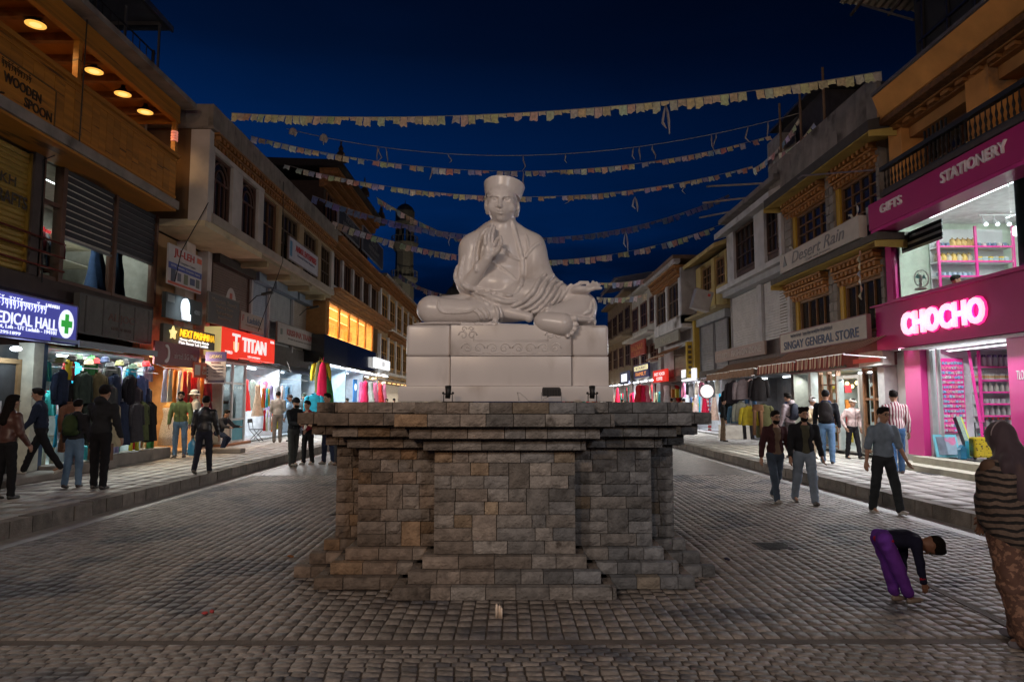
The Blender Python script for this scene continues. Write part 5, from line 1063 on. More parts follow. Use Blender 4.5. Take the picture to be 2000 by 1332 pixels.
for k in range(5): a = 34.0+k*2.25; F3.part('pane', L3, a, a+2.05, -.005, 0, 5.12, 6.73, clear); q = MB(); F3.box(q, a+.5, a+1.5, -1.5, -1.2, 5.1, 6.2); tag(q.build('wall_hanging', M('rug', (.75, .38, .14), var=.7, scale=3, rough=.9), color=None), ('orange carpet nearest in the lit showroom', 'orange carpet second along the lit showroom', 'orange carpet in the middle of the lit showroom', 'orange carpet fourth along the lit showroom', 'orange carpet farthest in the lit showroom')[k], 'carpet')
F3.part('black_fascia', L3, 33.2, 38.0, -1.2, .05, 3.7, 5.05, M('gloss_black', (.012, .013, .014), rough=.18, var=.05)); F3.part('mirror_fascia', L3, 38.0, 51.0, -.6, .05, 3.75, 5.05, M('gloss_bronze', (.10, .075, .045), rough=.12, metal=.85, var=.4, scale=1.5))
signboard(F3.frame(47.7, 4.35, .30), 5.4, .66, 'bright white light box sign on the mirrored fascia', None, [('LEH', 0, 0, .8, .3, (.5, .5, .5))], thick=.2, mat=lit('box', (.95, .97, 1.), .9))
for nm, a, c, z0, z1 in (('white edged black hoarding on the roof terrace, near one', 33.5, 38.3, 10.5, 11.5), ('black hoarding with pale lettering on the roof terrace', 39.2, 45.5, 10.6, 12.0)): signboard(F3.frame((a+c)/2, (z0+z1)/2, .55), c-a, z1-z0, nm, (.02, .02, .022), [('HOTEL', .2, .3, 2.2, .3, (.2, .2, .2)), ('RESTAURANT', .2, -.1, 3.4, .26, (.2, .2, .2)), ('Rooms', 0, -.42, 2.4, .16, (.15, .15, .15))], thick=.08, trim=(.28, .28, .3))
shop_room(F3, L3, 34.0, 38.0, .3, 3.5, 1.6, (.5, .6, .68), .0, 130, (.75, .9, 1.)); shop_room(F3, L3, 38.2, 42.5, .3, 3.5, 1.8, (.6, .66, .7), .0, 150, (.78, .92, 1.)); shop_room(F3, L3, 42.7, 50.5, .3, 3.5, 2.0, (.7, .72, .75), .0, 260, (.9, .95, 1.))
q = MB()
for k in range(14): F3.box(q, 34.2+k*1.2, 34.2+k*1.2+.9, .05, .12, 3.55, 3.62)
q.build('fascia_light', tube_lit, L3)
for k, cn in enumerate(('crimson', 'pink', 'white', 'charcoal', 'pink', 'black', 'red', 'navy', 'pink', 'charcoal')): garment('dress', cn, F3.X(.3-.4*(k % 2)), 41.8+k*.8, 3.0, math.pi/2, 'far down the left side beside the white light box', 'dresses far down the left side', 1.4)
b = signboard(F3.frame(40.0, 2.4, .1), .9, 1.3, 'small blue panel with a white cloud in a shop far left', lit('b2', (.02, .22, .75), .6) and (.02, .25, .7), [('#o', 0, .2, .5, .4, lit('white', (.8, .85, .95), .75))], thick=.05)
# ---------------- long house with yellow windows, and those beyond
def long_house(F, y0, y1, ztop, label, base, nb, floors, col, wcol, pier, shop=None, indiv=False, corn=.6):
    t = building(F, y0, y1, ztop, label, color=col, o=-.3, back=-.05); bw = (y1-y0)/nb
    for zz0, zz1 in floors:
        for k in range(nb):
            a = y0+k*bw; window(F, t, a+.42, a+bw-.05, zz0, zz1, .03, 3, 2, wcol, .09); F.part('pier', t, a+.02, a+.40, -.05, .14, zz0-.3, zz1+.15, plaster, pier)
        F.part('sill_band', t, y0, y1, -.05, .2, zz0-.5, zz0-.302, plaster, pier); 
    cornice(F, t, y0, y1, ztop-corn, ztop, 0, 3, .45); F.part('roof_slab', t, y0, y1, -6, .55, ztop, ztop+.18, concrete)
    if shop: shop_room(F, t, y0+.3, y1-.3, .3, 3.3, 1.8, (.6, .6, .6), 0, shop[0], shop[1])
    return t
F4 = Fac(-1, 8.95)
L4 = long_house(F4, 47.0, 70, 10.5, 'long house with yellow lattice windows and a row of white piers', 0, 7, ((7.5, 9.5), (4.2, 6.3)), (.3, .2, .1), (.50, .26, .05), (.62, .60, .58), (300, (1., .8, .55)))
cornice(F4, L4, 51, 70, 6.5, 7.0, 0, 2, .4)
F5 = Fac(-1, 8.6); long_house(F5, 70.5, 92, 9.6, 'dim house beyond the yellow windowed one', 0, 6, ((6.2, 8.2), (3.7, 5.4)), (.16, .12, .08), (.15, .07, .02), (.3, .25, .2), (260, (1., .75, .5)))
# minaret and dome
for lx, ly, tx, tz in ((-9.5, 84, -14.6, 23), (-6.0, 84, -7.6, 16.5)): q = MB(); q.obox(Matrix.Translation((lx, ly-.2, 10.3)), .5, .3, .4); tag(q.build('added_floodlight', black), 'floodlight added on the far roofs to brighten the ' + ('minaret' if tz > 20 else 'small dome'), 'floodlight'); lamp('SPOT', (lx, ly+.1, 10.4), 2600 if tz > 20 else 350, (1., .85, .62), .3, (tx, 95, tz), spot=60)  # hidden floodlights added to brighten the minaret and the dome
mn = thing('minaret', 'pale minaret with an arched lantern and balcony rising behind the houses', 'minaret', (-14.6, 95, 0)); MC = (.085, .082, .07)
m = MB(); m.lathe([(1.45, 0), (1.4, 14), (1.35, 18.0), (1.9, 18.6), (1.9, 19.0)], (-14.6, 95, 0), 8); m.build('shaft', dull, mn, color=MC)
m = MB(); m.lathe([(1.3, 19.0), (1.25, 22.6), (1.9, 23.6), (2.0, 23.9)], (-14.6, 95, 0), 8); m.build('upper_shaft', dull, mn, color=MC)
for k in range(8): a = k*math.pi/4+.39; m = MB(); m.tube([(-14.6+1.15*math.cos(a), 95+1.15*math.sin(a), 23.9), (-14.6+1.15*math.cos(a), 95+1.15*math.sin(a), 26.6)], .2, 6); m.build('lantern_column', dull, mn, color=MC)
m = MB(); m.lathe([(1.5, 26.5), (1.6, 26.9), (1.35, 27.1), (1.35, 28.5), (1.05, 29.1), (.55, 29.5), (.06, 29.7), (.03, 30.2)], (-14.6, 95, 0), 12); m.build('lantern_roof', dull, mn, color=MC)
for z in (19.0, 23.9): m = MB(); [m.cyl((-14.6+1.85*math.cos(a), 95+1.85*math.sin(a), z), (-14.6+1.85*math.cos(a), 95+1.85*math.sin(a), z+.9), .05, n=5) for a in [i*math.pi/10 for i in range(20)]]; m.tube([(-14.6+1.85*math.cos(a), 95+1.85*math.sin(a), z+.9) for a in [i*math.pi/10 for i in range(21)]], .06, 5); m.build('balcony_railing', dull, mn, color=MC)
dm = thing('mosque_dome', 'small ribbed dome with a spire behind the statue', 'dome', (-7.6, 95, 0)); m = MB(); m.lathe([(1.2, 14.5), (1.25, 16), (1.2, 16.6), (.9, 17.3), (.45, 17.75), (.05, 17.9)], (-7.6, 95, 0), 16); m.build('dome_shell', dull, dm, True, color=(.08, .075, .065)); m = MB(); m.lathe([(.12, 17.85), (.2, 18.1), (.06, 18.4), (.1, 18.6), (.01, 19.5)], (-7.6, 95, 0), 8); m.build('spire', dull, dm, color=(.08, .07, .05)); m = MB(); m.box(-10, -5, 94, 98, 0, 14.6); m.build('base_block', dull, dm, color=(.03, .028, .026))
# ------------------------------------------------------------------ right side of the street
FR = Fac(1, 10.0)
MAG = (.40, .003, .135); PINK = (.55, .035, .22)
magenta = M('magenta_board', MAG, rough=.55, var=.06, scale=1.5, spec=.5); pinkp = M('pink_panel', PINK, rough=.3, var=.06, scale=2)
R1 = building(FR, 2, 17.75, 9.3, 'pink fronted gift shop house with an orange plastered top floor', color=(.30, .16, .07), o=-4.2, depth=3, back=-4.0)
FR.part('end_wall', R1, 17.55, 17.78, -4.2, -.30, 6.9, 9.3, plaster, (.3, .17, .07)); FR.part('white_end_wall', R1, 17.0, 17.72, -.5, -.14, .2, 3.06, plaster, (.60, .58, .55))
FR.part('upper_back_wall', R1, 2, 17.5, -.75, -.60, 6.9, 9.0, plaster, (.26, .11, .03)); FR.part('floor_slab', R1, 2, 17.7, -4.2, .2, 3.08, 3.3, dull, (.5, .5, .5)); FR.part('ceiling_slab', R1, 2, 17.7, -4.2, .5, 6.42, 6.9, dull, (.3, .3, .3))
for a, c in ((16.78, 17.36), (13.62, 14.34), (10.2, 10.9)): FR.part('pilaster', R1, a, c, -.6, .0, 6.95, 8.85, plaster, (.58, .26, .07))
for a, c in ((14.36, 16.76), (10.92, 13.6)):
    FR.part('lintel', R1, a, c, -.6, -.2, 8.45, 8.8, plaster, (.36, .17, .05)); window(FR, R1, a+.3, c-.3, 7.05, 8.4, -.5, 3, 2, (.12, .05, .02))
    for k in range(6): FR.part('lattice_bar', R1, a+.9+k*.16, a+.94+k*.16, -.18, -.14, 7.6, 8.35, black)
FR.part('carved_soffit', R1, 2, 17.3, -.6, .42, 8.86, 8.99, M('carved_panel', (.13, .055, .016), rough=.7, var=.6, scale=9, bump=1.5, bscale=9)); cornice(FR, R1, 2, 17.2, 8.72, 8.86, -.02, 1, .22, pitch=.5)
q = MB(); q.hexa([(FR.X(.30), 2, 9.0), (FR.X(.46), 2, 9.0), (FR.X(.46), 16.85, 9.0), (FR.X(.30), 17.3, 9.0), (FR.X(.30), 2, 9.42), (FR.X(.80), 2, 9.42), (FR.X(.80), 16.6, 9.42), (FR.X(.30), 17.3, 9.42)]); q.build('cornice_moulding', plaster, R1, color=(.62, .28, .07))
FR.part('cornice_cap', R1, 2, 16.55, .3, .86, 9.425, 9.50, dull, (.10, .09, .10)); FR.part('cornice_body', R1, 2, 17.3, -.6, .298, 9.0, 9.42, plaster, (.4, .2, .07))
bal = thing('balcony_railing', 'black ornate iron railing along the orange top floor of the pink shop house', 'railing', (FR.X(.6), 12, 7.0))
FR.part('top_rail', bal, 4, 16.65, .55, .68, 7.52, 7.62, black); FR.part('bottom_rail', bal, 4, 16.6, .57, .63, 7.0, 7.05, black)
for k in range(84):
    yy = 4.1+k*.15; q = MB(); q.lathe([(.014, 7.05), (.03, 7.12), (.014, 7.2), (.034, 7.30), (.014, 7.4), (.014, 7.52)], (FR.X(.60), yy, 0), 6); q.build('baluster', M('iron', (.03, .024, .02), rough=.5, metal=.3), bal)
FR.part('floor_edge', R1, 2, 16.7, -.6, .66, 6.88, 6.99, dull, (.05, .04, .04))
gs = signboard(FR.frame(10.9, 6.52, .62), 12.9, .68, 'long magenta fascia sign for gifts and stationery above the shop window', None, [('GIFTS', -5.38, .06, .92, .22, (.82, .74, .76), {'bold': .012, 'depth': .05}), ('STATIONERY', -2.46, .06, 1.95, .24, (.82, .74, .76), {'bold': .012, 'depth': .05}), ('TOYS', .9, .06, .9, .24, (.62, .5, .52), {'depth': .05})], thick=.60, mat=magenta)
FR.part('pink_underside', R1, 4, 17.3, .05, .6, 6.10, 6.178, pinkp)
# upper showroom
FR.part('pink_jamb', R1, 17.38, 17.66, -.12, .06, 4.2, 6.5, pinkp); FR.part('pink_sill', R1, 4, 17.6, -.05, .10, 4.22, 4.40, pinkp)
FR.part('far_wall', R1, 17.3, 17.36, -4, -.1, 3.3, 6.42, dull, (.62, .70, .58)); FR.part('back_wall', R1, 4, 17.3, -4.05, -4, 3.3, 6.42, dull, (.7, .74, .72)); FR.part('room_ceiling', R1, 4, 17.3, -4, -.1, 6.37, 6.415, dull, (.75, .76, .75))
FR.part('show_column', R1, 12.9, 13.25, -.45, -.1, 4.4, 6.37, dull, (.55, .66, .70))
for z in (6.36, 6.26): FR.part('window_head', R1, 4, 17.36, -.10, .05, z-.05, z, metal, (.25, .27, .27))
FR.part('pane', R1, 13.3, 17.36, -.03, -.022, 4.42, 6.2, clear); FR.part('pane', R1, 6, 13.27, -.03, -.022, 4.42, 6.2, clear)
bl = thing('striped_window_blind', 'short striped roller blind at the far end of the upper showroom window', 'blind', (FR.X(-.15), 16.5, 6.1))
for k in range(3): FR.part('slat', bl, 15.6, 17.25, -.16, -.14, 5.96-k*.16, 6.05-k*.16, dull, (.05, .055, .06)); FR.part('sheer_band', bl, 15.6, 17.25, -.157, -.143, 5.89-k*.16, 5.957-k*.16, metal, (.85, .86, .85))
for oo, e_ in ((-.5, 95), (-2.4, 90)):
    lamp('AREA', (FR.X(oo), 14.8, 6.33), e_*SHOP, (.86, 1., .97), .07, (FR.X(oo+.6), 14.8, 0), 3.6)
lamp('POINT', (11.9, 15.6, 5.75), 42, (.9, 1., .97), .12); lamp('POINT', (11.4, 14.0, 5.6), 30, (.9, 1., .97), .12)  # bare point lamps added at mid height to lift the dim ceiling
tl = thing('track_light', 'white ceiling track with four small spot lamps in the upper showroom', 'track light', (11.9, 16.2, 6.25)); q = MB(); q.box(11.45, 12.45, 16.18, 16.22, 6.28, 6.31); q.build('track', metal, tl, color=(.6, .6, .6))
for k in range(4): q = MB(); x = 11.53+k*.28; q.cyl((x, 16.2, 6.28), (x, 16.2, 6.17), .015, n=6); q.tube([(x, 16.2, 6.17), (x+.02, 16.12, 6.06)], [.03, .05], 10); q.build('spot_head', paint, tl, color=(.6, .6, .6)); q = MB(); q.ball((x+.02, 16.11, 6.045), .045, 8, 6); q.build('bulb', tube_lit, tl)
def shelf_unit(y, x0, x1, zs, zt, ncol, label, d=.35):
    t = thing('display_shelves', label, 'shelves', ((x0+x1)/2, y, zs[0]))
    for k in range(ncol+1): q = MB(); x = x0+(x1-x0)*k/ncol; q.box(x-.028, x+.028, y-d-.02, y-d+.03, zs[0]-.12, zt); q.build('upright', pinkp, t)
    for z in zs: q = MB(); q.box(x0, x1, y-d, y, z-.03, z); q.build('shelf_board', paint, t, color=(.72, .70, .72)); q = MB(); q.box(x0, x1, y-d-.012, y-d-.001, z-.035, z+.005); q.build('edge_trim', pinkp, t)
    q = MB(); q.box(x0, x1, y, y+.02, zs[0]-.1, zt); q.build('back_panel', paint, t, color=(.6, .6, .6)); return t
BOT = {}
def bottle(kind, x, y, z, c, cap, label, group, cat='bottle'):
    if kind not in BOT:
        b = MB(); cpb = None
        if kind == 'bottle': b.lathe([(.042, 0), (.045, .01), (.045, .13), (.02, .165), (.018, .18)], n=12); cpb = MB(); cpb.lathe([(.024, .18), (.024, .215), (.016, .225)], n=10)
        elif kind == 'flask': b.lathe([(.05, 0), (.055, .02), (.055, .21), (.045, .23)], n=12); cpb = MB(); cpb.lathe([(.047, .23), (.047, .28), (.03, .29)], n=12)
        elif kind == 'jar': b.lathe([(.06, 0), (.085, .05), (.088, .12), (.06, .17), (.055, .19)], n=12); cpb = MB(); cpb.lathe([(.06, .19), (.06, .21), (.015, .225), (.018, .25)], n=10)
        elif kind == 'mug': b.lathe([(.05, 0), (.055, .01), (.055, .11), (.052, .115)], n=12); b.tube([(.054, 0, .09), (.085, 0, .08), (.085, 0, .04), (.054, 0, .025)], .01, 6); cpb = MB(); cpb.lathe([(.048, .108), (.048, .112)], n=10)
        elif kind == 'carton': b.box(-.06, .06, -.05, .05, 0, .14); cpb = MB(); cpb.box(-.061, .061, -.051, .051, .05, .10)
        BOT[kind] = (mesh_of(b, kind, plast, kind != 'carton'), mesh_of(cpb, 'lid', plast, False))
    o = inst(BOT[kind][0], kind, (x, y, z), None, (0, 0, RN.uniform(-.5, .5)), c); q = inst(BOT[kind][1], 'lid' if kind != 'carton' else 'printed_band', (x, y, z), o, (0, 0, 0), cap)
    return tag(o, label, cat, group)
zs = [4.55, 4.93, 5.31, 5.69]; shelf_unit(17.22, 10.85, 12.75, zs, 6.2, 2, 'pink edged display shelves of jars and mugs in the upper showroom')
for r, (z, nm) in enumerate(zip(zs, ('lowest', 'second lowest', 'second highest', 'top'))):
    for k in range(14):
        x = 10.93+k*.133
        if r == 0 and k < 8: kd, c, cp, lb = 'mug', ((.45, .45, .5) if k % 3 else (.6, .45, .05)), (.1, .1, .12), 'mug'
        elif r == 1 and k < 7: kd, c, cp, lb = 'mug', (.30, .35, .45), (.05, .07, .15), 'mug'
        elif r == 1: continue
        elif r == 2: kd, c, cp, lb = ('jar', (.50, .32, .08) if k % 2 else (.42, .36, .28), (.3, .2, .05), 'jar') if k < 7 else ('carton', (.55, .56, .52) if k % 2 else (.6, .40, .03), (.3, .4, .45), 'carton')
        else: kd, c, cp, lb = ('jar', (.45, .28, .10), (.25, .15, .05), 'jar') if 2 < k < 8 else ('mug', (.08, .1, .16) if k % 3 else (.5, .4, .4), (.3, .3, .3), 'mug')
        if r == 0 and k >= 8: continue
        cn = {'(0.6, 0.45, 0.05)': 'yellow', '(0.45, 0.45, 0.5)': 'pale grey', '(0.3, 0.35, 0.45)': 'blue grey', '(0.5, 0.32, 0.08)': 'amber', '(0.42, 0.36, 0.28)': 'cream', '(0.55, 0.56, 0.52)': 'white', '(0.6, 0.4, 0.03)': 'yellow', '(0.45, 0.28, 0.1)': 'orange brown', '(0.08, 0.1, 0.16)': 'dark blue', '(0.5, 0.4, 0.4)': 'pinkish'}[str(c)]
        bottle(kd, x, 17.05, z, c, cp, f'{cn} {lb} on the {nm} shelf of the upper showroom', f'{cn} {lb}s on the {nm} shelf upstairs', lb)
ds = thing('counter_desk', 'grey counter with monitor boxes behind the upper showroom window', 'counter', (11.9, 15.4, 3.3)); q = MB(); q.box(11.0, 12.9, 15.2, 15.6, 3.31, 4.55); q.build('body', dull, ds, color=(.3, .32, .3)); q = MB(); q.box(12.1, 12.75, 15.15, 15.45, 4.56, 4.95); q.build('cabinet', dull, ds, color=(.12, .15, .15))
fx, fy, fz = at_y(1797, 545, 15.9); fn = thing('table_fan', 'white table fan in the corner of the upper showroom window', 'fan', (fx, fy, 4.4)); q = MB(); q.lathe([(.13, 0), (.12, .03), (.03, .05), (.025, .35)], (fx, fy, 4.42), 14); q.build('stand', plast, fn, True, color=(.6, .62, .62))
q = MB(); q.tube([(fx+.17*math.cos(a), fy-.05, fz+.0+.2*math.sin(a)) for a in [i*math.pi/12 for i in range(25)]], .012, 6)
for k in range(12): a = k*math.pi/6; q.beam((fx, fy-.06, fz), (fx+.17*math.cos(a), fy-.05, fz+.2*math.sin(a)), .006, .006)
q.build('guard', plast, fn, color=(.6, .65, .65)); q = MB()
for k in range(3): a = k*2.1; q.hexa([(fx, fy-.02, fz), (fx+.13*math.cos(a), fy-.03, fz+.15*math.sin(a)), (fx+.13*math.cos(a+.8), fy-.01, fz+.15*math.sin(a+.8)), (fx, fy-.01, fz), (fx, fy-.015, fz+.005), (fx+.13*math.cos(a), fy-.025, fz+.15*math.sin(a)), (fx+.13*math.cos(a+.8), fy-.005, fz+.15*math.sin(a+.8)), (fx, fy-.005, fz)])
q.build('blades', plast, fn, color=(.15, .5, .5))
# neon sign
cs = signboard(FR.frame(11.0, 3.64, .50), 12.9, 1.10, 'magenta fascia with a glowing white name in a pink halo', None, [('CHOCHO', -3.80, -.02, 2.85, .54, lit('neon', (.95, .85, .88), .72), {'bold': .038, 'depth': .08})], thick=.45, mat=magenta)
hf = FR.frame(14.80, 3.62, .505); letters('CHOCHO', lit('halo', (1., .03, .30), .9), cs, hf, 2.93, .60, .03, .05, name='glow_edge')
lamp('AREA', (FR.X(.66), 14.8, 3.62), 13, (1., .05, .42), 2.6, (FR.X(.3), 14.8, 3.62), .3)
FR.part('fascia_lip', R1, 4, 17.5, .0, .62, 4.195, 4.225, pinkp)
# ground floor of the pink shop
for a, c, nm in ((16.32, 16.98, 0), (12.75, 13.45, 1)): FR.part('pink_pillar', R1, a, c, -.28, .10, .50, 3.08, pinkp); FR.part('pillar_plinth', R1, a-.02, c+.02, -.3, .12, .2, .498, dull, (.3, .28, .25))
letters('TLOH', M('white_paint', (.6, .58, .58)), cs, FR.frame(13.1, 2.3, .102), .26, .18, .008, name='lettering')
FR.part('step', R1, 4, 17.1, -.3, .78, .2, .35, dull, (.40, .38, .30)); FR.part('step', R1, 4, 16.35, -.3, .38, .352, .50, dull, (.36, .34, .27))
room = MB(); FR.box(room, 4, 16.9, -3.6, -3.5, .5, 3.06); FR.box(room, 16.55, 16.62, -3.5, -.29, .5, 3.06); FR.box(room, 4, 16.9, -3.5, -.05, .45, .5); FR.box(room, 4, 16.6, -3.5, .4, 3.03, 3.075); room.build('shop_room', dull, R1, color=(.72, .72, .74))
FR.part('pane', R1, 13.5, 16.25, -.13, -.122, .52, 3.0, clear); FR.part('door_channel', R1, 16.2, 16.3, -.2, -.05, .5, 3.02, steel, (.5, .52, .52)); FR.part('door_channel', R1, 15.94, 16.0, -.16, -.08, .5, 3.02, steel, (.5, .52, .52))
lamp('AREA', (FR.X(-.5), 14.8, 2.98), 210*SHOP, (.92, .97, 1.), .07, (FR.X(.6), 14.8, 0), 2.8); lamp('AREA', (FR.X(.46), 14.2, 3.03), 260, (.95, .94, 1.), .06, (FR.X(3.0), 14.2, .4), 5.5)
for yy, xx in ((16.65, FR.X(.3)), (13.6, FR.X(.3)), (15.1, FR.X(.3))): q = MB(); q.lathe([(.10, 0), (.10, .012)], (xx, yy, 3.055), 14); tag(q.build('recessed_lamp', tube_lit), {16.65: 'round lamp in the fascia underside above the near pink pillar', 13.6: 'round lamp in the fascia underside at the right edge', 15.1: 'round lamp in the fascia underside over the shop window'}[yy], 'lamp')
x0, x1 = at_y(1905, 800, 16.45)[0], at_y(1976, 800, 16.45)[0]; zz = [.88, 1.18, 1.46, 1.74, 2.02, 2.30, 2.62]
shelf_unit(16.52, x0, x1+.3, zz, 3.0, 1, 'pink edged shelves packed with white bottles in the ground floor gift shop', .3)
for r, z in enumerate(zz):
    nm = ('lowest', 'second', 'third', 'fourth', 'fifth', 'sixth', 'top')[r]; n = 8
    for k in range(n):
        x = x0+.07+(x1+.2-x0)*k/n; kd, c, cp, cn = [('carton', (.1, .45, .42), (.6, .3, .3), 'teal'), ('bottle', (.66, .64, .62), (.55, .05, .04), 'red capped white'), ('bottle', (.66, .65, .63), (.62, .61, .6), 'white'), ('mug', (.66, .65, .66), (.5, .5, .5), 'white'), ('bottle', (.64, .60, .52), (.6, .6, .6), 'cream'), ('carton', (.62, .60, .55), (.5, .28, .1), 'cream'), ('flask', (.62, .56, .58), (.12, .06, .2), 'dark capped white')][r]
        bottle(kd, x, 16.36, z, c, cp, f'{cn} {kd} on the {nm} shelf of the ground floor gift shop', f'{cn} {kd}s on the {nm} shelf downstairs', kd)
a = at_y(1824, 700, 16.50); c = at_y(1887, 845, 16.50); pb = thing('pegboard', 'tall pink pegboard crowded with small blue and silver packets', 'pegboard', ((a[0]+c[0])/2, 16.5, c[2])); q = MB(); q.box(a[0], c[0], 16.47, 16.52, c[2], a[2]); q.build('board', pinkp, pb)
for i in range(9):
    for j in range(15): q = MB(); x = a[0]+.045+i*(c[0]-a[0]-.08)/8.4; z = c[2]+.06+j*(a[2]-c[2]-.12)/14.5; w = RN.uniform(.022, .034); q.box(x-w, x+w, 16.45, 16.468, z-.03, z+RN.uniform(.02, .045)); q.build('packet', plast, pb, color=RN.choice(((.45, .5, .55), (.2, .3, .42), (.55, .5, .52), (.4, .15, .2), (.1, .2, .3))))
q = MB(); x, y, z = at_y(1897, 690, 16.1); q.beam((x-.06, 16.1, 3.0), (x+.13, 16.0, .52), .06, .06); tag(q.build('leaning_post', pinkp), 'slender pink post leaning between the pegboard and the bottle shelves', 'post')
x, y, z = at_y(1848, 865, 15.9); t = thing('framed_picture', 'pale blue framed picture leaning low in the gift shop window', 'picture', (x, 15.9, .51)); q = MB(); q.hexa([(x-.27, 15.82, .515), (x+.27, 15.82, .515), (x+.27, 15.86, .515), (x-.27, 15.86, .515), (x-.27, 15.95, 1.02), (x+.27, 15.95, 1.02), (x+.27, 15.99, 1.02), (x-.27, 15.99, 1.02)]); q.build('frame', paint, t, color=(.16, .5, .6)); q = MB(); q.hexa([(x-.22, 15.81, .57), (x+.22, 15.81, .57), (x+.22, 15.83, .57), (x-.22, 15.83, .57), (x-.22, 15.925, .97), (x+.22, 15.925, .97), (x+.22, 15.945, .97), (x-.22, 15.945, .97)]); q.build('print', M('print', (.16, .2, .25), var=.5, scale=5, col2=(.3, .08, .16), c2amt=(.58, .6)), t)
x, y, z = at_y(1883, 845, 15.9); t = thing('wrapped_roll', 'tall wrapped board with a yellow edge leaning beside the blue picture', 'board', (x, 15.9, .51)); q = MB(); q.beam((x+.06, 15.8, .515), (x-.03, 16.1, 1.42), .13, .1, (1, 0, 0)); q.build('board', knit, t, color=(.16, .2, .17)); q = MB(); q.beam((x+.135, 15.8, .515), (x+.045, 16.1, 1.42), .02, .1, (1, 0, 0)); q.build('edge', plast, t, color=(.55, .6, .08))
x, y, z = at_y(1923, 890, 15.2); t = thing('suitcase', 'bright yellow spotted trolley suitcase in the gift shop window', 'suitcase', (x, 15.3, .51)); q = MB(); q.box(x-.21, x+.21, 15.2, 15.42, .55, 1.0); bevel(q.build('shell', M('spotted', (.68, .50, .02), rough=.35, var=.05, col2=(.10, .05, .01), c2amt=(.60, .62), c2scale=22), t), .05, 3)
q = MB(); q.tube([(x-.10, 15.31, 1.0), (x-.10, 15.31, 1.32), (x+.10, 15.31, 1.32), (x+.10, 15.31, 1.0)], .014, 6); q.build('handle', black, t)
for s in (-.15, .15): q = MB(); q.ball((x+s, 15.3, .535), .035, 8, 6); q.build('wheel', rubber, t)
for s in (-.06, .06): q = MB(); q.ball((x+s, 15.185, .80), .018, 8, 6); q.build('printed_eye', rubber, t)
x, y, z = at_y(1893, 890, 15.6); q = MB(); q.lathe([(.07, .51), (.075, .53), (.065, .88), (.05, .9)], (x, 15.6, 0), 14); tag(q.build('canister', plast, True, color=(.05, .42, .6)) if False else q.build('canister', plast, None, True, color=(.05, .42, .6)), 'sky blue canister beside the yellow suitcase', 'canister')
q = MB(); x2 = at_y(1880, 890, 15.4)[0]; q.box(x2-.08, x2+.06, 15.35, 15.45, .51, .72); q.prism([(-.09, .72), (.07, .72), (-.01, .82)], lambda u, v: (x2+u, 15.34, v), lambda u, v: (x2+u, 15.46, v)); tag(q.build('toy_house', plast, color=(.02, .14, .24)), 'small dark blue toy house in front of the leaning boards', 'toy')
# rooftop over the pink shop
tk = thing('rooftop_tank_shed', 'black sheeted shed standing on the roof of the pink shop house', 'shed', (FR.X(-.4), 14.2, 9.5)); FR.part('shed_wall', tk, 11, 15.5, -2.5, .30, 9.5, 13.2, dull, (.012, .012, .014))
for k in range(4): q = MB(); q.beam((FR.X(.34), 15.2-k*.9, 9.5), (FR.X(.34), 15.0-k*.9, 12.9), .05, .05); q.build('ladder_rail' if k < 2 else 'shed_post', metal, tk, color=(.10, .09, .09))
for z in (10.2, 11.2): q = MB(); q.beam((FR.X(.34), 12, z), (FR.X(.34), 15.3, z), .05, .05); q.build('shed_rail', metal, tk, color=(.10, .09, .09))
tr = thing('tin_roof', 'corrugated tin roof jutting from the rooftop shed against the sky', 'roof', (FR.X(-.3), 16, 12)); rows = []
for yy in (14.2, 18.2): rows.append([(FR.X(-2.2+.10*i), yy, (12.55 if yy > 15 else 12.85)+.035*(i % 2)+.012*i) for i in range(30)])
q = MB(); q.grid(rows); q.build('sheet', steel, tr, color=(.30, .27, .22)); q = MB(); q.grid([[(x, y, z-.006) for x, y, z in r] for r in rows]); q.build('underside', steel, tr, color=(.30, .26, .20))
for o in (.45, -.6): q = MB(); q.beam((FR.X(o), 14.3, 12.80), (FR.X(o), 18.1, 12.5), .06, .07); q.build('rafter', dull, tr, color=(.06, .05, .04))
q = MB(); q.beam((FR.X(.25), 15.6, 10.9), (FR.X(.4), 17.6, 12.5), .05, .05); q.build('brace', dull, tr, color=(.08, .07, .06))
# ---------------- grey house with yellow soffits
R2 = building(FR, 17.85, 24.8, 10.0, 'grey stone house with yellow soffits over the general store', color=(.2, .18, .16), o=-.4, back=-.22)
YE = (.44, .31, .07); ST = (.235, .205, .18)
yy = 17.4
while yy < 24.8: w = .56; FR.part('parapet_panel', R2, yy+.006, min(yy+w, 24.95)-.006, .10, .22, 9.26, 10.46+RN.uniform(-.01, .01), concrete); yy += w
FR.part('parapet_slab', R2, 17.4, 24.9, -2.5, .098, 9.1, 9.3, concrete)
q = MB(); q.hexa([(FR.X(a), y, z) for y, z in ((0, 0),) for a, y, z in ((-.2, 17.0, 8.86), (.72, 17.0, 8.74), (.72, 24.2, 8.74), (-.2, 24.2, 8.86), (-.2, 17.0, 9.24), (.72, 17.0, 9.02), (.72, 24.2, 9.02), (-.2, 24.2, 9.24))]); q.build('eave_slab', dull, R2, color=(.055, .048, .045))
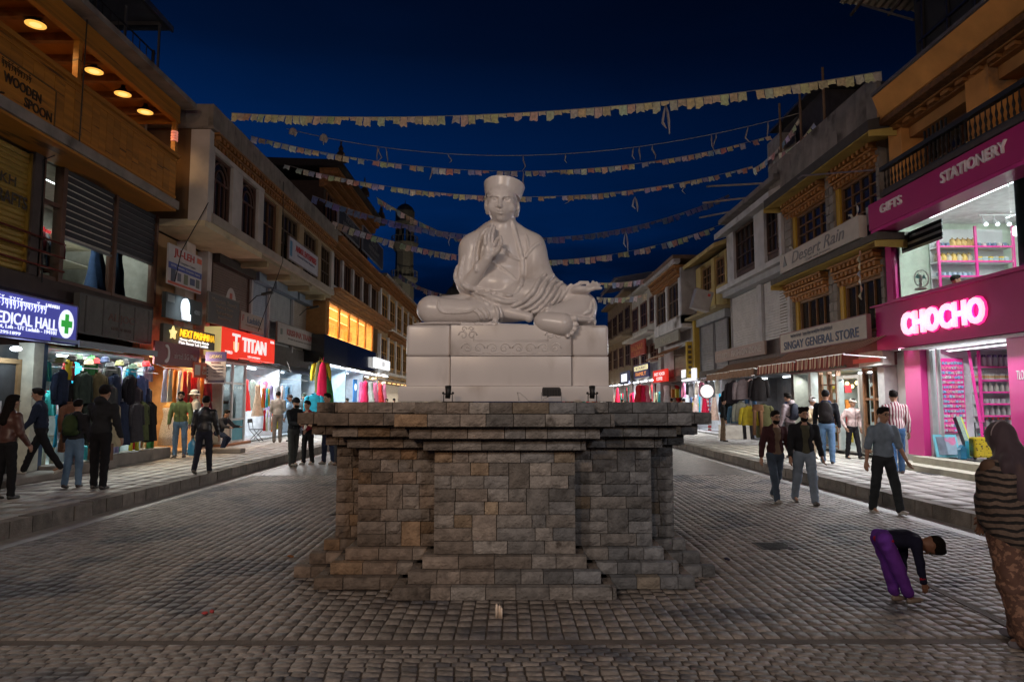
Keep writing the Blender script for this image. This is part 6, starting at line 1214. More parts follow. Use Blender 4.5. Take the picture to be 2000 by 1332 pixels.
def soffit(z, z2, y0, y1, o): 
    q = MB(); q.hexa([(FR.X(a), y, zz) for a, y, zz in ((-.2, y0, z2-.03), (o, y0, z-.03), (o, y1, z-.03), (-.2, y1, z2-.03), (-.2, y0, z2-.004), (o, y0, z-.004), (o, y1, z-.004), (-.2, y1, z2-.004))]); q.build('soffit', plaster, R2, color=YE)
    for yy in (y0, y1): q = MB(); q.hexa([(FR.X(a), yy+d, zz) for d, a, zz in ((-.02, -.2, z2-.26), (-.02, o+.02, z-.16), (.02, o+.02, z-.16), (.02, -.2, z2-.26), (-.02, -.2, z2-.01), (-.02, o+.02, z-.01), (.02, o+.02, z-.01), (.02, -.2, z2-.01))]); q.build('end_board', paint, R2, color=(.50, .36, .09))
soffit(8.74, 8.86, 16.98, 24.22, .70)
for z0, z1, cz0, cz1 in ((6.75, 8.22, 8.22, 8.84), (3.72, 5.22, 5.22, 5.84)):
    cornice(FR, R2, 17.9, 20.45, cz0, cz1, -.02, 3, .30, indiv=True, mat=M('carved_wood_orange', (.34, .145, .035), rough=.6, var=.4, scale=6, bump=.3)); cornice(FR, R2, 20.98, 24.0, cz0, cz1, -.02, 3, .30, indiv=True, mat=MATS['carved_wood_orange'])
    for a, c in ((17.86, 18.02), (20.46, 20.97), (23.62, 24.8)):
        FR.part('pier_core', R2, a, c, -.3, -.03, z0-.3, cz1, plaster, ST); zz = z0-.3
        while zz < cz1-.1:
            for p, r in ([(a, c)] if c-a < .3 else [(a, (a+c)/2-.01), ((a+c)/2+.01, c)]): FR.part('stone_tile', R2, p+.006, r-.006, -.03, .015+RN.uniform(-.004, .004), zz+.006, min(zz+.27, cz1)-.006, concrete)
            zz += .28
    for a, c in ((18.05, 20.2), (21.0, 23.4)):
        window(FR, R2, a, c, z0, z1, -.12, 4, 4 if z0 > 6 else 1, (.16, .07, .02), .08); FR.part('yellow_jamb', R2, c+.01, c+.24, -.3, -.06, z0-.2, z1+.05, paint, (.45, .26, .02))
    FR.part('sill_band', R2, 17.86, 24.8, -.3, -.04, z0-.6, z0-.31, plaster, ST)
FR.part('mid_slab', R2, 16.9, 23.9, -.2, .68, 5.88, 6.06, dull, (.09, .08, .07)); soffit(5.87, 5.93, 17.0, 23.9, .66)
b = signboard(FR.frame(20.3, 6.40, .72), 5.25, .60, 'long off white hotel board with grey script lettering under the upper windows', (.50, .44, .38), [('Desert Rain', .1, .04, 3.5, .36, (.20, .19, .19), {'shear': .3}), ('Cafe and Rooms', .2, -.22, 1.6, .06, (.22, .2, .2)), ('#p', -2.2, .05, .3, .34, (.22, .22, .22), {'poly': [(-.5, -.5), (.5, -.5), (.1, .2), (.0, .5), (-.1, .2)]})], thick=.22)
for yy in (18.0, 21.9): q = MB(); q.tube([(FR.X(.70), yy, 6.70), (FR.X(.75), yy, 6.80), (FR.X(.80), yy+.03, 6.78)], .03, 8); tag(q.build('small_lamp', plast, None, True, color=(.5, .48, .42)), 'small unlit lamp on the board at its ' + ('near end' if yy < 19 else 'far end'), 'lamp')
b = signboard(FR.frame(20.3, 3.72, .72), 5.6, .60, 'off white general store board with dark blue capitals above the striped awnings', (.48, .42, .36), [('SINGAY GENERAL STORE', -.05, -.10, 4.9, .27, (.05, .07, .14), {'bold': .012})], thick=.10, trim=(.25, .12, .12))
glyph_line(FR.frame(20.3, 3.72, .73), b, -1.0, 1.0, .20, .10, paint, (.10, .11, .16), 8); glyph_line(FR.frame(20.3, 3.72, .735), b, -1.9, -1.1, .20, .10, paint, (.10, .11, .16), 9)
awning(FR, 16.75, 19.55, 3.42, .62, 2.96, 1.72, .30, 'red and cream striped awning at the near end of the general store', (.72, .52, .36), (.26, .035, .028), .16, 'striped awnings of the general store')
awning(FR, 19.75, 22.6, 3.40, .62, 2.94, 1.70, .28, 'red and cream striped awning at the far end of the general store', (.72, .52, .36), (.26, .035, .028), .16, 'striped awnings of the general store')
q = MB(); q.beam((FR.X(.3), 17.6, 7.9), (FR.X(1.4), 19.4, 8.35), .035, .035); q.beam((FR.X(1.4), 19.4, 8.35), (FR.X(1.5), 19.5, 8.28), .04, .04); tag(q.build('flag_pole', metal, color=(.5, .42, .34)), 'pale slanting pole sticking out by the grey house windows', 'pole')
FR.part('store_band', R2, 17.7, 24.2, -.3, .10, 2.75, 3.42, dull, (.16, .05, .05)); FR.part('store_head', R2, 17.4, 18.6, .10, .40, 2.72, 3.1, dull, (.33, .31, .29)); FR.part('store_jamb', R2, 17.74, 18.05, -.3, .2, .2, 2.74, dull, (.36, .34, .33)); FR.part('store_jamb', R2, 22.3, 22.5, -.3, .1, .2, 2.74, dull, (.4, .42, .42))
FR.part('store_sign_strip', R2, 17.5, 18.9, .402, .41, 2.82, 2.94, paint, (.45, .06, .05)); q = MB(); FR.box(q, 17.7, 18.7, .15, .22, 2.98, 3.04); q.build('tube_light', tube_lit, R2)
lamp('AREA', (FR.X(.6), 18.2, 2.9), 120, (.85, .97, 1.), .06, (FR.X(2.5), 18.0, .6), 1.2)
shop_room(FR, R2, 18.05, 22.3, .35, 2.72, 2.2, (.42, .44, .42), -.12, 130, (.88, .97, .95)); shop_room(FR, R2, 22.5, 24.2, .35, 2.72, 1.6, (.3, .32, .3), -.12, 22, (.95, .95, .85))
sf = thing('store_front', 'wood framed glass front with an aluminium door in the general store', 'shop front', (FR.X(0), 20, .3))
for yy in (18.08, 18.62, 19.16): FR.part('wood_mullion', sf, yy-.035, yy+.035, -.12, .02, .35, 2.72, woodo, (.16, .07, .03))
for z in (.42, 1.1, 1.85, 2.66): FR.part('wood_rail', sf, 18.12, 19.12, -.1, .0, z-.03, z+.03, woodo, (.16, .07, .03))
for yy in (20.75, 21.3, 21.9): FR.part('wood_mullion', sf, yy-.04, yy+.04, -.12, .02, .35, 2.72, woodo, (.20, .09, .04))
for z in (.42, 1.0, 1.6, 2.3): FR.part('wood_rail', sf, 20.8, 21.85, -.1, .0, z-.02, z+.02, woodo, (.20, .09, .04))
FR.part('pane', sf, 18.1, 19.14, -.06, -.055, .45, 2.64, clear); FR.part('pane', sf, 20.8, 21.9, -.06, -.055, .45, 2.64, clear)
for a, c, z0, z1 in ((19.3, 19.4, .35, 2.55), (20.5, 20.62, .35, 2.55), (19.4, 20.5, 2.45, 2.55)): FR.part('door_frame', sf, a, c, -.1, .06, z0, z1, metal, (.62, .66, .66))
FR.part('door_leaf', sf, 19.45, 19.9, -.6, -.55, .35, 2.45, steel, (.40, .47, .47))
for r in range(6):
    for k in range(10):
        cn = RN.choice(('orange', 'teal', 'green', 'yellow', 'lilac', 'red', 'teal', 'sky blue')); q = MB(); yy = 18.16+k*.098; z = .5+r*.36; FR.box(q, yy, yy+.085, -.30, -.16, z, z+RN.uniform(.16, .3)); tag(q.build('snack_packet', plast, color=tuple(.6*v for v in CN[cn])), f'{cn} packet on the {("lowest", "second", "third", "fourth", "fifth", "top")[r]} row of the general store window', 'packet', f'{cn} packets on row {("one", "two", "three", "four", "five", "six")[r]} of the store window')
for r in range(4):
    for k in range(9): cn = RN.choice(('yellow', 'orange', 'cream', 'white', 'mustard', 'red')); q = MB(); yy = 20.85+k*.112; z = .55+r*.5; FR.box(q, yy, yy+.09, -.5, -.3, z, z+RN.uniform(.12, .3)); tag(q.build('grocery_box', plast, color=tuple(.7*v for v in CN[cn])), f'{cn} grocery box on the {("lowest", "second", "third", "top")[r]} shelf behind the far store window', 'box', f'{cn} grocery boxes on shelf {("one", "two", "three", "four")[r]} of the far store window')
for k in range(5): q = MB(); q.ball((FR.X(-.7), 20.9+k*.3, 2.35-.1*(k % 2)), .06, 8, 6); tag(q.build('bulb', lit('bulb', (1., .75, .3), 4.)), ('warm bulb nearest the striped shirt man', 'second warm bulb over the store goods from the near side', 'middle warm bulb over the store goods', 'fourth warm bulb over the store goods from the near side', 'warm bulb at the far end over the store goods')[k], 'lamp', 'warm bulbs in the general store')
# ---------------- white house with shutters
R3 = building(FR, 24.85, 30.5, 9.6, 'white house with dark wood windows above closed steel shutters', color=(.45, .43, .42), o=-.4, back=-.25); WT = (.52, .50, .50)
for a, c in ((24.2, 24.42), (25.84, 26.9), (29.4, 30.3)): FR.part('pier', R3, a, c, -.3, .12, 6.75, 9.25, plaster, WT)
for a, c, nx in ((24.44, 25.82, 3), (26.92, 29.38, 4)): window(FR, R3, a, c, 7.35, 9.2, .02, nx, 3, (.055, .024, .014), .09, curtain=(.42, .42, .44)); FR.part('wood_panel', R3, a, c, -.1, .0, 6.75, 7.34, woodo, (.05, .022, .014))
q = MB()
for a, c in ((23.9, 26.3), (26.3, 30.4)): q.hexa([(FR.X(o), y, z) for o, y, z in ((-.2, a, 9.3), (.65, a, 9.05), (.65, c, 9.05), (-.2, c, 9.3), (-.2, a, 9.75), (.65, a, 9.3), (.65, c, 9.3), (-.2, c, 9.75))])
q.build('eave', plaster, R3, color=WT); FR.part('roof_edge', R3, 23.9, 30.4, -2, .45, 9.75, 9.95, concrete)
for k in range(3): q = MB(); q.beam((FR.X(-.6), 25+k*1.6, 10.0), (FR.X(2.1-.3*k), 26.5+k*1.6, 10.3-.2*k), .06, .06); q.build('roof_beam', dull, R3, color=(.32, .26, .2))
FR.part('mid_slab', R3, 23.1, 30.4, -.2, .62, 6.60, 6.80, plaster, WT); FR.part('mid_slab_lip', R3, 23.4, 30.2, -.2, .4, 6.36, 6.598, steel, (.36, .36, .37))
for a, c in ((24.0, 26.3), (26.95, 30.1)): shutter(FR, R3, a, c, 4.1, 6.34, .0, (.46, .44, .44), .105); 
FR.part('shutter_pillar', R3, 26.38, 26.86, -.3, .1, 4.0, 6.36, plaster, (.48, .46, .46)); FR.part('shutter_pillar', R3, 23.72, 23.92, -.3, .1, 4.0, 6.36, plaster, (.48, .46, .46)); FR.part('lower_band', R3, 23.7, 30.5, -.3, .1, 2.8, 4.1, dull, (.12, .09, .08))
signboard(FR.frame(28.4, 3.80, .42), 6.1, .50, 'faded pinkish clothes shop board with pale letters over the plain awning', (.33, .235, .20), [('FASHION ZONE', 1.0, 0, 3.4, .26, (.52, .45, .42), {'bold': .015}), ('STREET', -2.0, 0, 1.5, .2, (.45, .38, .34))], thick=.08)
awning(FR, 23.8, 26.5, 3.35, .45, 2.95, 1.4, .28, 'plain brownish awning at the near end of the clothes shop', (.33, .20, .13), None, .2, 'brown awnings of the clothes shop'); awning(FR, 26.55, 29.5, 3.35, .45, 2.93, 1.4, .28, 'plain brownish awning at the far end of the clothes shop', (.33, .20, .13), None, .2, 'brown awnings of the clothes shop')
shop_room(FR, R3, 24.4, 30.2, .3, 2.8, 1.8, (.16, .16, .17), -.1, 40, (.85, .9, 1.))
for i, (kd, cn, px, py, d) in enumerate((('shirt', 'grey', 1450, 742, 25), ('shirt', 'white', 1466, 742, 25.4), ('jacket', 'black', 1482, 738, 24.6), ('jacket', 'charcoal', 1433, 745, 26), ('trousers', 'denim blue', 1465, 768, 25), ('shirt', 'grey', 1447, 785, 25), ('shirt', 'denim blue', 1440, 790, 25.8), ('shirt', 'mustard', 1463, 793, 24.8), ('trousers', 'brown', 1480, 790, 24.4), ('coat', 'olive', 1490, 790, 24.6), ('coat', 'black', 1425, 760, 27), ('trousers', 'charcoal', 1458, 800, 26), ('jacket', 'navy', 1421, 770, 27.5))):
    x, y, z = at_y(px, py, d); garment(kd, cn, x, y, z, -.5, ('hung under the brown awnings' if py < 760 else 'in the lower rows before the clothes shop'), 'clothes before the dark clothes shop', 1.1)
x, y = at_z(1437, 857, .22); t = thing('leaning_board', 'bare pale board leaning like a ramp before the clothes shop', 'board', (x, y, .22)); q = MB(); q.hexa([(x-.75, y-.1, .225), (x+.55, y-.3, .225), (x+.55, y-.27, .225), (x-.75, y-.07, .225), (x-.55, y+.5, .78), (x+.7, y+.3, .78), (x+.7, y+.33, .78), (x-.55, y+.53, .78)]); q.build('sheet', dull, t, color=(.38, .34, .28)); q = MB(); q.beam((x+.6, y+.3, .22), (x+.65, y+.3, .75), .05, .05); q.build('prop', dull, t, color=(.2, .14, .08))
x, y = at_z(1459, 845, .22); t = thing('folded_goods_table', 'low table stacked with folded clothes beside the leaning board', 'table', (x, y+.6, .22)); q = MB(); q.box(x-.4, x+.4, y+.4, y+.9, .72, .76); q.build('tabletop', dull, t, color=(.25, .2, .16))
for sx in (-.36, .36): 
    for sy in (.44, .86): q = MB(); q.box(x+sx-.02, x+sx+.02, y+sy-.02, y+sy+.02, .22, .72); q.build('leg', dull, t, color=(.15, .1, .08))
for k in range(4): q = MB(); q.box(x-.32, x+.25, y+.45, y+.85, .765+k*.06, .82+k*.06); tag(q.build('folded_shirt', cloth, color=CN[('black', 'red', 'white', 'cream')[k]]), f'{("black", "red", "white", "cream")[k]} folded shirt in the pile on the low table', 'clothing')
# ---------------- yellow house and those beyond
R4 = building(FR, 30.6, 35.7, 8.9, 'small yellow house with a slanted roof and two wooden windows', color=(.30, .22, .09), o=-.4, back=-.2); YW = (.42, .31, .12)
for a, c in ((30.6, 30.85), (32.45, 32.95), (34.75, 35.6)): FR.part('pier', R4, a, c, -.3, .06, 6.1, 8.7, plaster, YW)
for a, c in ((30.87, 32.43), (32.97, 34.73)): window(FR, R4, a, c, 7.25, 8.55, -.04, 3, 3, (.17, .085, .03), .08); FR.part('spandrel', R4, a, c, -.3, .0, 6.1, 7.24, plaster, YW)
q = MB(); q.hexa([(FR.X(o), y, z) for o, y, z in ((-1.5, 30.3, 9.5), (.7, 30.3, 8.72), (.7, 35.8, 8.72), (-1.5, 35.8, 9.5), (-1.5, 30.3, 9.7), (.7, 30.3, 8.92), (.7, 35.8, 8.92), (-1.5, 35.8, 9.7))]); q.build('roof', plaster, R4, color=YW)
FR.part('mid_slab', R4, 30.4, 35.8, -.2, .65, 5.98, 6.12, plaster, (.3, .24, .13)); FR.part('lintel_beam', R4, 30.6, 35.5, -.2, .2, 5.6, 5.975, steel, (.26, .27, .29))
for a, c in ((30.85, 32.7), (32.95, 35.2)): shutter(FR, R4, a, c, 3.3, 5.58, -.02, (.20, .20, .22), .12)
FR.part('yellow_pillar', R4, 35.3, 35.62, -.2, .3, 2.9, 5.97, paint, (.40, .26, .03)); FR.part('lower_band', R4, 30.6, 35.6, -.3, .1, 2.8, 3.3, dull, (.10, .08, .07))
x, y, z = at_y(1370, 587, 31.5); t = thing('satellite_box', 'grey tilted metal box with a red mark on the yellow house ledge', 'cabinet', (x, y, z)); q = MB(); m4 = Matrix.Translation((x, y, z)) @ Matrix.Rotation(.28, 4, 'Y'); q.obox(m4, .82, .5, .95); bevel(q.build('case', steel, t, color=(.38, .36, .35)), .02); q = MB(); q.obox(m4 @ Matrix.Translation((.22, -.255, .28)), .12, .01, .12); q.build('red_mark', paint, t, color=(.5, .05, .04))
F8 = Fac(1, 9.7)
shop_room(F8, R4, 31.0, 38.0, .3, 2.9, 1.4, (.5, .5, .52), .0, 190, (.85, .94, 1.))
for k in range(16): cn = ('white', 'crimson', 'grey', 'sky blue', 'black', 'cream', 'pink', 'denim blue')[k % 8]; garment(('shirt', 'dress', 'jacket', 'scarf')[k % 4], cn, F8.X(.1-.5*(k % 2)), 31.3+k*.43, 2.75-.6*(k % 2), -math.pi/2, 'in the bright shop behind the round lit sign', 'clothes behind the round lit sign', 1.05)
for k in range(14): cn = ('cream', 'orange', 'teal', 'white', 'red', 'yellow', 'maroon')[k % 7]; q = MB(); yy = 38.4+k*.33; F8.box(q, yy, yy+.27, -.5, -.15, .6+.7*(k % 3), 1.1+.7*(k % 3)); tag(q.build('goods_box', plast, color=tuple(.7*v for v in CN[cn])), f'{cn} goods box stacked under the lit red board far right', 'box', 'goods under the lit red board')
signboard(F8.frame(36.45, 3.18, .10), 2.6, .62, 'bright white light box over the shops far right', None, [('SALE', 0, 0, .9, .25, (.6, .6, .62))], thick=.15, mat=lit('box', (.95, .97, 1.), .9))
x, y, z = at_y(1380, 764, 30.2); t = thing('round_sign', 'glowing round white sign with a dark rim at the far right shops', 'sign', (x, y, z)); q = MB(); q.v = [(x+.30*math.cos(a), yy, z+.30*math.sin(a)) for yy in (y-.05, y+.05) for a in [i*math.pi/12 for i in range(24)]]; q.f = [tuple(range(24)), tuple(range(47, 23, -1))] + [(i, (i+1) % 24, 24+(i+1) % 24, 24+i) for i in range(24)]; q.build('disc', lit('disc', (.92, .85, .84), .6), t); q = MB(); q.tube([(x+.32*math.cos(a), y-.05, z+.32*math.sin(a)) for a in [i*math.pi/12 for i in range(25)]], .03, 6); q.build('rim', paint, t, color=(.10, .10, .11)); q = MB(); q.beam((x, y+.05, z+.3), (x, y+1.2, z+.6), .05, .05); q.build('bracket', metal, t, color=(.3, .3, .3))
q = MB(); x, y = at_z(1388, 845, .22); q.cyl((x+.25, y+1, .22), (x+.25, y+1, 2.3), .09, n=10); tag(q.build('striped_post', M('barber', (.55, .5, .5), stripes=('Z', 1.6, (.45, .02, .03), .5), rough=.5)), 'red and white striped post at the corner of the far right shops', 'post')
R5 = building(F8, 35.8, 43.2, 9.3, 'white house with a boxed bay window and carved dark cornice', color=(.35, .33, .33), o=-.4, back=-.2)
F8.part('bay_side', R5, 35.85, 36.1, -.4, .5, 5.9, 8.9, plaster, (.34, .33, .34)); F8.part('bay_base', R5, 35.85, 42.6, -.4, .5, 5.7, 6.35, plaster, WT)
for a, c in ((36.1, 36.5), (39.1, 39.5), (42.2, 42.6)): F8.part('pier', R5, a, c, -.1, .5, 6.35, 8.4, plaster, WT)
for a, c in ((36.52, 39.08), (39.52, 42.18)): window(F8, R5, a, c, 6.37, 8.35, .42, 3, 2, (.16, .10, .06), .1, curtain=(.3, .27, .25))
cornice(F8, R5, 36.1, 43, 8.4, 9.1, .45, 3, .35); F8.part('roof', R5, 35.5, 43.4, -3, 1.0, 9.3, 9.5, dull, (.16, .10, .07)); F8.part('eave_board', R5, 35.5, 43.4, .6, .95, 9.1, 9.298, plaster, (.4, .37, .36))
b = signboard(F8.frame(39.6, 5.35, .5), 6, .6, 'grey slanting board below the boxed bay window', (.25, .23, .19), [('HOTEL', 0, 0, 2.6, .3, (.4, .36, .26))], thick=.1); awning(F8, 36.5, 41.5, 4.8, .3, 4.3, 1.3, .1, 'rust brown awning halfway up the white bay house', (.30, .13, .06), None, .3)
shutter(F8, R5, 36.5, 39.5, 3.2, 4.8, .0, (.22, .19, .15), .14); F8.part('lower_band', R5, 35.8, 43.2, -.3, .05, 2.9, 3.2, dull, (.1, .08, .07))
bb = thing('banner_stand', 'narrow yellow vertical banner beside the grey shutters', 'banner', (FR.X(.35), 35.9, 3)); FR.part('cloth', bb, 35.7, 36.0, .30, .60, 3.0, 4.9, paint, (.45, .30, .02)); q = MB(); 
for k in range(6): FR.box(q, 35.69, 35.698, .36, .54, 3.2+k*.27, 3.36+k*.27)
q.build('lettering', paint, bb, color=(.08, .05, .03))
def plain_house(F, y0, y1, ztop, label, col, nb, rows, wcol, shop, sgn=None, slabs=()):
    t = building(F, y0, y1, ztop, label, color=col, o=-.3, back=-.02); bw = (y1-y0)/nb
    for z0, z1 in rows:
        for k in range(nb): a = y0+k*bw; window(F, t, a+bw*.22, a+bw*.84, z0, z1, .08, 2, 2, wcol, .10)
    for z in slabs: F.part('balcony_slab', t, y0, y1, -.2, .8, z, z+.16, plaster, tuple(min(.5, c*1.2) for c in col))
    F.part('eave', t, y0-.1, y1+.1, -3, .6, ztop, ztop+.2, plaster, col)
    shop_room(F, t, y0+.3, y1-.3, .3, 3.2, 1.6, (.42, .40, .40), 0, shop[0], shop[1], tubes=False)
    n = max(1, int((y1-y0)/3)); q = MB()
    for k in range(int((y1-y0)*1.1)):
        cn = RN.choice(('crimson', 'white', 'charcoal', 'pink', 'teal', 'beige', 'orange', 'navy', 'cream', 'red', 'black', 'maroon')); garment(RN.choice(('dress', 'jacket', 'scarf', 'shirt')), cn, F.X(.25-.5*(k % 3)), y0+.5+k*.88, 2.9-.5*(k % 2), -math.pi/2, 'along the shop fronts of the ' + ' '.join(label.split()[:2]), 'clothes along the far right shop fronts', 1.25)
    for k in range(n): F.box(q, y0+.6+k*3, y0+2.4+k*3, .15, .22, 3.12, 3.2)
    q.build('fascia_light', tube_lit, t); return t
R6 = plain_house(F8, 43.3, 53, 9.5, 'pale house with a yellowish balcony soffit far down the right side', (.38, .36, .33), 3, ((7.0, 8.8), (4.4, 5.6)), (.14, .06, .04), (330, (.9, .95, 1.)), slabs=(6.2,))
signboard(F8.frame(47.9, 5.45, .60), 5.2, 1.0, 'dark red board with orange lettering far down the right side', (.30, .035, .02), [('BAZAAR', 0, .1, 4.2, .4, (.5, .2, .06)), ('LEH', 0, -.3, 2, .2, (.5, .2, .06))], thick=.12)
signboard(F8.frame(46.7, 3.85, .60), 5.0, .9, 'lit yellow and blue board under the dark red one', (.05, .06, .2), [('#', 0, .2, 4.7, .32, lit('cream', (.9, .8, .45), .8)), ('RESTAURANT', 0, .2, 3.6, .22, (.1, .1, .25)), ('FAMILY', 0, -.2, 3.6, .25, lit('orange', (1., .35, .08), .7))], thick=.12)
signboard(F8.frame(41.2, 3.3, .55), 3.7, .72, 'lit red board with white letters above the white shops', None, [('FAST FOOD', 0, .12, 2.8, .2, lit('white2', (.92, .9, .88), .8)), ('COFFEE', 0, -.16, 1.6, .2, lit('white2', (.92, .9, .88), .8))], thick=.12, mat=lit('red3', (.75, .03, .02), .6))
R7 = plain_house(F8, 53.2, 66, 10.4, 'brown house under a slatted tin roof far down the right side', (.20, .15, .10), 4, ((7.6, 9.4), (4.6, 6.4)), (.10, .05, .03), (300, (1., .95, .85)), slabs=(6.9,))
signboard(F8.frame(53.5, 3.6, .6), 4.0, 1.0, 'small lit white and blue board at the far right end of the shops', (.08, .1, .2), [('#', 0, 0, 2.6, .6, lit('white', (.80, .85, .95), .75))], thick=.12)
q = MB(); 
for k in range(16): q.beam((F8.X(-3), 54+k*.55, 12.3), (F8.X(1.2), 54+k*.55, 11.6), .12, .05)
q.beam((F8.X(1.0), 53.8, 11.5), (F8.X(1.0), 63, 11.5), .1, .1); q.beam((F8.X(-2.6), 53.8, 12.1), (F8.X(-2.6), 63, 12.1), .1, .1)
tag(q.build('slatted_roof', steel, color=(.30, .25, .17)), 'open slatted roof frame against the sky far right', 'roof')
R8 = plain_house(Fac(1, 8.9), 66.2, 82, 8.6, 'dark gabled house closest to the statue on the right', (.15, .11, .07), 4, ((5.6, 7.4),), (.12, .06, .03), (260, (1., .8, .5)), slabs=(4.4,))
cornice(Fac(1, 8.9), R8, 66.2, 82, 8.0, 8.6, .05, 2, .5)
plain_house(Fac(1, 8.0), 82.2, 100, 7.8, 'last dim house at the end of the street on the right', (.12, .09, .06), 4, ((5.2, 6.8),), (.1, .05, .03), (200, (1., .8, .5)))
for k, (px, cn) in enumerate(((1254, 'crimson'), (1262, 'pink'), (1247, 'red'), (1302, 'white'), (1320, 'red'), (1312, 'cream'))): x, y, z = at_y(px, 752, 42); garment('dress', cn, x, y, z, -.6, 'in the bright shops far right', 'dresses far down the right side', 1.2)
# rooftop clutter and flag poles on the grey and white houses
rs = thing('rooftop_shed', 'small dark shed with shuttered side on the grey house roof', 'shed', (FR.X(-1.2), 23.5, 10.4)); FR.part('wall', rs, 22.0, 25.4, -3.0, -.6, 9.6, 12.2, dull, (.05, .045, .05)); FR.part('roof', rs, 21.6, 25.8, -3.2, -.2, 12.2, 12.3, steel, (.08, .08, .09)); FR.part('cistern', rs, 24.2, 25.4, -.55, .05, 10.5, 11.6, dull, (.3, .28, .26))
for yy, o in ((24.0, .1), (22.3, .1), (20.5, .15)): q = MB(); q.cyl((FR.X(o), yy, 9.9), (FR.X(o), yy, 12.6 if yy > 23 else 12.2), .04, n=6); tag(q.build('flag_mast', dull, color=(.2, .13, .08)), {24.0: 'wooden mast at the far corner of the grey house roof', 22.3: 'wooden mast in the middle of the grey house roof', 20.5: 'wooden mast at the near part of the grey house roof'}[yy], 'mast')
# ------------------------------------------------------------------ strings of flags across the street
FM = []
for k in range(7):
    rg = random.Random(k); rows = []
    for j in range(4): rows.append([(-.5+i/4 + (.10*rg.uniform(-1, 1)*j/3), .10*math.sin(i*1.3+j*.9+k)*j/3, -j/3*(1+.12*rg.uniform(-1, 1))) for i in range(5)])
    b = MB(); b.grid(rows); FM.append(mesh_of(b, 'flag', M('flag_cloth', oc=True, rough=.95, var=.30, scale=3, spec=.1), True))
FCOL = [(.74, .72, .68), (.62, .38, .30), (.55, .56, .42), (.72, .65, .44), (.45, .48, .58)]
def flag_string(p0, p1, sag, n, size, label, cols=None, gap=.12, rags=0, seed=1, skip=0., pts=None):
    rg = random.Random(seed); p0 = Vector(p0); p1 = Vector(p1); t = thing('flag_string', label, 'flag string', p0, 0, 'strings of flags across the street')
    f = lambda u: p0 + (p1-p0)*u - Vector((0, 0, sag*4*u*(1-u)))
    b = MB(); b.tube([f(i/24) for i in range(25)], .010 if n else .014, 5, True); b.build('cord', cloth, t, color=(.35, .32, .28))
    d = (p1-p0); ang = math.atan2(d.y, d.x); L = d.length
    for k in range(n):
        u = (k+.5)/n
        if rg.random() < skip: continue
        w = L/n*(1-gap); c = (cols[k % len(cols)] if cols else FCOL[k % 5]); c = tuple(v*rg.uniform(.8, 1.15) for v in c); p = f(u); e = f(min(1, u+.01))-f(max(0, u-.01)); tilt = math.atan2(e.z, math.hypot(e.x, e.y))
        o = link('flag', rg.choice(FM), t); o.location = p - p0; o.rotation_euler = (rg.uniform(-.35, .35), -tilt+rg.uniform(-.06, .06), ang); o.scale = (w, w, size*rg.uniform(.8, 1.1)*(1 if rg.random() > .12 else .45)); o.color = (*c, 1)
    for k in range(rags):
        u = rg.uniform(.05, .95); p = f(u); b = MB(); h = rg.uniform(.3, .6)
        b.tube([p, p+Vector((.05*rg.uniform(-1, 1), 0, -h*.3)), p+Vector((.12*rg.uniform(-1, 1), .03, -h*.7)), p+Vector((.1*rg.uniform(-1, 1), 0, -h))], [.02, .06, .05, .015], 6, flat=.4); b.build('rag', cloth, t, True, color=(.42, .36, .31))
    return t
def scarf_on(px, py, d, h, label):
    x, y, z = at_y(px, py, d); b = MB()
    for s in (-1, 1): b.tube([(x, y, z), (x+.05*s, y, z-h*.25), (x+.09*s, y+.03, z-h*.6), (x+.04*s+.05, y, z-h*(1 if s > 0 else .8))], [.03, .08, .09, .03], 7, flat=.35)
    tag(b.build('white_scarf', cloth, None, True, color=(.46, .42, .40)), label, 'scarf')
CR = [(.74, .66, .44), (.72, .66, .46), (.68, .60, .40)]
def pt(px, py, d): return at_y(px, py, d)
flag_string(pt(452, 221, 20.6), pt(1722, 140, 17.3), .55, 82, .26, 'topmost string of cream coloured flags', CR, .06, 0, 1, .02)
flag_string(pt(560, 252, 25.8), pt(1560, 222, 22.8), 1.28, 0, .2, 'bare white cord with a few rags, second from the top', None, .1, 14, 2)
flag_string(pt(490, 266, 22.2), pt(1505, 266, 24.6), 1.28, 74, .19, 'string of small mixed flags hanging just above the statue cap', None, .12, 2, 3, .06)
flag_string(pt(555, 322, 24.5), pt(1470, 325, 26), 1.22, 78, .19, 'string of mixed flags passing right behind the statue cap', None, .1, 2, 4, .08)
flag_string(pt(610, 382, 28.5), pt(1425, 380, 32), 2.0, 66, .26, 'string of pale blue flags behind the statue shoulders', [(.17, .20, .36), (.19, .21, .36)], .10, 1, 5)
flag_string(pt(650, 432, 33), pt(1405, 440, 34), 1.9, 70, .30, 'string of mixed flags at the height of the raised hand', None, .08, 1, 6, .05)
flag_string(pt(735, 385, 45), pt(905, 468, 60), .3, 22, .42, 'short steep string of mixed flags running down beside the minaret', None, .05, 0, 7)
flag_string(pt(780, 535, 60), pt(925, 578, 46), .6, 20, .38, 'low string of mixed flags left of the statue robe', None, .05, 0, 8)
flag_string(pt(1165, 552, 48), pt(1430, 478, 40), .7, 30, .40, 'upper string of mixed flags low on the right of the statue', None, .06, 1, 9)
flag_string(pt(1165, 580, 52), pt(1340, 545, 44), .5, 22, .42, 'lower string of mixed flags low on the right of the statue', None, .06, 0, 10)
flag_string(pt(1470, 330, 26), pt(1560, 232, 23), .25, 14, .26, 'short string of mixed flags rising to the rooftop mast', None, .05, 0, 11)
flag_string(pt(1520, 300, 24), pt(1590, 240, 22.5), .2, 10, .26, 'short string of mixed flags along the rooftop railing', None, .05, 0, 12)
flag_string(pt(1545, 300, 21.0), pt(1535, 300, 21.1), 0, 0, .2, 'loose green cord end on the grey parapet')
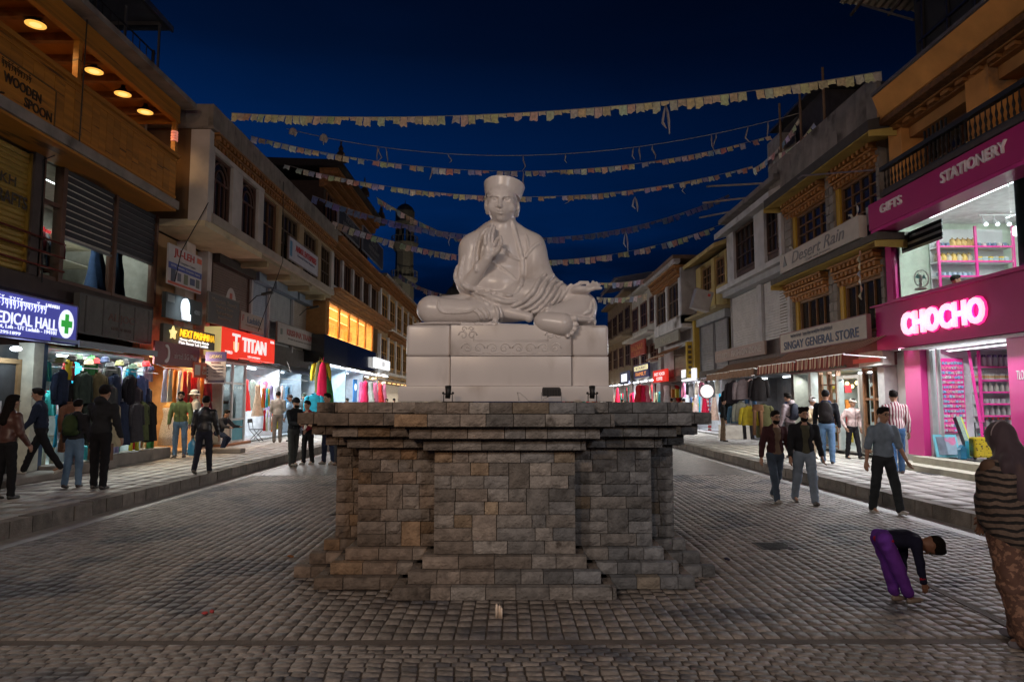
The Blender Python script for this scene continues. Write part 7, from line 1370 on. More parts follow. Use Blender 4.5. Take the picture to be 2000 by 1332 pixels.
scarf_on(1300, 205, 18.4, .85, 'long white scarf tied to the topmost flag string'); scarf_on(1240, 385, 24.5, .55, 'white scarf knotted on the string behind the cap'); scarf_on(1222, 452, 31, .95, 'white scarf hanging from the pale blue flags'); scarf_on(572, 250, 25.6, .35, 'white scarf caught at the left end of the bare cord'); scarf_on(632, 262, 25.4, .35, 'bundle of white scarf near the left of the bare cord')
x, y, z = at_y(1672, 395, 18.2); t = thing('hanging_flags', 'column of small flags hanging down the front of the grey house', 'flag string', (x, y, z)); b = MB(); b.tube([(x, y, z), (x+.05, y, z-1.4), (x, y, z-2.6)], .008, 5); b.build('cord', cloth, t, color=(.3, .28, .25))
for k in range(13): b = MB(); zz = z-.1-k*.2; b.tube([(x+.02, y, zz), (x+.05*RN.uniform(-1, 1), y-.02, zz-.1), (x+.03, y, zz-.19)], [.02, .055, .02], 6, flat=.4); b.build('flag', cloth, t, True, color=FCOL[k % 5])
# cables along the facades
for k, pts in enumerate((((-8.5, 19.0, 7.4), (-9.2, 19.0, 6.0), (-9.5, 19.3, 5.2)), ((-9.1, 14.15, 10.0), (-9.12, 14.15, 7.2), (-9.9, 14.2, 6.9), (-9.9, 14.4, 4.3)), ((-8.45, 25.1, 10.0), (-8.45, 25.3, 7.0), (-9.4, 25.6, 4.4)), ((-8.9, 24.5, 3.2), (-8.4, 26.5, 2.9), (-9.2, 28.4, 3.5)))):
    b = MB(); b.tube(pts, .014, 5); tag(b.build('cable', rubber, None, True), ('black cable hanging at the corner of the cream house', 'black cable running down the pine house front', 'black cable down the middle of the cream house', 'black cable slung under the red watch sign')[k], 'cable')
for k, (px, py, d) in enumerate(((512, 578, 26), (606, 604, 32))): x, y, z = at_y(px, py, d); t = thing('wall_lamp', ('unlit black lamp on a bracket above the traders board', 'unlit black lamp on a bracket beside the lit showroom')[k], 'lamp', (x, y, z)); b = MB(); b.tube([(x-.5, y, z-.3), (x-.2, y, z), (x+.1, y, z+.05)], .02, 6); b.build('bracket', black, t); b = MB(); b.beam((x, y, z+.05), (x+.4, y, z+.14), .2, .08); b.build('lamp_head', black, t)
# ------------------------------------------------------------------ people
stripe_shirt = M('striped_shirt', oc=True, rough=.9, var=.12, stripes=('X', 5.5, (.17, .03, .05), .52, 1.2), bump=.15, bscale=30)
leather = M('leather', oc=True, rough=.42, var=.2, scale=8, bump=.3, bscale=18, spec=.5)
denim = M('denim', oc=True, rough=.9, var=.32, scale=4, bump=.3, bscale=60, col2=(.16, .22, .30), c2amt=(.60, .80), c2scale=3)
floral = M('floral_cloth', (.10, .05, .035), rough=.9, var=.3, scale=12, col2=(.24, .13, .085), c2amt=(.50, .58), c2scale=30)
shawl_m = M('knitted_shawl', (.125, .088, .068), rough=.95, var=.3, scale=30, bump=.4, bscale=70, stripes=('Z', 6.0, (.012, .010, .010), .60, 5.0))
def rotz(v, a): c, s = math.cos(a), math.sin(a); return (v[0]*c - v[1]*s, v[0]*s + v[1]*c)
def hand_sdf(w, d, side, curl):
    w = np.array(w); d = np.array(d)/np.linalg.norm(d); s = np.array(side) - d*np.dot(side, d); s /= max(1e-6, np.linalg.norm(s)); n = np.cross(d, s)
    S = SDF(w-.19, w+.19, .0062)
    for i in range(4):
        o = (i-1.5)*.019; kn = w + d*(.085-.004*abs(i-1.2)) + s*o; S.cap(w + s*o*.6, kn, .015, .0125, .012)
        L = (.066, .076, .072, .056)[i]; a1 = curl*.6; a2 = curl*1.5
        p1 = kn + (d*math.cos(a1) + n*math.sin(a1))*L*.52; p2 = p1 + (d*math.cos(a2) + n*math.sin(a2))*L*.5
        S.cap(kn, p1, .0098, .009, .004); S.cap(p1, p2, .009, .0075, .004)
    b = w + d*.025 - s*.028; t1 = b + (d*.8 - s*.55)*.04; t2 = t1 + (d*.95 - s*.2 + n*.3)*.034; S.cap(w+d*.01, b, .017, .013, .01); S.cap(b, t1, .012, .0105, .006); S.cap(t1, t2, .0105, .0085, .004)
    return S.mesh()
def person(label, px, pf, ph, z0=.22, rz=0., H=None, legs=((4, 3), (-4, 4)), arms=((4, 9, 14, 4), (4, 9, 14, 4)), lean=2, nod=4, turn=0, bw=1.0, col=None, topc=(.1, .1, .1), topm=None, hem=-.02, sleeve=1.0, inner=None,
           botc=(.03, .03, .035), botm=None, botcut=.045, shoe=(.03, .03, .03), hair='short', hat=None, hatc=(.02, .02, .02), beard=False, specs=False, res=.019, skinc=(.34, .19, .125), hood=False, scarf=None, at=None, collar=True, group=None, hairc=None, loose=1.0, cuff=None, waist=None, hs=1.0, tl=1.0):
    x, y = at if at else at_z(px, pf, z0)
    if H is None: H = at_y(px, ph, y)[2] - z0
    a0 = math.radians(rz); t = thing('person', label, 'person', (x, y, z0), a0, group); R_ = math.radians
    hipz = []
    for a, k in legs: hipz.append(.245*H*math.cos(R_(a)) + .235*H*math.cos(R_(a-k)) + .045*H)
    P = np.array((0, 0, max(hipz))); up = np.array((0, -math.sin(R_(lean)), math.cos(R_(lean))))
    J = {}
    for i, (sg, (a, k)) in enumerate(zip((-1, 1), legs)):
        h = P + np.array((sg*.052*H*bw, 0, 0)); kn = h + .245*H*np.array((sg*.02, -math.sin(R_(a)), -math.cos(R_(a)))); an = kn + .235*H*np.array((sg*.01, -math.sin(R_(a-k)), -math.cos(R_(a-k)))); J['leg', i] = (h, kn, an, a-k)
    nk = P + up*.335*H*tl; ch = P + up*.235*H*tl; hn = R_(lean*.6+nod); hup = np.array((0, -math.sin(hn), math.cos(hn))); Hh = H*hs; hd = nk + hup*.085*H*hs + np.array((0, -.012*H, 0))
    for i, (sg, (f, o, e, inn)) in enumerate(zip((-1, 1), arms)):
        s = P + up*.285*H*tl + np.array((sg*.108*H*bw, 0, 0)); d1 = np.array((sg*math.sin(R_(o)), -math.sin(R_(f))*math.cos(R_(o)), -math.cos(R_(f))*math.cos(R_(o)))); el = s + d1*.168*H
        d2 = np.array((sg*math.sin(R_(o-inn*1.0)), -math.sin(R_(f+e))*math.cos(R_(o-inn)), -math.cos(R_(f+e))*math.cos(R_(o-inn)))); d2 /= np.linalg.norm(d2); J['arm', i] = (s, el, el + d2*.148*H, d2)
    pts = [P, nk, hd+hup*.1*H] + [q for v in J.values() for q in v[:3]]; lo = np.min(pts, 0) - .16; hi = np.max(pts, 0) + .16; lo[2] = -.02
    new = lambda r=res: SDF(lo, hi, r)
    def add(S, name, mat, color, wr=0):
        if wr: S.wrinkle(wr, 34)
        V, Q = S.mesh()
        if len(Q) == 0: return None
        o = link(name, np_mesh(name, V, Q, mat), t); o.color = (*color, 1); return o
    cL, sL = math.cos(R_(lean)), math.sin(R_(lean)); RT = [[1, 0, 0], [0, cL, -sL], [0, sL, cL]]; ch_, sh_ = math.cos(hn), math.sin(hn); RH = [[1, 0, 0], [0, ch_, -sh_], [0, sh_, ch_]]
    # skin
    S = new(min(res, .016)); fw = np.array((math.sin(R_(turn)), -math.cos(R_(turn)), 0)); fwd = fw*math.cos(hn) + np.array((0, 0, -math.sin(hn)))
    sdx = np.cross(fwd, hup)
    S.ell(hd + hup*.012*Hh, (.045*Hh, .056*Hh, .060*Hh), .01, RH); S.ell(hd + fwd*.012*Hh - hup*.028*Hh, (.035*Hh, .036*Hh, .040*Hh), .015, RH); S.cap(hd + fwd*.05*Hh + hup*.004*Hh, hd + fwd*.066*Hh - hup*.012*Hh, .006*Hh, .009*Hh, .008)
    for sg in (-1, 1): S.ell(hd + sdx*sg*.046*Hh - hup*.002*Hh, (.008*Hh, .014*Hh, .019*Hh), .006); S.ell(hd + sdx*sg*.018*Hh + fwd*.053*Hh + hup*.010*Hh, (.010*Hh,)*3, .008, None, True)
    S.cap(hd + fwd*.052*Hh - hup*.031*Hh - sdx*.012*Hh, hd + fwd*.052*Hh - hup*.031*Hh + sdx*.012*Hh, .005*Hh, .005*Hh, .004)
    S.cap(nk - up*.03*H, hd - hup*.02*H, .030*H, .028*H, .02); S.ell(ch, (.086*H*bw, .055*H, .11*H), .03, RT); S.ell(P + up*.06*H, (.076*H*bw, .054*H, .10*H), .03, RT)
    for i in (0, 1):
        s, el, wr, d2 = J['arm', i]; S.cap(s, el, .029*H, .022*H, .03); S.cap(el, wr, .022*H, .0155*H, .012)
        h, kn, an, ag = J['leg', i]; S.cap(h, kn, .045*H, .031*H, .03); S.cap(kn, an, .031*H, .019*H, .02); S.cap(an, an + np.array((0, -.07*H, -.028*H)), .017*H, .013*H, .01)
    V, Q = S.mesh(); Vs = [V]; Qs = [Q]; n = len(V)
    for i, sg in enumerate((-1, 1)):
        s, el, wr, d2 = J['arm', i]; hs = H/1.72; v, q = hand_sdf((0, 0, 0), d2, np.array((sg*.15, 1.0, .1)), .5 if i else .45); Vs.append(v*hs + wr); Qs.append(q + n); n += len(v)
    o = link('body', np_mesh('body', np.concatenate(Vs), np.concatenate(Qs), skin), t); o.color = (*skinc, 1)
    # trousers and shoes
    S = new(); S.ell(P + up*.015*H, (.088*H*bw, .066*H, .075*H), .03)
    for i in (0, 1):
        h, kn, an, ag = J['leg', i]; S.cap(h, kn, .053*H*loose, .041*H*loose, .03); e = an + (kn-an)*(botcut-.045)*4; S.cap(kn, e, .041*H*loose, .034*H*loose, .025)
    add(S, 'trousers', botm or cloth, botc, .006 if botm is not leather else .004)
    for i in (0, 1):
        h, kn, an, ag = J['leg', i]; S = SDF(an - .2, an + .2, .012); fa = R_(ag)*.8; fd = np.array((0, -math.cos(fa), math.sin(fa)*.9)); dn = np.array((0, -math.sin(fa)*.9, -math.cos(fa)))
        S.cap(an + dn*.022*H - fd*.012*H, an + fd*.075*H + dn*.030*H, .024*H, .020*H, .02); S.cap(an - fd*.012*H + dn*.025*H, an + fd*.07*H + dn*.033*H, .022*H, .019*H, .01)
        S.plane(an + dn*.044*H, dn); add(S, 'shoe', plast, shoe)
    # upper clothing
    S = new(); S.ell(ch, (.104*H*bw, .072*H, .118*H), .03, RT); S.ell(P + up*.07*H, (.095*H*bw, .070*H, .12*H), .05, RT)
    if hem < -.05: S.cap(P + up*.05*H, P + np.array((0, 0, hem*H)), .085*H*bw, .10*H*bw, .05)
    S.cap(nk - up*.045*H, nk - up*.012*H, .044*H, .040*H, .03)
    for i in (0, 1):
        s, el, wr, d2 = J['arm', i]; S.cap(s, s + (el-s)*min(1, sleeve*2), .041*H, .036*H, .04)
        if sleeve > .6: S.cap(el, el + (wr-el)*(.96 if sleeve >= 1 else .3), .034*H, .026*H, .02)
    S.plane(P + np.array((0, 0, hem*H)) if lean < 40 else P + up*hem*H, (0, 0, -1) if lean < 40 else tuple(-up))
    if hood: S.ell(nk + np.array((0, .05*H, .012*H)), (.062*H, .045*H, .045*H), .03)
    ins = None
    if inner is not None:
        I = new(); I.ell(ch, (.094*H*bw, .069*H, .118*H), .03); I.ell(P + up*.05*H, (.088*H*bw, .068*H, .12*H), .05); I.plane(P + np.array((0, 0, (hem-.015)*H)), (0, 0, -1)); I.plane(nk - up*.02*H, tuple(up)); add(I, 'shirt', cloth, inner, .004)
        for zz in (.02, .12, .22): S.ell(P + up*zz*H + np.array((.0, -.09*H, 0)), (.036*H*bw, .055*H, .09*H), .012, None, True)
        S.ell(nk + np.array((0, -.06*H, -.03*H)), (.045*H, .05*H, .06*H), .012, None, True)
    add(S, 'top', topm or cloth, topc, .0055)
    if inner is None and sleeve >= 1 and lean < 40 and hem > -.12 and res < .021:
        b = MB(); b.tube([P + up*(zz*H) + np.array((0, -(.070 + .012*math.sin(zz*9))*H - .004, 0)) for zz in (-.01, .04, .09, .14, .19, .24, .29)], .004, 5); b.build('zip', rubber, t, local=True)
        for sg in (-1, 1): b = MB(); b.tube([P + up*(.10*H) + np.array((sg*.045*H, -.068*H, 0)), P + up*(.055*H) + np.array((sg*.066*H, -.060*H, 0))], .004, 5); b.build('pocket_seam', rubber, t, local=True)
    if cuff:
        for i in (0, 1): s, el, wr, d2 = J['arm', i]; S = SDF(wr-.12, wr+.12, .012); S.cap(wr - d2*.03*H, wr - d2*.004*H, .027*H, .025*H, .01); add(S, 'cuff', cloth, cuff)
    if waist: S = new(); S.ell(P + up*.02*H, (.105*H*bw, .084*H, .05*H), .02); add(S, 'waistband', cloth, waist)
    if scarf: S = new(); S.cap(nk - up*.02*H + np.array((-.03*H, -.01*H, 0)), nk - up*.02*H + np.array((.03*H, -.01*H, 0)), .045*H, .045*H, .02); S.cap(nk + np.array((.02*H, -.055*H, -.03*H)), nk + np.array((.03*H, -.085*H, -.18*H)), .022*H, .026*H, .02); add(S, 'scarf', cloth, scarf, .005)
    # hair, hat, face
    if hair:
        S = new(.013); S.ell(hd + hup*.026*Hh - fwd*.010*Hh, (.051*Hh, .060*Hh, .056*Hh), .01, RH); S.ell(hd + hup*.06*Hh + fwd*.015*Hh, (.040*Hh, .040*Hh, .024*Hh), .02)
        if hair == 'curly': 
            for k in range(14): q = RN.random()*6.28; w = RN.uniform(.2, 1); S.ell(hd + hup*(.045+.03*w)*Hh + (sdx*math.cos(q) + fwd*(math.sin(q)*.9))*.042*Hh, (.018*Hh,)*3, .012)
        if hair == 'long': S.cap(hd - fwd*.03*Hh, nk - fwd*.055*Hh - np.array((0, 0, .10*Hh)), .045*Hh, .05*Hh, .03)
        if hair == 'bun': S.ell(hd - fwd*.06*Hh + hup*.05*Hh, (.025*Hh,)*3, .015)
        S.ell(hd + fwd*.062*Hh - hup*.022*Hh, (.046*Hh, .044*Hh, .060*Hh), .012, RH, True)
        if hair != 'long': S.ell(hd - hup*.075*Hh - fwd*.02*Hh, (.07*Hh, .08*Hh, .045*Hh), .012, RH, True)
        add(S, 'hair', hairm if hairc is None else cloth, hairc or (.02, .015, .012))
    if hat:
        S = new(.013)
        if hat == 'beanie': S.ell(hd + hup*.028*Hh - fwd*.004*Hh, (.054*Hh, .064*Hh, .064*Hh), .01); S.plane(hd + hup*.012*Hh, tuple(-(hup + fwd*.15)))
        if hat == 'cap': S.ell(hd + hup*.032*Hh - fwd*.004*Hh, (.053*Hh, .062*Hh, .052*Hh), .01); S.plane(hd + hup*.026*Hh, tuple(-hup)); S.cap(hd + hup*.030*Hh + fwd*.05*Hh - sdx*.02*Hh, hd + hup*.030*Hh + fwd*.05*Hh + sdx*.02*Hh, .012*Hh, None, .01); S.cap(hd + hup*.027*Hh + fwd*.05*Hh, hd + hup*.020*Hh + fwd*.094*Hh, .016*Hh, .013*Hh, .015)
        if hat == 'bucket': 
            S.ell(hd + hup*.045*Hh, (.056*Hh, .062*Hh, .042*Hh), .01); sl = (slice(None),)*3; xx, yy, zz = S.pts(sl); c = hd + hup*.026*Hh; r = np.sqrt((xx-c[0])**2 + (yy-c[1])**2); S.F = np.minimum(S.F, np.maximum(np.abs(zz - c[2] + (r-.05*Hh)*.55) - .008, r - .092*Hh).astype(np.float32))
        add(S, 'hat', cloth, hatc)
    if beard: S = new(.012); S.ell(hd + fwd*.018*Hh - hup*.040*Hh, (.038*Hh, .038*Hh, .036*Hh), .01); S.ell(hd + fwd*.06*Hh - hup*.004*Hh, (.04*Hh, .05*Hh, .024*Hh), .01, None, True); S.ell(hd - fwd*.03*Hh + hup*.01*Hh, (.08*Hh, .05*Hh, .08*Hh), .01, None, True); add(S, 'beard', hairm, (.02, .015, .012))
    if res < .021:
        b = MB()
        for sg in (-1, 1): q = hd + sdx*sg*.018*Hh + fwd*.0495*Hh + hup*.009*Hh; b.ball(q, .0055*Hh, 7, 5)
        b.build('eyes', rubber, t, True, local=True); b = MB()
        for sg in (-1, 1): q = hd + sdx*sg*.018*Hh + fwd*.0555*Hh + hup*.021*Hh; b.tube([q - sdx*.010*Hh, q + hup*.002*Hh + fwd*.001*Hh, q + sdx*.010*Hh], .0024*Hh, 5)
        b.build('eyebrows', hairm, t, True, local=True)
    if specs:
        b = MB()
        for sg in (-1, 1): q = hd + sdx*sg*.019*Hh + fwd*.060*Hh + hup*.009*Hh; b.tube([q + sdx*.014*Hh*math.cos(a) + hup*.011*Hh*math.sin(a) for a in [k*math.pi/6 for k in range(13)]], .0016*Hh, 4); b.tube([q + sdx*sg*.014*Hh, hd + sdx*sg*.047*Hh + hup*.008*Hh], .0016*Hh, 4)
        b.tube([hd + fwd*.062*Hh + hup*.011*Hh - sdx*.006*Hh, hd + fwd*.062*Hh + hup*.011*Hh + sdx*.006*Hh], .0016*Hh, 4); b.build('glasses', black, t, local=True)
    t['_j'] = 0; del t['_j']
    W = lambda v: Vector((x + rotz(v, a0)[0], y + rotz(v, a0)[1], z0 + v[2]))
    return t, W, dict(P=P, up=up, nk=nk, ch=ch, hd=hd, H=H, J=J, a0=a0)
def backpack(ref, c, label, sz=1.0, dx=0.):
    t_, W, d = ref; H = d['H']; q = d['P'] + d['up']*.20*H + np.array((dx*H, .108*H, 0)); S = SDF(q-.34, q+.34, .016)
    S.ell(q, (.083*H*sz, .052*H*sz, .125*H*sz), .02); S.ell(q + np.array((0, .03*H, -.045*H)), (.06*H*sz, .045*H, .06*H), .02); S.cap(q + np.array((-.05*H, -.03*H, -.09*H)), q + np.array((.05*H, -.03*H, -.09*H)), .035*H*sz, None, .03)
    V, Q = S.mesh(); p = W(q); t = thing('backpack', label, 'backpack', p, d['a0']); o = link('bag_body', np_mesh('bag_body', V - q, Q, cloth), t); o.color = (*c, 1)
    b = MB()
    for sg in (-1, 1): b.tube([np.array((sg*.045*H, -.04*H, .10*H)), np.array((sg*.055*H, -.11*H, .115*H)), np.array((sg*.065*H, -.19*H, .07*H)), np.array((sg*.075*H, -.175*H, -.03*H)), np.array((sg*.08*H, -.05*H, -.09*H))], .012*H, 6, flat=.5)
    b.build('strap', cloth, t, True, local=True, color=tuple(v*.6 for v in c)); b = MB(); b.tube([(-.02*H, -.03*H, .12*H), (0, -.03*H, .145*H), (.02*H, -.03*H, .12*H)], .006*H, 5); b.build('handle', rubber, t, True, local=True)
BL = (.011, .011, .013)
J1 = (.10, .17, .26); J2 = (.055, .10, .19)
# left pavement
person('woman with long black hair in a brown leather jacket at the left edge', 8, 975, 775, rz=165, topc=(.075, .030, .022), topm=leather, botc=BL, hair='long', bw=.92, arms=((6, 8, 30, 6), (2, 8, 12, 4)), shoe=(.02, .02, .02))
person('man in a navy quilted jacket striding past the medicine shop door', 70, 932, 757, z0=.36, H=1.72, at=(-9.28, 13.75), rz=-72, topc=(.014, .020, .040), botc=BL, legs=((24, 6), (-24, 10)), arms=((-8, 6, 12, 0), (14, 6, 25, 0)), lean=6, shoe=(.4, .38, .35))
r = person('woman in blue jeans with a green backpack, standing before the clothes stall', 142, 952, 783, rz=188, topc=(.02, .02, .024), botc=J1, botm=denim, hair='short', bw=.9, legs=((2, 2), (-6, 8)), shoe=(.03, .02, .02), hem=-.01); backpack(r, (.035, .055, .022), 'dark green backpack on the woman in jeans', 1.0, .02)
person('man in a charcoal hooded jacket with legs apart, reaching towards the hanging jackets', 192, 955, 757, rz=176, topc=(.020, .021, .024), botc=(.010, .010, .012), legs=((-3, 1), (3, 1)), arms=((4, 10, 16, 4), (42, 14, 45, 0)), hood=True, bw=1.08, hem=-.03, shoe=(.035, .03, .03), hat='beanie', hatc=(.012, .012, .013))
person('bearded man in an olive green jacket and jeans facing the road before the pashmina shop', 350, 893, 767, rz=12, topc=(.115, .135, .05), botc=J1, botm=denim, beard=True, arms=((0, 12, 28, 14), (0, 12, 28, 14)), shoe=(.14, .13, .12), bw=1.08, hem=-.015)
r = person('man in a black leather jacket walking away along the left kerb', 396, 925, 776, rz=186, topc=(.012, .012, .014), topm=leather, botc=(.018, .020, .030), legs=((9, 2), (-12, 14)), arms=((6, 10, 12, 2), (-4, 8, 10, 2)), shoe=(.10, .085, .07), bw=1.02, hem=-.02)
w = r[1](r[2]['J']['arm', 1][2]); b = MB(); x, y, z = w; rows = [[(x + s*math.cos(a)*1.0, y + s*.45*math.sin(a), z - h) for a in [k*math.pi/7 for k in range(15)]] for s, h in ((.02, .05), (.05, .10), (.095, .18), (.105, .34), (.085, .42), (.01, .43))]; b.grid(rows); b.tube([(x-.02, y, z-.05), (x, y, z+.02), (x+.02, y, z-.05)], .008, 5); tag(b.build('carrier_bag', M('thin_plastic', (.06, .32, .52), rough=.3, var=.2, bump=.5, bscale=14), None, True), 'blue plastic carrier bag held by the man in the leather jacket', 'bag')
person('person in a white bucket hat and pale coat behind the man in the leather jacket', 380, 888, 764, rz=-60, topc=(.42, .38, .32), botc=(.3, .26, .2), hat='bucket', hatc=(.6, .58, .55), hair='short', bw=.9, hem=-.10, res=.022)
person('dark haired man crouching low on the step behind the leather jacket man', 425, 880, 800, z0=.22, rz=70, H=1.62, legs=((75, 95), (62, 100)), arms=((45, 10, 40, 10), (45, 10, 40, 10)), lean=28, topc=(.02, .022, .03), botc=(.02, .03, .06), res=.022)
x, y = at_z(440, 885, .22); q = MB(); q.box(x-.5, x+.5, y-.1, y+.3, .22, .36); bevel(tag(q.build('stone_step', concrete), 'low stone step before the watch shop', 'step'), .02)
person('man in a pale grey jacket and cap looking into the white clothes shop', 541, 864, 766, rz=200, topc=(.30, .29, .26), botc=(.15, .14, .13), hat='cap', hatc=(.08, .08, .08), arms=((8, 6, 60, 20), (8, 6, 60, 20)), shoe=(.08, .07, .06), res=.022)
person('man in a light denim jacket bending towards the racks of the white shop', 571, 862, 772, rz=-40, topc=(.10, .17, .24), topm=denim, botc=(.06, .08, .12), lean=10, hat='cap', hatc=(.06, .05, .05), res=.022)
person('person with a dark head covering beside the blue shutter', 592, 850, 770, rz=10, topc=(.05, .06, .06), botc=(.04, .04, .05), hat='beanie', hatc=(.05, .065, .05), res=.024)
person('bearded man in a black pullover and knitted cap standing in the road, in profile', 572, 910, 780, z0=0, rz=60, topc=(.010, .011, .013), botc=(.032, .034, .032), hat='beanie', hatc=(.010, .012, .018), beard=True, shoe=(.06, .045, .03), arms=((20, 6, 60, 20), (20, 6, 60, 20)), bw=1.05, hem=-.03)
person('man with a maroon sleeve and pale shirt talking beside the capped man', 600, 907, 785, z0=0, rz=-25, topc=(.17, .014, .022), inner=(.42, .36, .34), botc=BL, shoe=(.4, .38, .35), arms=((6, 10, 35, 10), (10, 8, 40, 20)), beard=False, H=None)
person('man in blue jeans partly hidden by the pedestal corner', 640, 906, 771, z0=0, rz=-35, topc=(.3, .22, .17), botc=(.025, .035, .07), shoe=(.4, .37, .33), skinc=(.3, .17, .11), arms=((8, 8, 30, 10), (8, 8, 30, 10)))
person('man in brown shoes standing right behind the pedestal corner', 664, 908, 790, z0=0, rz=-20, topc=(.06, .05, .05), botc=(.03, .03, .035), shoe=(.12, .06, .03), res=.024)
for k, (px, py, cn, lab) in enumerate(((728, 772, 'dark', 'small dark figure by the pink dresses far down the left side'), (770, 765, 'black', 'black clad figure before the orange lit shop far left'), (757, 775, 'grey', 'grey figure near the light box far left'), (680, 778, 'denim', 'distant figure in denim near the black fascia'))):
    d = (44, 40, 48, 37)[k]; x, y, z = at_y(px, py, d); person(lab, px, 0, 0, H=1.7, at=(x, d), rz=RN.uniform(-180, 180), topc=((.02, .02, .024), BL, (.14, .14, .14), (.1, .15, .22))[k], res=.03)
# right side
person('man in a maroon jacket over a brown shirt walking on the road towards the viewer', 1517, 980, 803, z0=0, rz=8, topc=(.042, .016, .018), inner=(.12, .085, .06), botc=(.035, .055, .085), botm=denim, legs=((16, 4), (-14, 16)), arms=((-10, 12, 14, 4), (8, 10, 10, 6)), beard=True, specs=True, shoe=(.22, .19, .16), hem=-.02)
person('bearded curly haired man in an open black jacket and loose grey jeans', 1574, 984, 798, z0=0, rz=-4, topc=(.014, .015, .018), inner=(.06, .06, .04), botc=(.14, .18, .23), botm=denim, legs=((-12, 12), (12, 2)), arms=((2, 9, 10, 2), (-2, 12, 14, 4)), beard=True, hair='curly', shoe=(.06, .05, .045), bw=1.08, loose=1.12, hem=-.015)
r = person('person in a pale mauve hoodie with a dark bag, turned away before the store', 1545, 893, 770, rz=-150, topc=(.26, .21, .22), botc=(.06, .05, .05), hair='short', hood=True, hem=-.03, scarf=(.03, .05, .12)); backpack(r, (.022, .024, .035), 'dark rucksack slung on the person in the mauve hoodie', 1.1)
person('elderly woman in a cream coat, white knitted hat and white scarf', 1588, 895, 778, rz=20, topc=(.30, .22, .14), botc=(.25, .19, .13), hat='beanie', hatc=(.50, .48, .47), scarf=(.55, .52, .50), hem=-.16, bw=.92, arms=((20, 6, 70, 25), (20, 6, 70, 25)))
r = person('man in a black padded jacket and blue jeans, back turned', 1617, 905, 765, rz=150, topc=(.013, .014, .018), botc=(.10, .20, .34), botm=denim, hat='beanie', hatc=(.010, .011, .014), scarf=(.015, .025, .08), legs=((-4, 2), (6, 3)), shoe=(.04, .035, .03), bw=1.1, loose=1.06, hem=-.03); backpack(r, (.022, .020, .020), 'black rucksack on the man in blue jeans', 1.15)
person('man with a moustache in a white cap and pink checked shirt, hands on hips', 1667, 896, 780, rz=12, topc=(.44, .33, .31), botc=BL, hat='cap', hatc=(.55, .48, .42), legs=((-8, 3), (12, 3)), arms=((-16, 28, 40, 40), (-12, 20, 30, 30)), hem=-.0, shoe=(.03, .025, .02))
person('man in a loose blue grey T-shirt and glasses striding along the kerb', 1730, 1003, 797, z0=0, rz=10, topc=(.155, .20, .25), botc=(.022, .026, .030), legs=((-10, 4), (17, 6)), arms=((-8, 13, 12, 2), (8, 13, 14, 2)), sleeve=.5, specs=True, shoe=(.32, .30, .27), hem=-.05, bw=1.06, loose=1.06)
person('man in a red and white striped shirt walking away towards the store', 1754, 925, 765, rz=172, topc=(.55, .50, .49), topm=stripe_shirt, botc=(.03, .09, .20), botm=denim, legs=((6, 3), (-6, 8)), arms=((0, 10, 12, 2), (6, 16, 14, 0)), shoe=(.06, .04, .035), bw=1.05, hem=-.03)
person('person in a yellow jacket at the bright shop far right', 1357, 860, 776, rz=175, topc=(.42, .34, .03), botc=(.03, .04, .05), res=.026, at=at_z(1357, 840, .22), H=1.72)
person('man in a red jacket beside the round lit sign', 1377, 850, 774, rz=165, topc=(.50, .025, .03), botc=(.02, .02, .06), res=.026, at=at_z(1377, 838, .22), H=1.78, bw=1.1)
person('man in a black jacket and khaki trousers beside the dark clothes shop', 1413, 862, 780, rz=70, topc=(.012, .013, .014), botc=(.17, .12, .08), res=.022)
for k, (px, d, c, lab) in enumerate(((1215, 46, (.02, .03, .10), 'distant figure in blue nearest the marble block on the right'), (1240, 52, (.03, .03, .035), 'distant dark figure beside the red dresses on the right'), (1270, 44, (.012, .012, .012), 'distant black figure before the blue lit shop on the right'), (1312, 40, (.3, .28, .26), 'distant pale figure before the white shops on the right'), (1335, 38, (.1, .1, .11), 'distant grey figure before the white light box on the right'))):
    x, y, z = at_y(px, 775, d); person(lab, px, 0, 0, H=1.68, at=(x, d), rz=RN.uniform(-180, 180), topc=c, res=.03)
# the stooping child
person('child in a navy top and purple trousers stooping to the paving', 1771, 1188, 0, z0=0, rz=80, H=1.09, at=at_z(1728, 1176, 0), lean=88, nod=60, legs=((22, 3), (15, 5)), arms=((4, 3, 4, 0), (-4, 5, 6, 2)), topc=(.012, .013, .032), botc=(.115, .03, .26), shoe=(.20, .16, .13), cuff=(.30, .012, .03), waist=(.34, .010, .025), hem=.0, bw=1.2, loose=1.3, hs=1.32, tl=.76, res=.014, botcut=.085, skinc=(.20, .10, .065), hair='short')
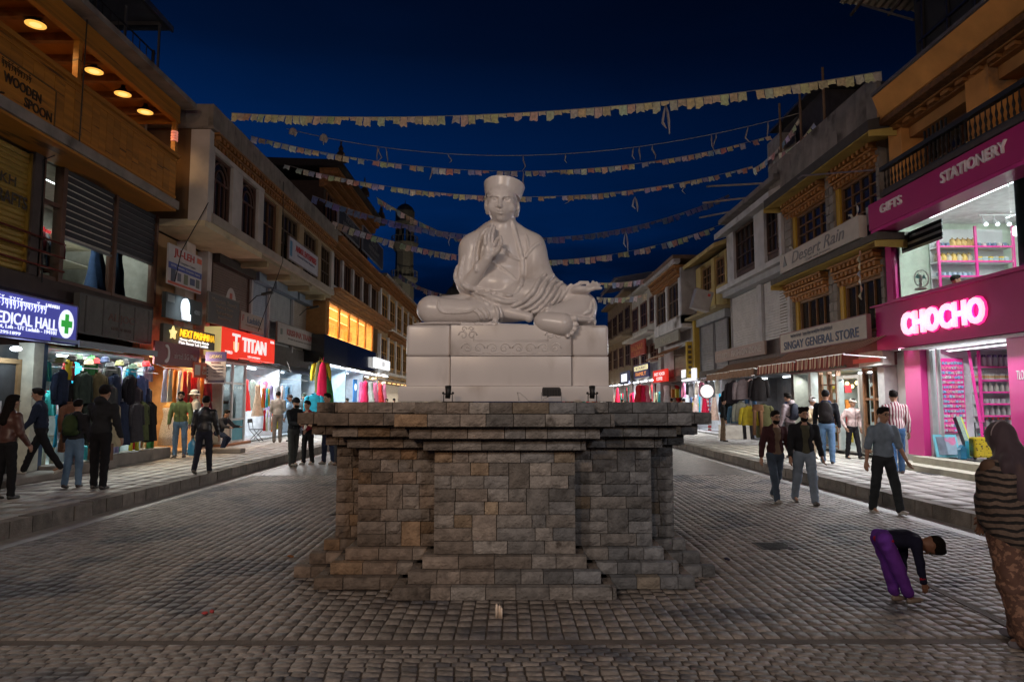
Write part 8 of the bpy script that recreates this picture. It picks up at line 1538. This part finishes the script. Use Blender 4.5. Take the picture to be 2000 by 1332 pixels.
# the woman in shawls at the right edge
def shawl_woman():
    x, y = at_z(1990, 1258, 0); H = at_y(1965, 832, y)[2]; r = person('woman wrapped in a patterned brown shawl and dark headscarf at the right edge', 1990, 1258, 0, z0=0, at=(x, y), H=H, rz=200, topc=(.10, .06, .04), botm=floral, botc=(.1, .05, .03), legs=((5, 2), (-6, 8)), arms=((15, 4, 40, 5), (8, -3, 30, 26)), hair=None, shoe=(.20, .19, .22), loose=1.45, hem=-.10, res=.016, skinc=(.25, .13, .08))
    t, W, d = r; P, up, nk, hd = d['P'], d['up'], d['nk'], d['hd']
    lo = np.array((-.5, -.4, .55)); hi = np.array((.5, .5, H+.06)); S = SDF(lo, hi, .014)
    S.ell(hd + np.array((0, .012, .02)), (.055*H, .068*H, .070*H), .02); S.cap(hd + np.array((0, .02, -.02)), nk + np.array((0, .045*H, -.02*H)), .056*H, .072*H, .03); S.cap(nk + np.array((-.05*H, .035*H, -.05*H)), nk + np.array((.05*H, .035*H, -.05*H)), .068*H, .068*H, .04)
    S.cap(nk + np.array((-.03*H, .06*H, -.05*H)), nk + np.array((-.07*H, .095*H, -.22*H)), .07*H, .035*H, .03); S.cap(nk + np.array((.05*H, .06*H, -.05*H)), nk + np.array((.04*H, .10*H, -.17*H)), .06*H, .04*H, .03)
    S.ell(hd + np.array((0, -.085*H, -.01*H)), (.042*H, .05*H, .055*H), .015, None, True)
    xx, yy, zz = S.pts((slice(None),)*3); an = np.arctan2(xx, yy+.02); S.F += (.007*np.sin(an*9 + zz*16) + .004*np.sin(an*21 - zz*9 + 1)).astype(np.float32)*np.clip((nk[2]+.16-zz)*6, .25, 1).astype(np.float32)
    V, Q = S.mesh(); o = link('headscarf', np_mesh('headscarf', V, Q, M('sheer_scarf', (.040, .022, .030), rough=.75, var=.4, scale=3, col2=(.13, .062, .028), c2amt=(.56, .75), c2scale=2.2, sheen=.3, stretch=(1.6, 1.6, .5))), t)
    b = MB(); b.tube([hd + np.array((.058*H*math.cos(q), .010*H - .045*H*math.cos(q*2)*.2, .012*H + .072*H*math.sin(q))) for q in [math.pi*k/14 for k in range(15)]], .005, 5); b.build('scarf_hem', cloth, t, True, local=True, color=(.30, .24, .25))
    S = SDF(lo, hi, .014); S.ell(nk + np.array((0, .02, -.10*H)), (.155*H, .105*H, .12*H), .05); S.ell(P + up*.11*H, (.165*H, .12*H, .20*H), .06); S.ell(P + np.array((.02, .03, -.02*H)), (.115*H, .095*H, .09*H), .05); S.wrinkle(.010, 20); V, Q = S.mesh(); o = link('shawl', np_mesh('shawl', V, Q, shawl_m), t)
shawl_woman()
x, y, z = at_y(1852, 540, 15.75)
person('worker in a red shirt seated at the counter upstairs in the pink shop', 0, 0, 0, z0=3.32, at=(x, 15.8), H=1.66, rz=60, legs=((70, 75), (70, 75)), arms=((30, 8, 50, 10), (30, 8, 50, 10)), lean=12, topc=(.55, .03, .05), botc=(.03, .03, .04), sleeve=.5, res=.022)
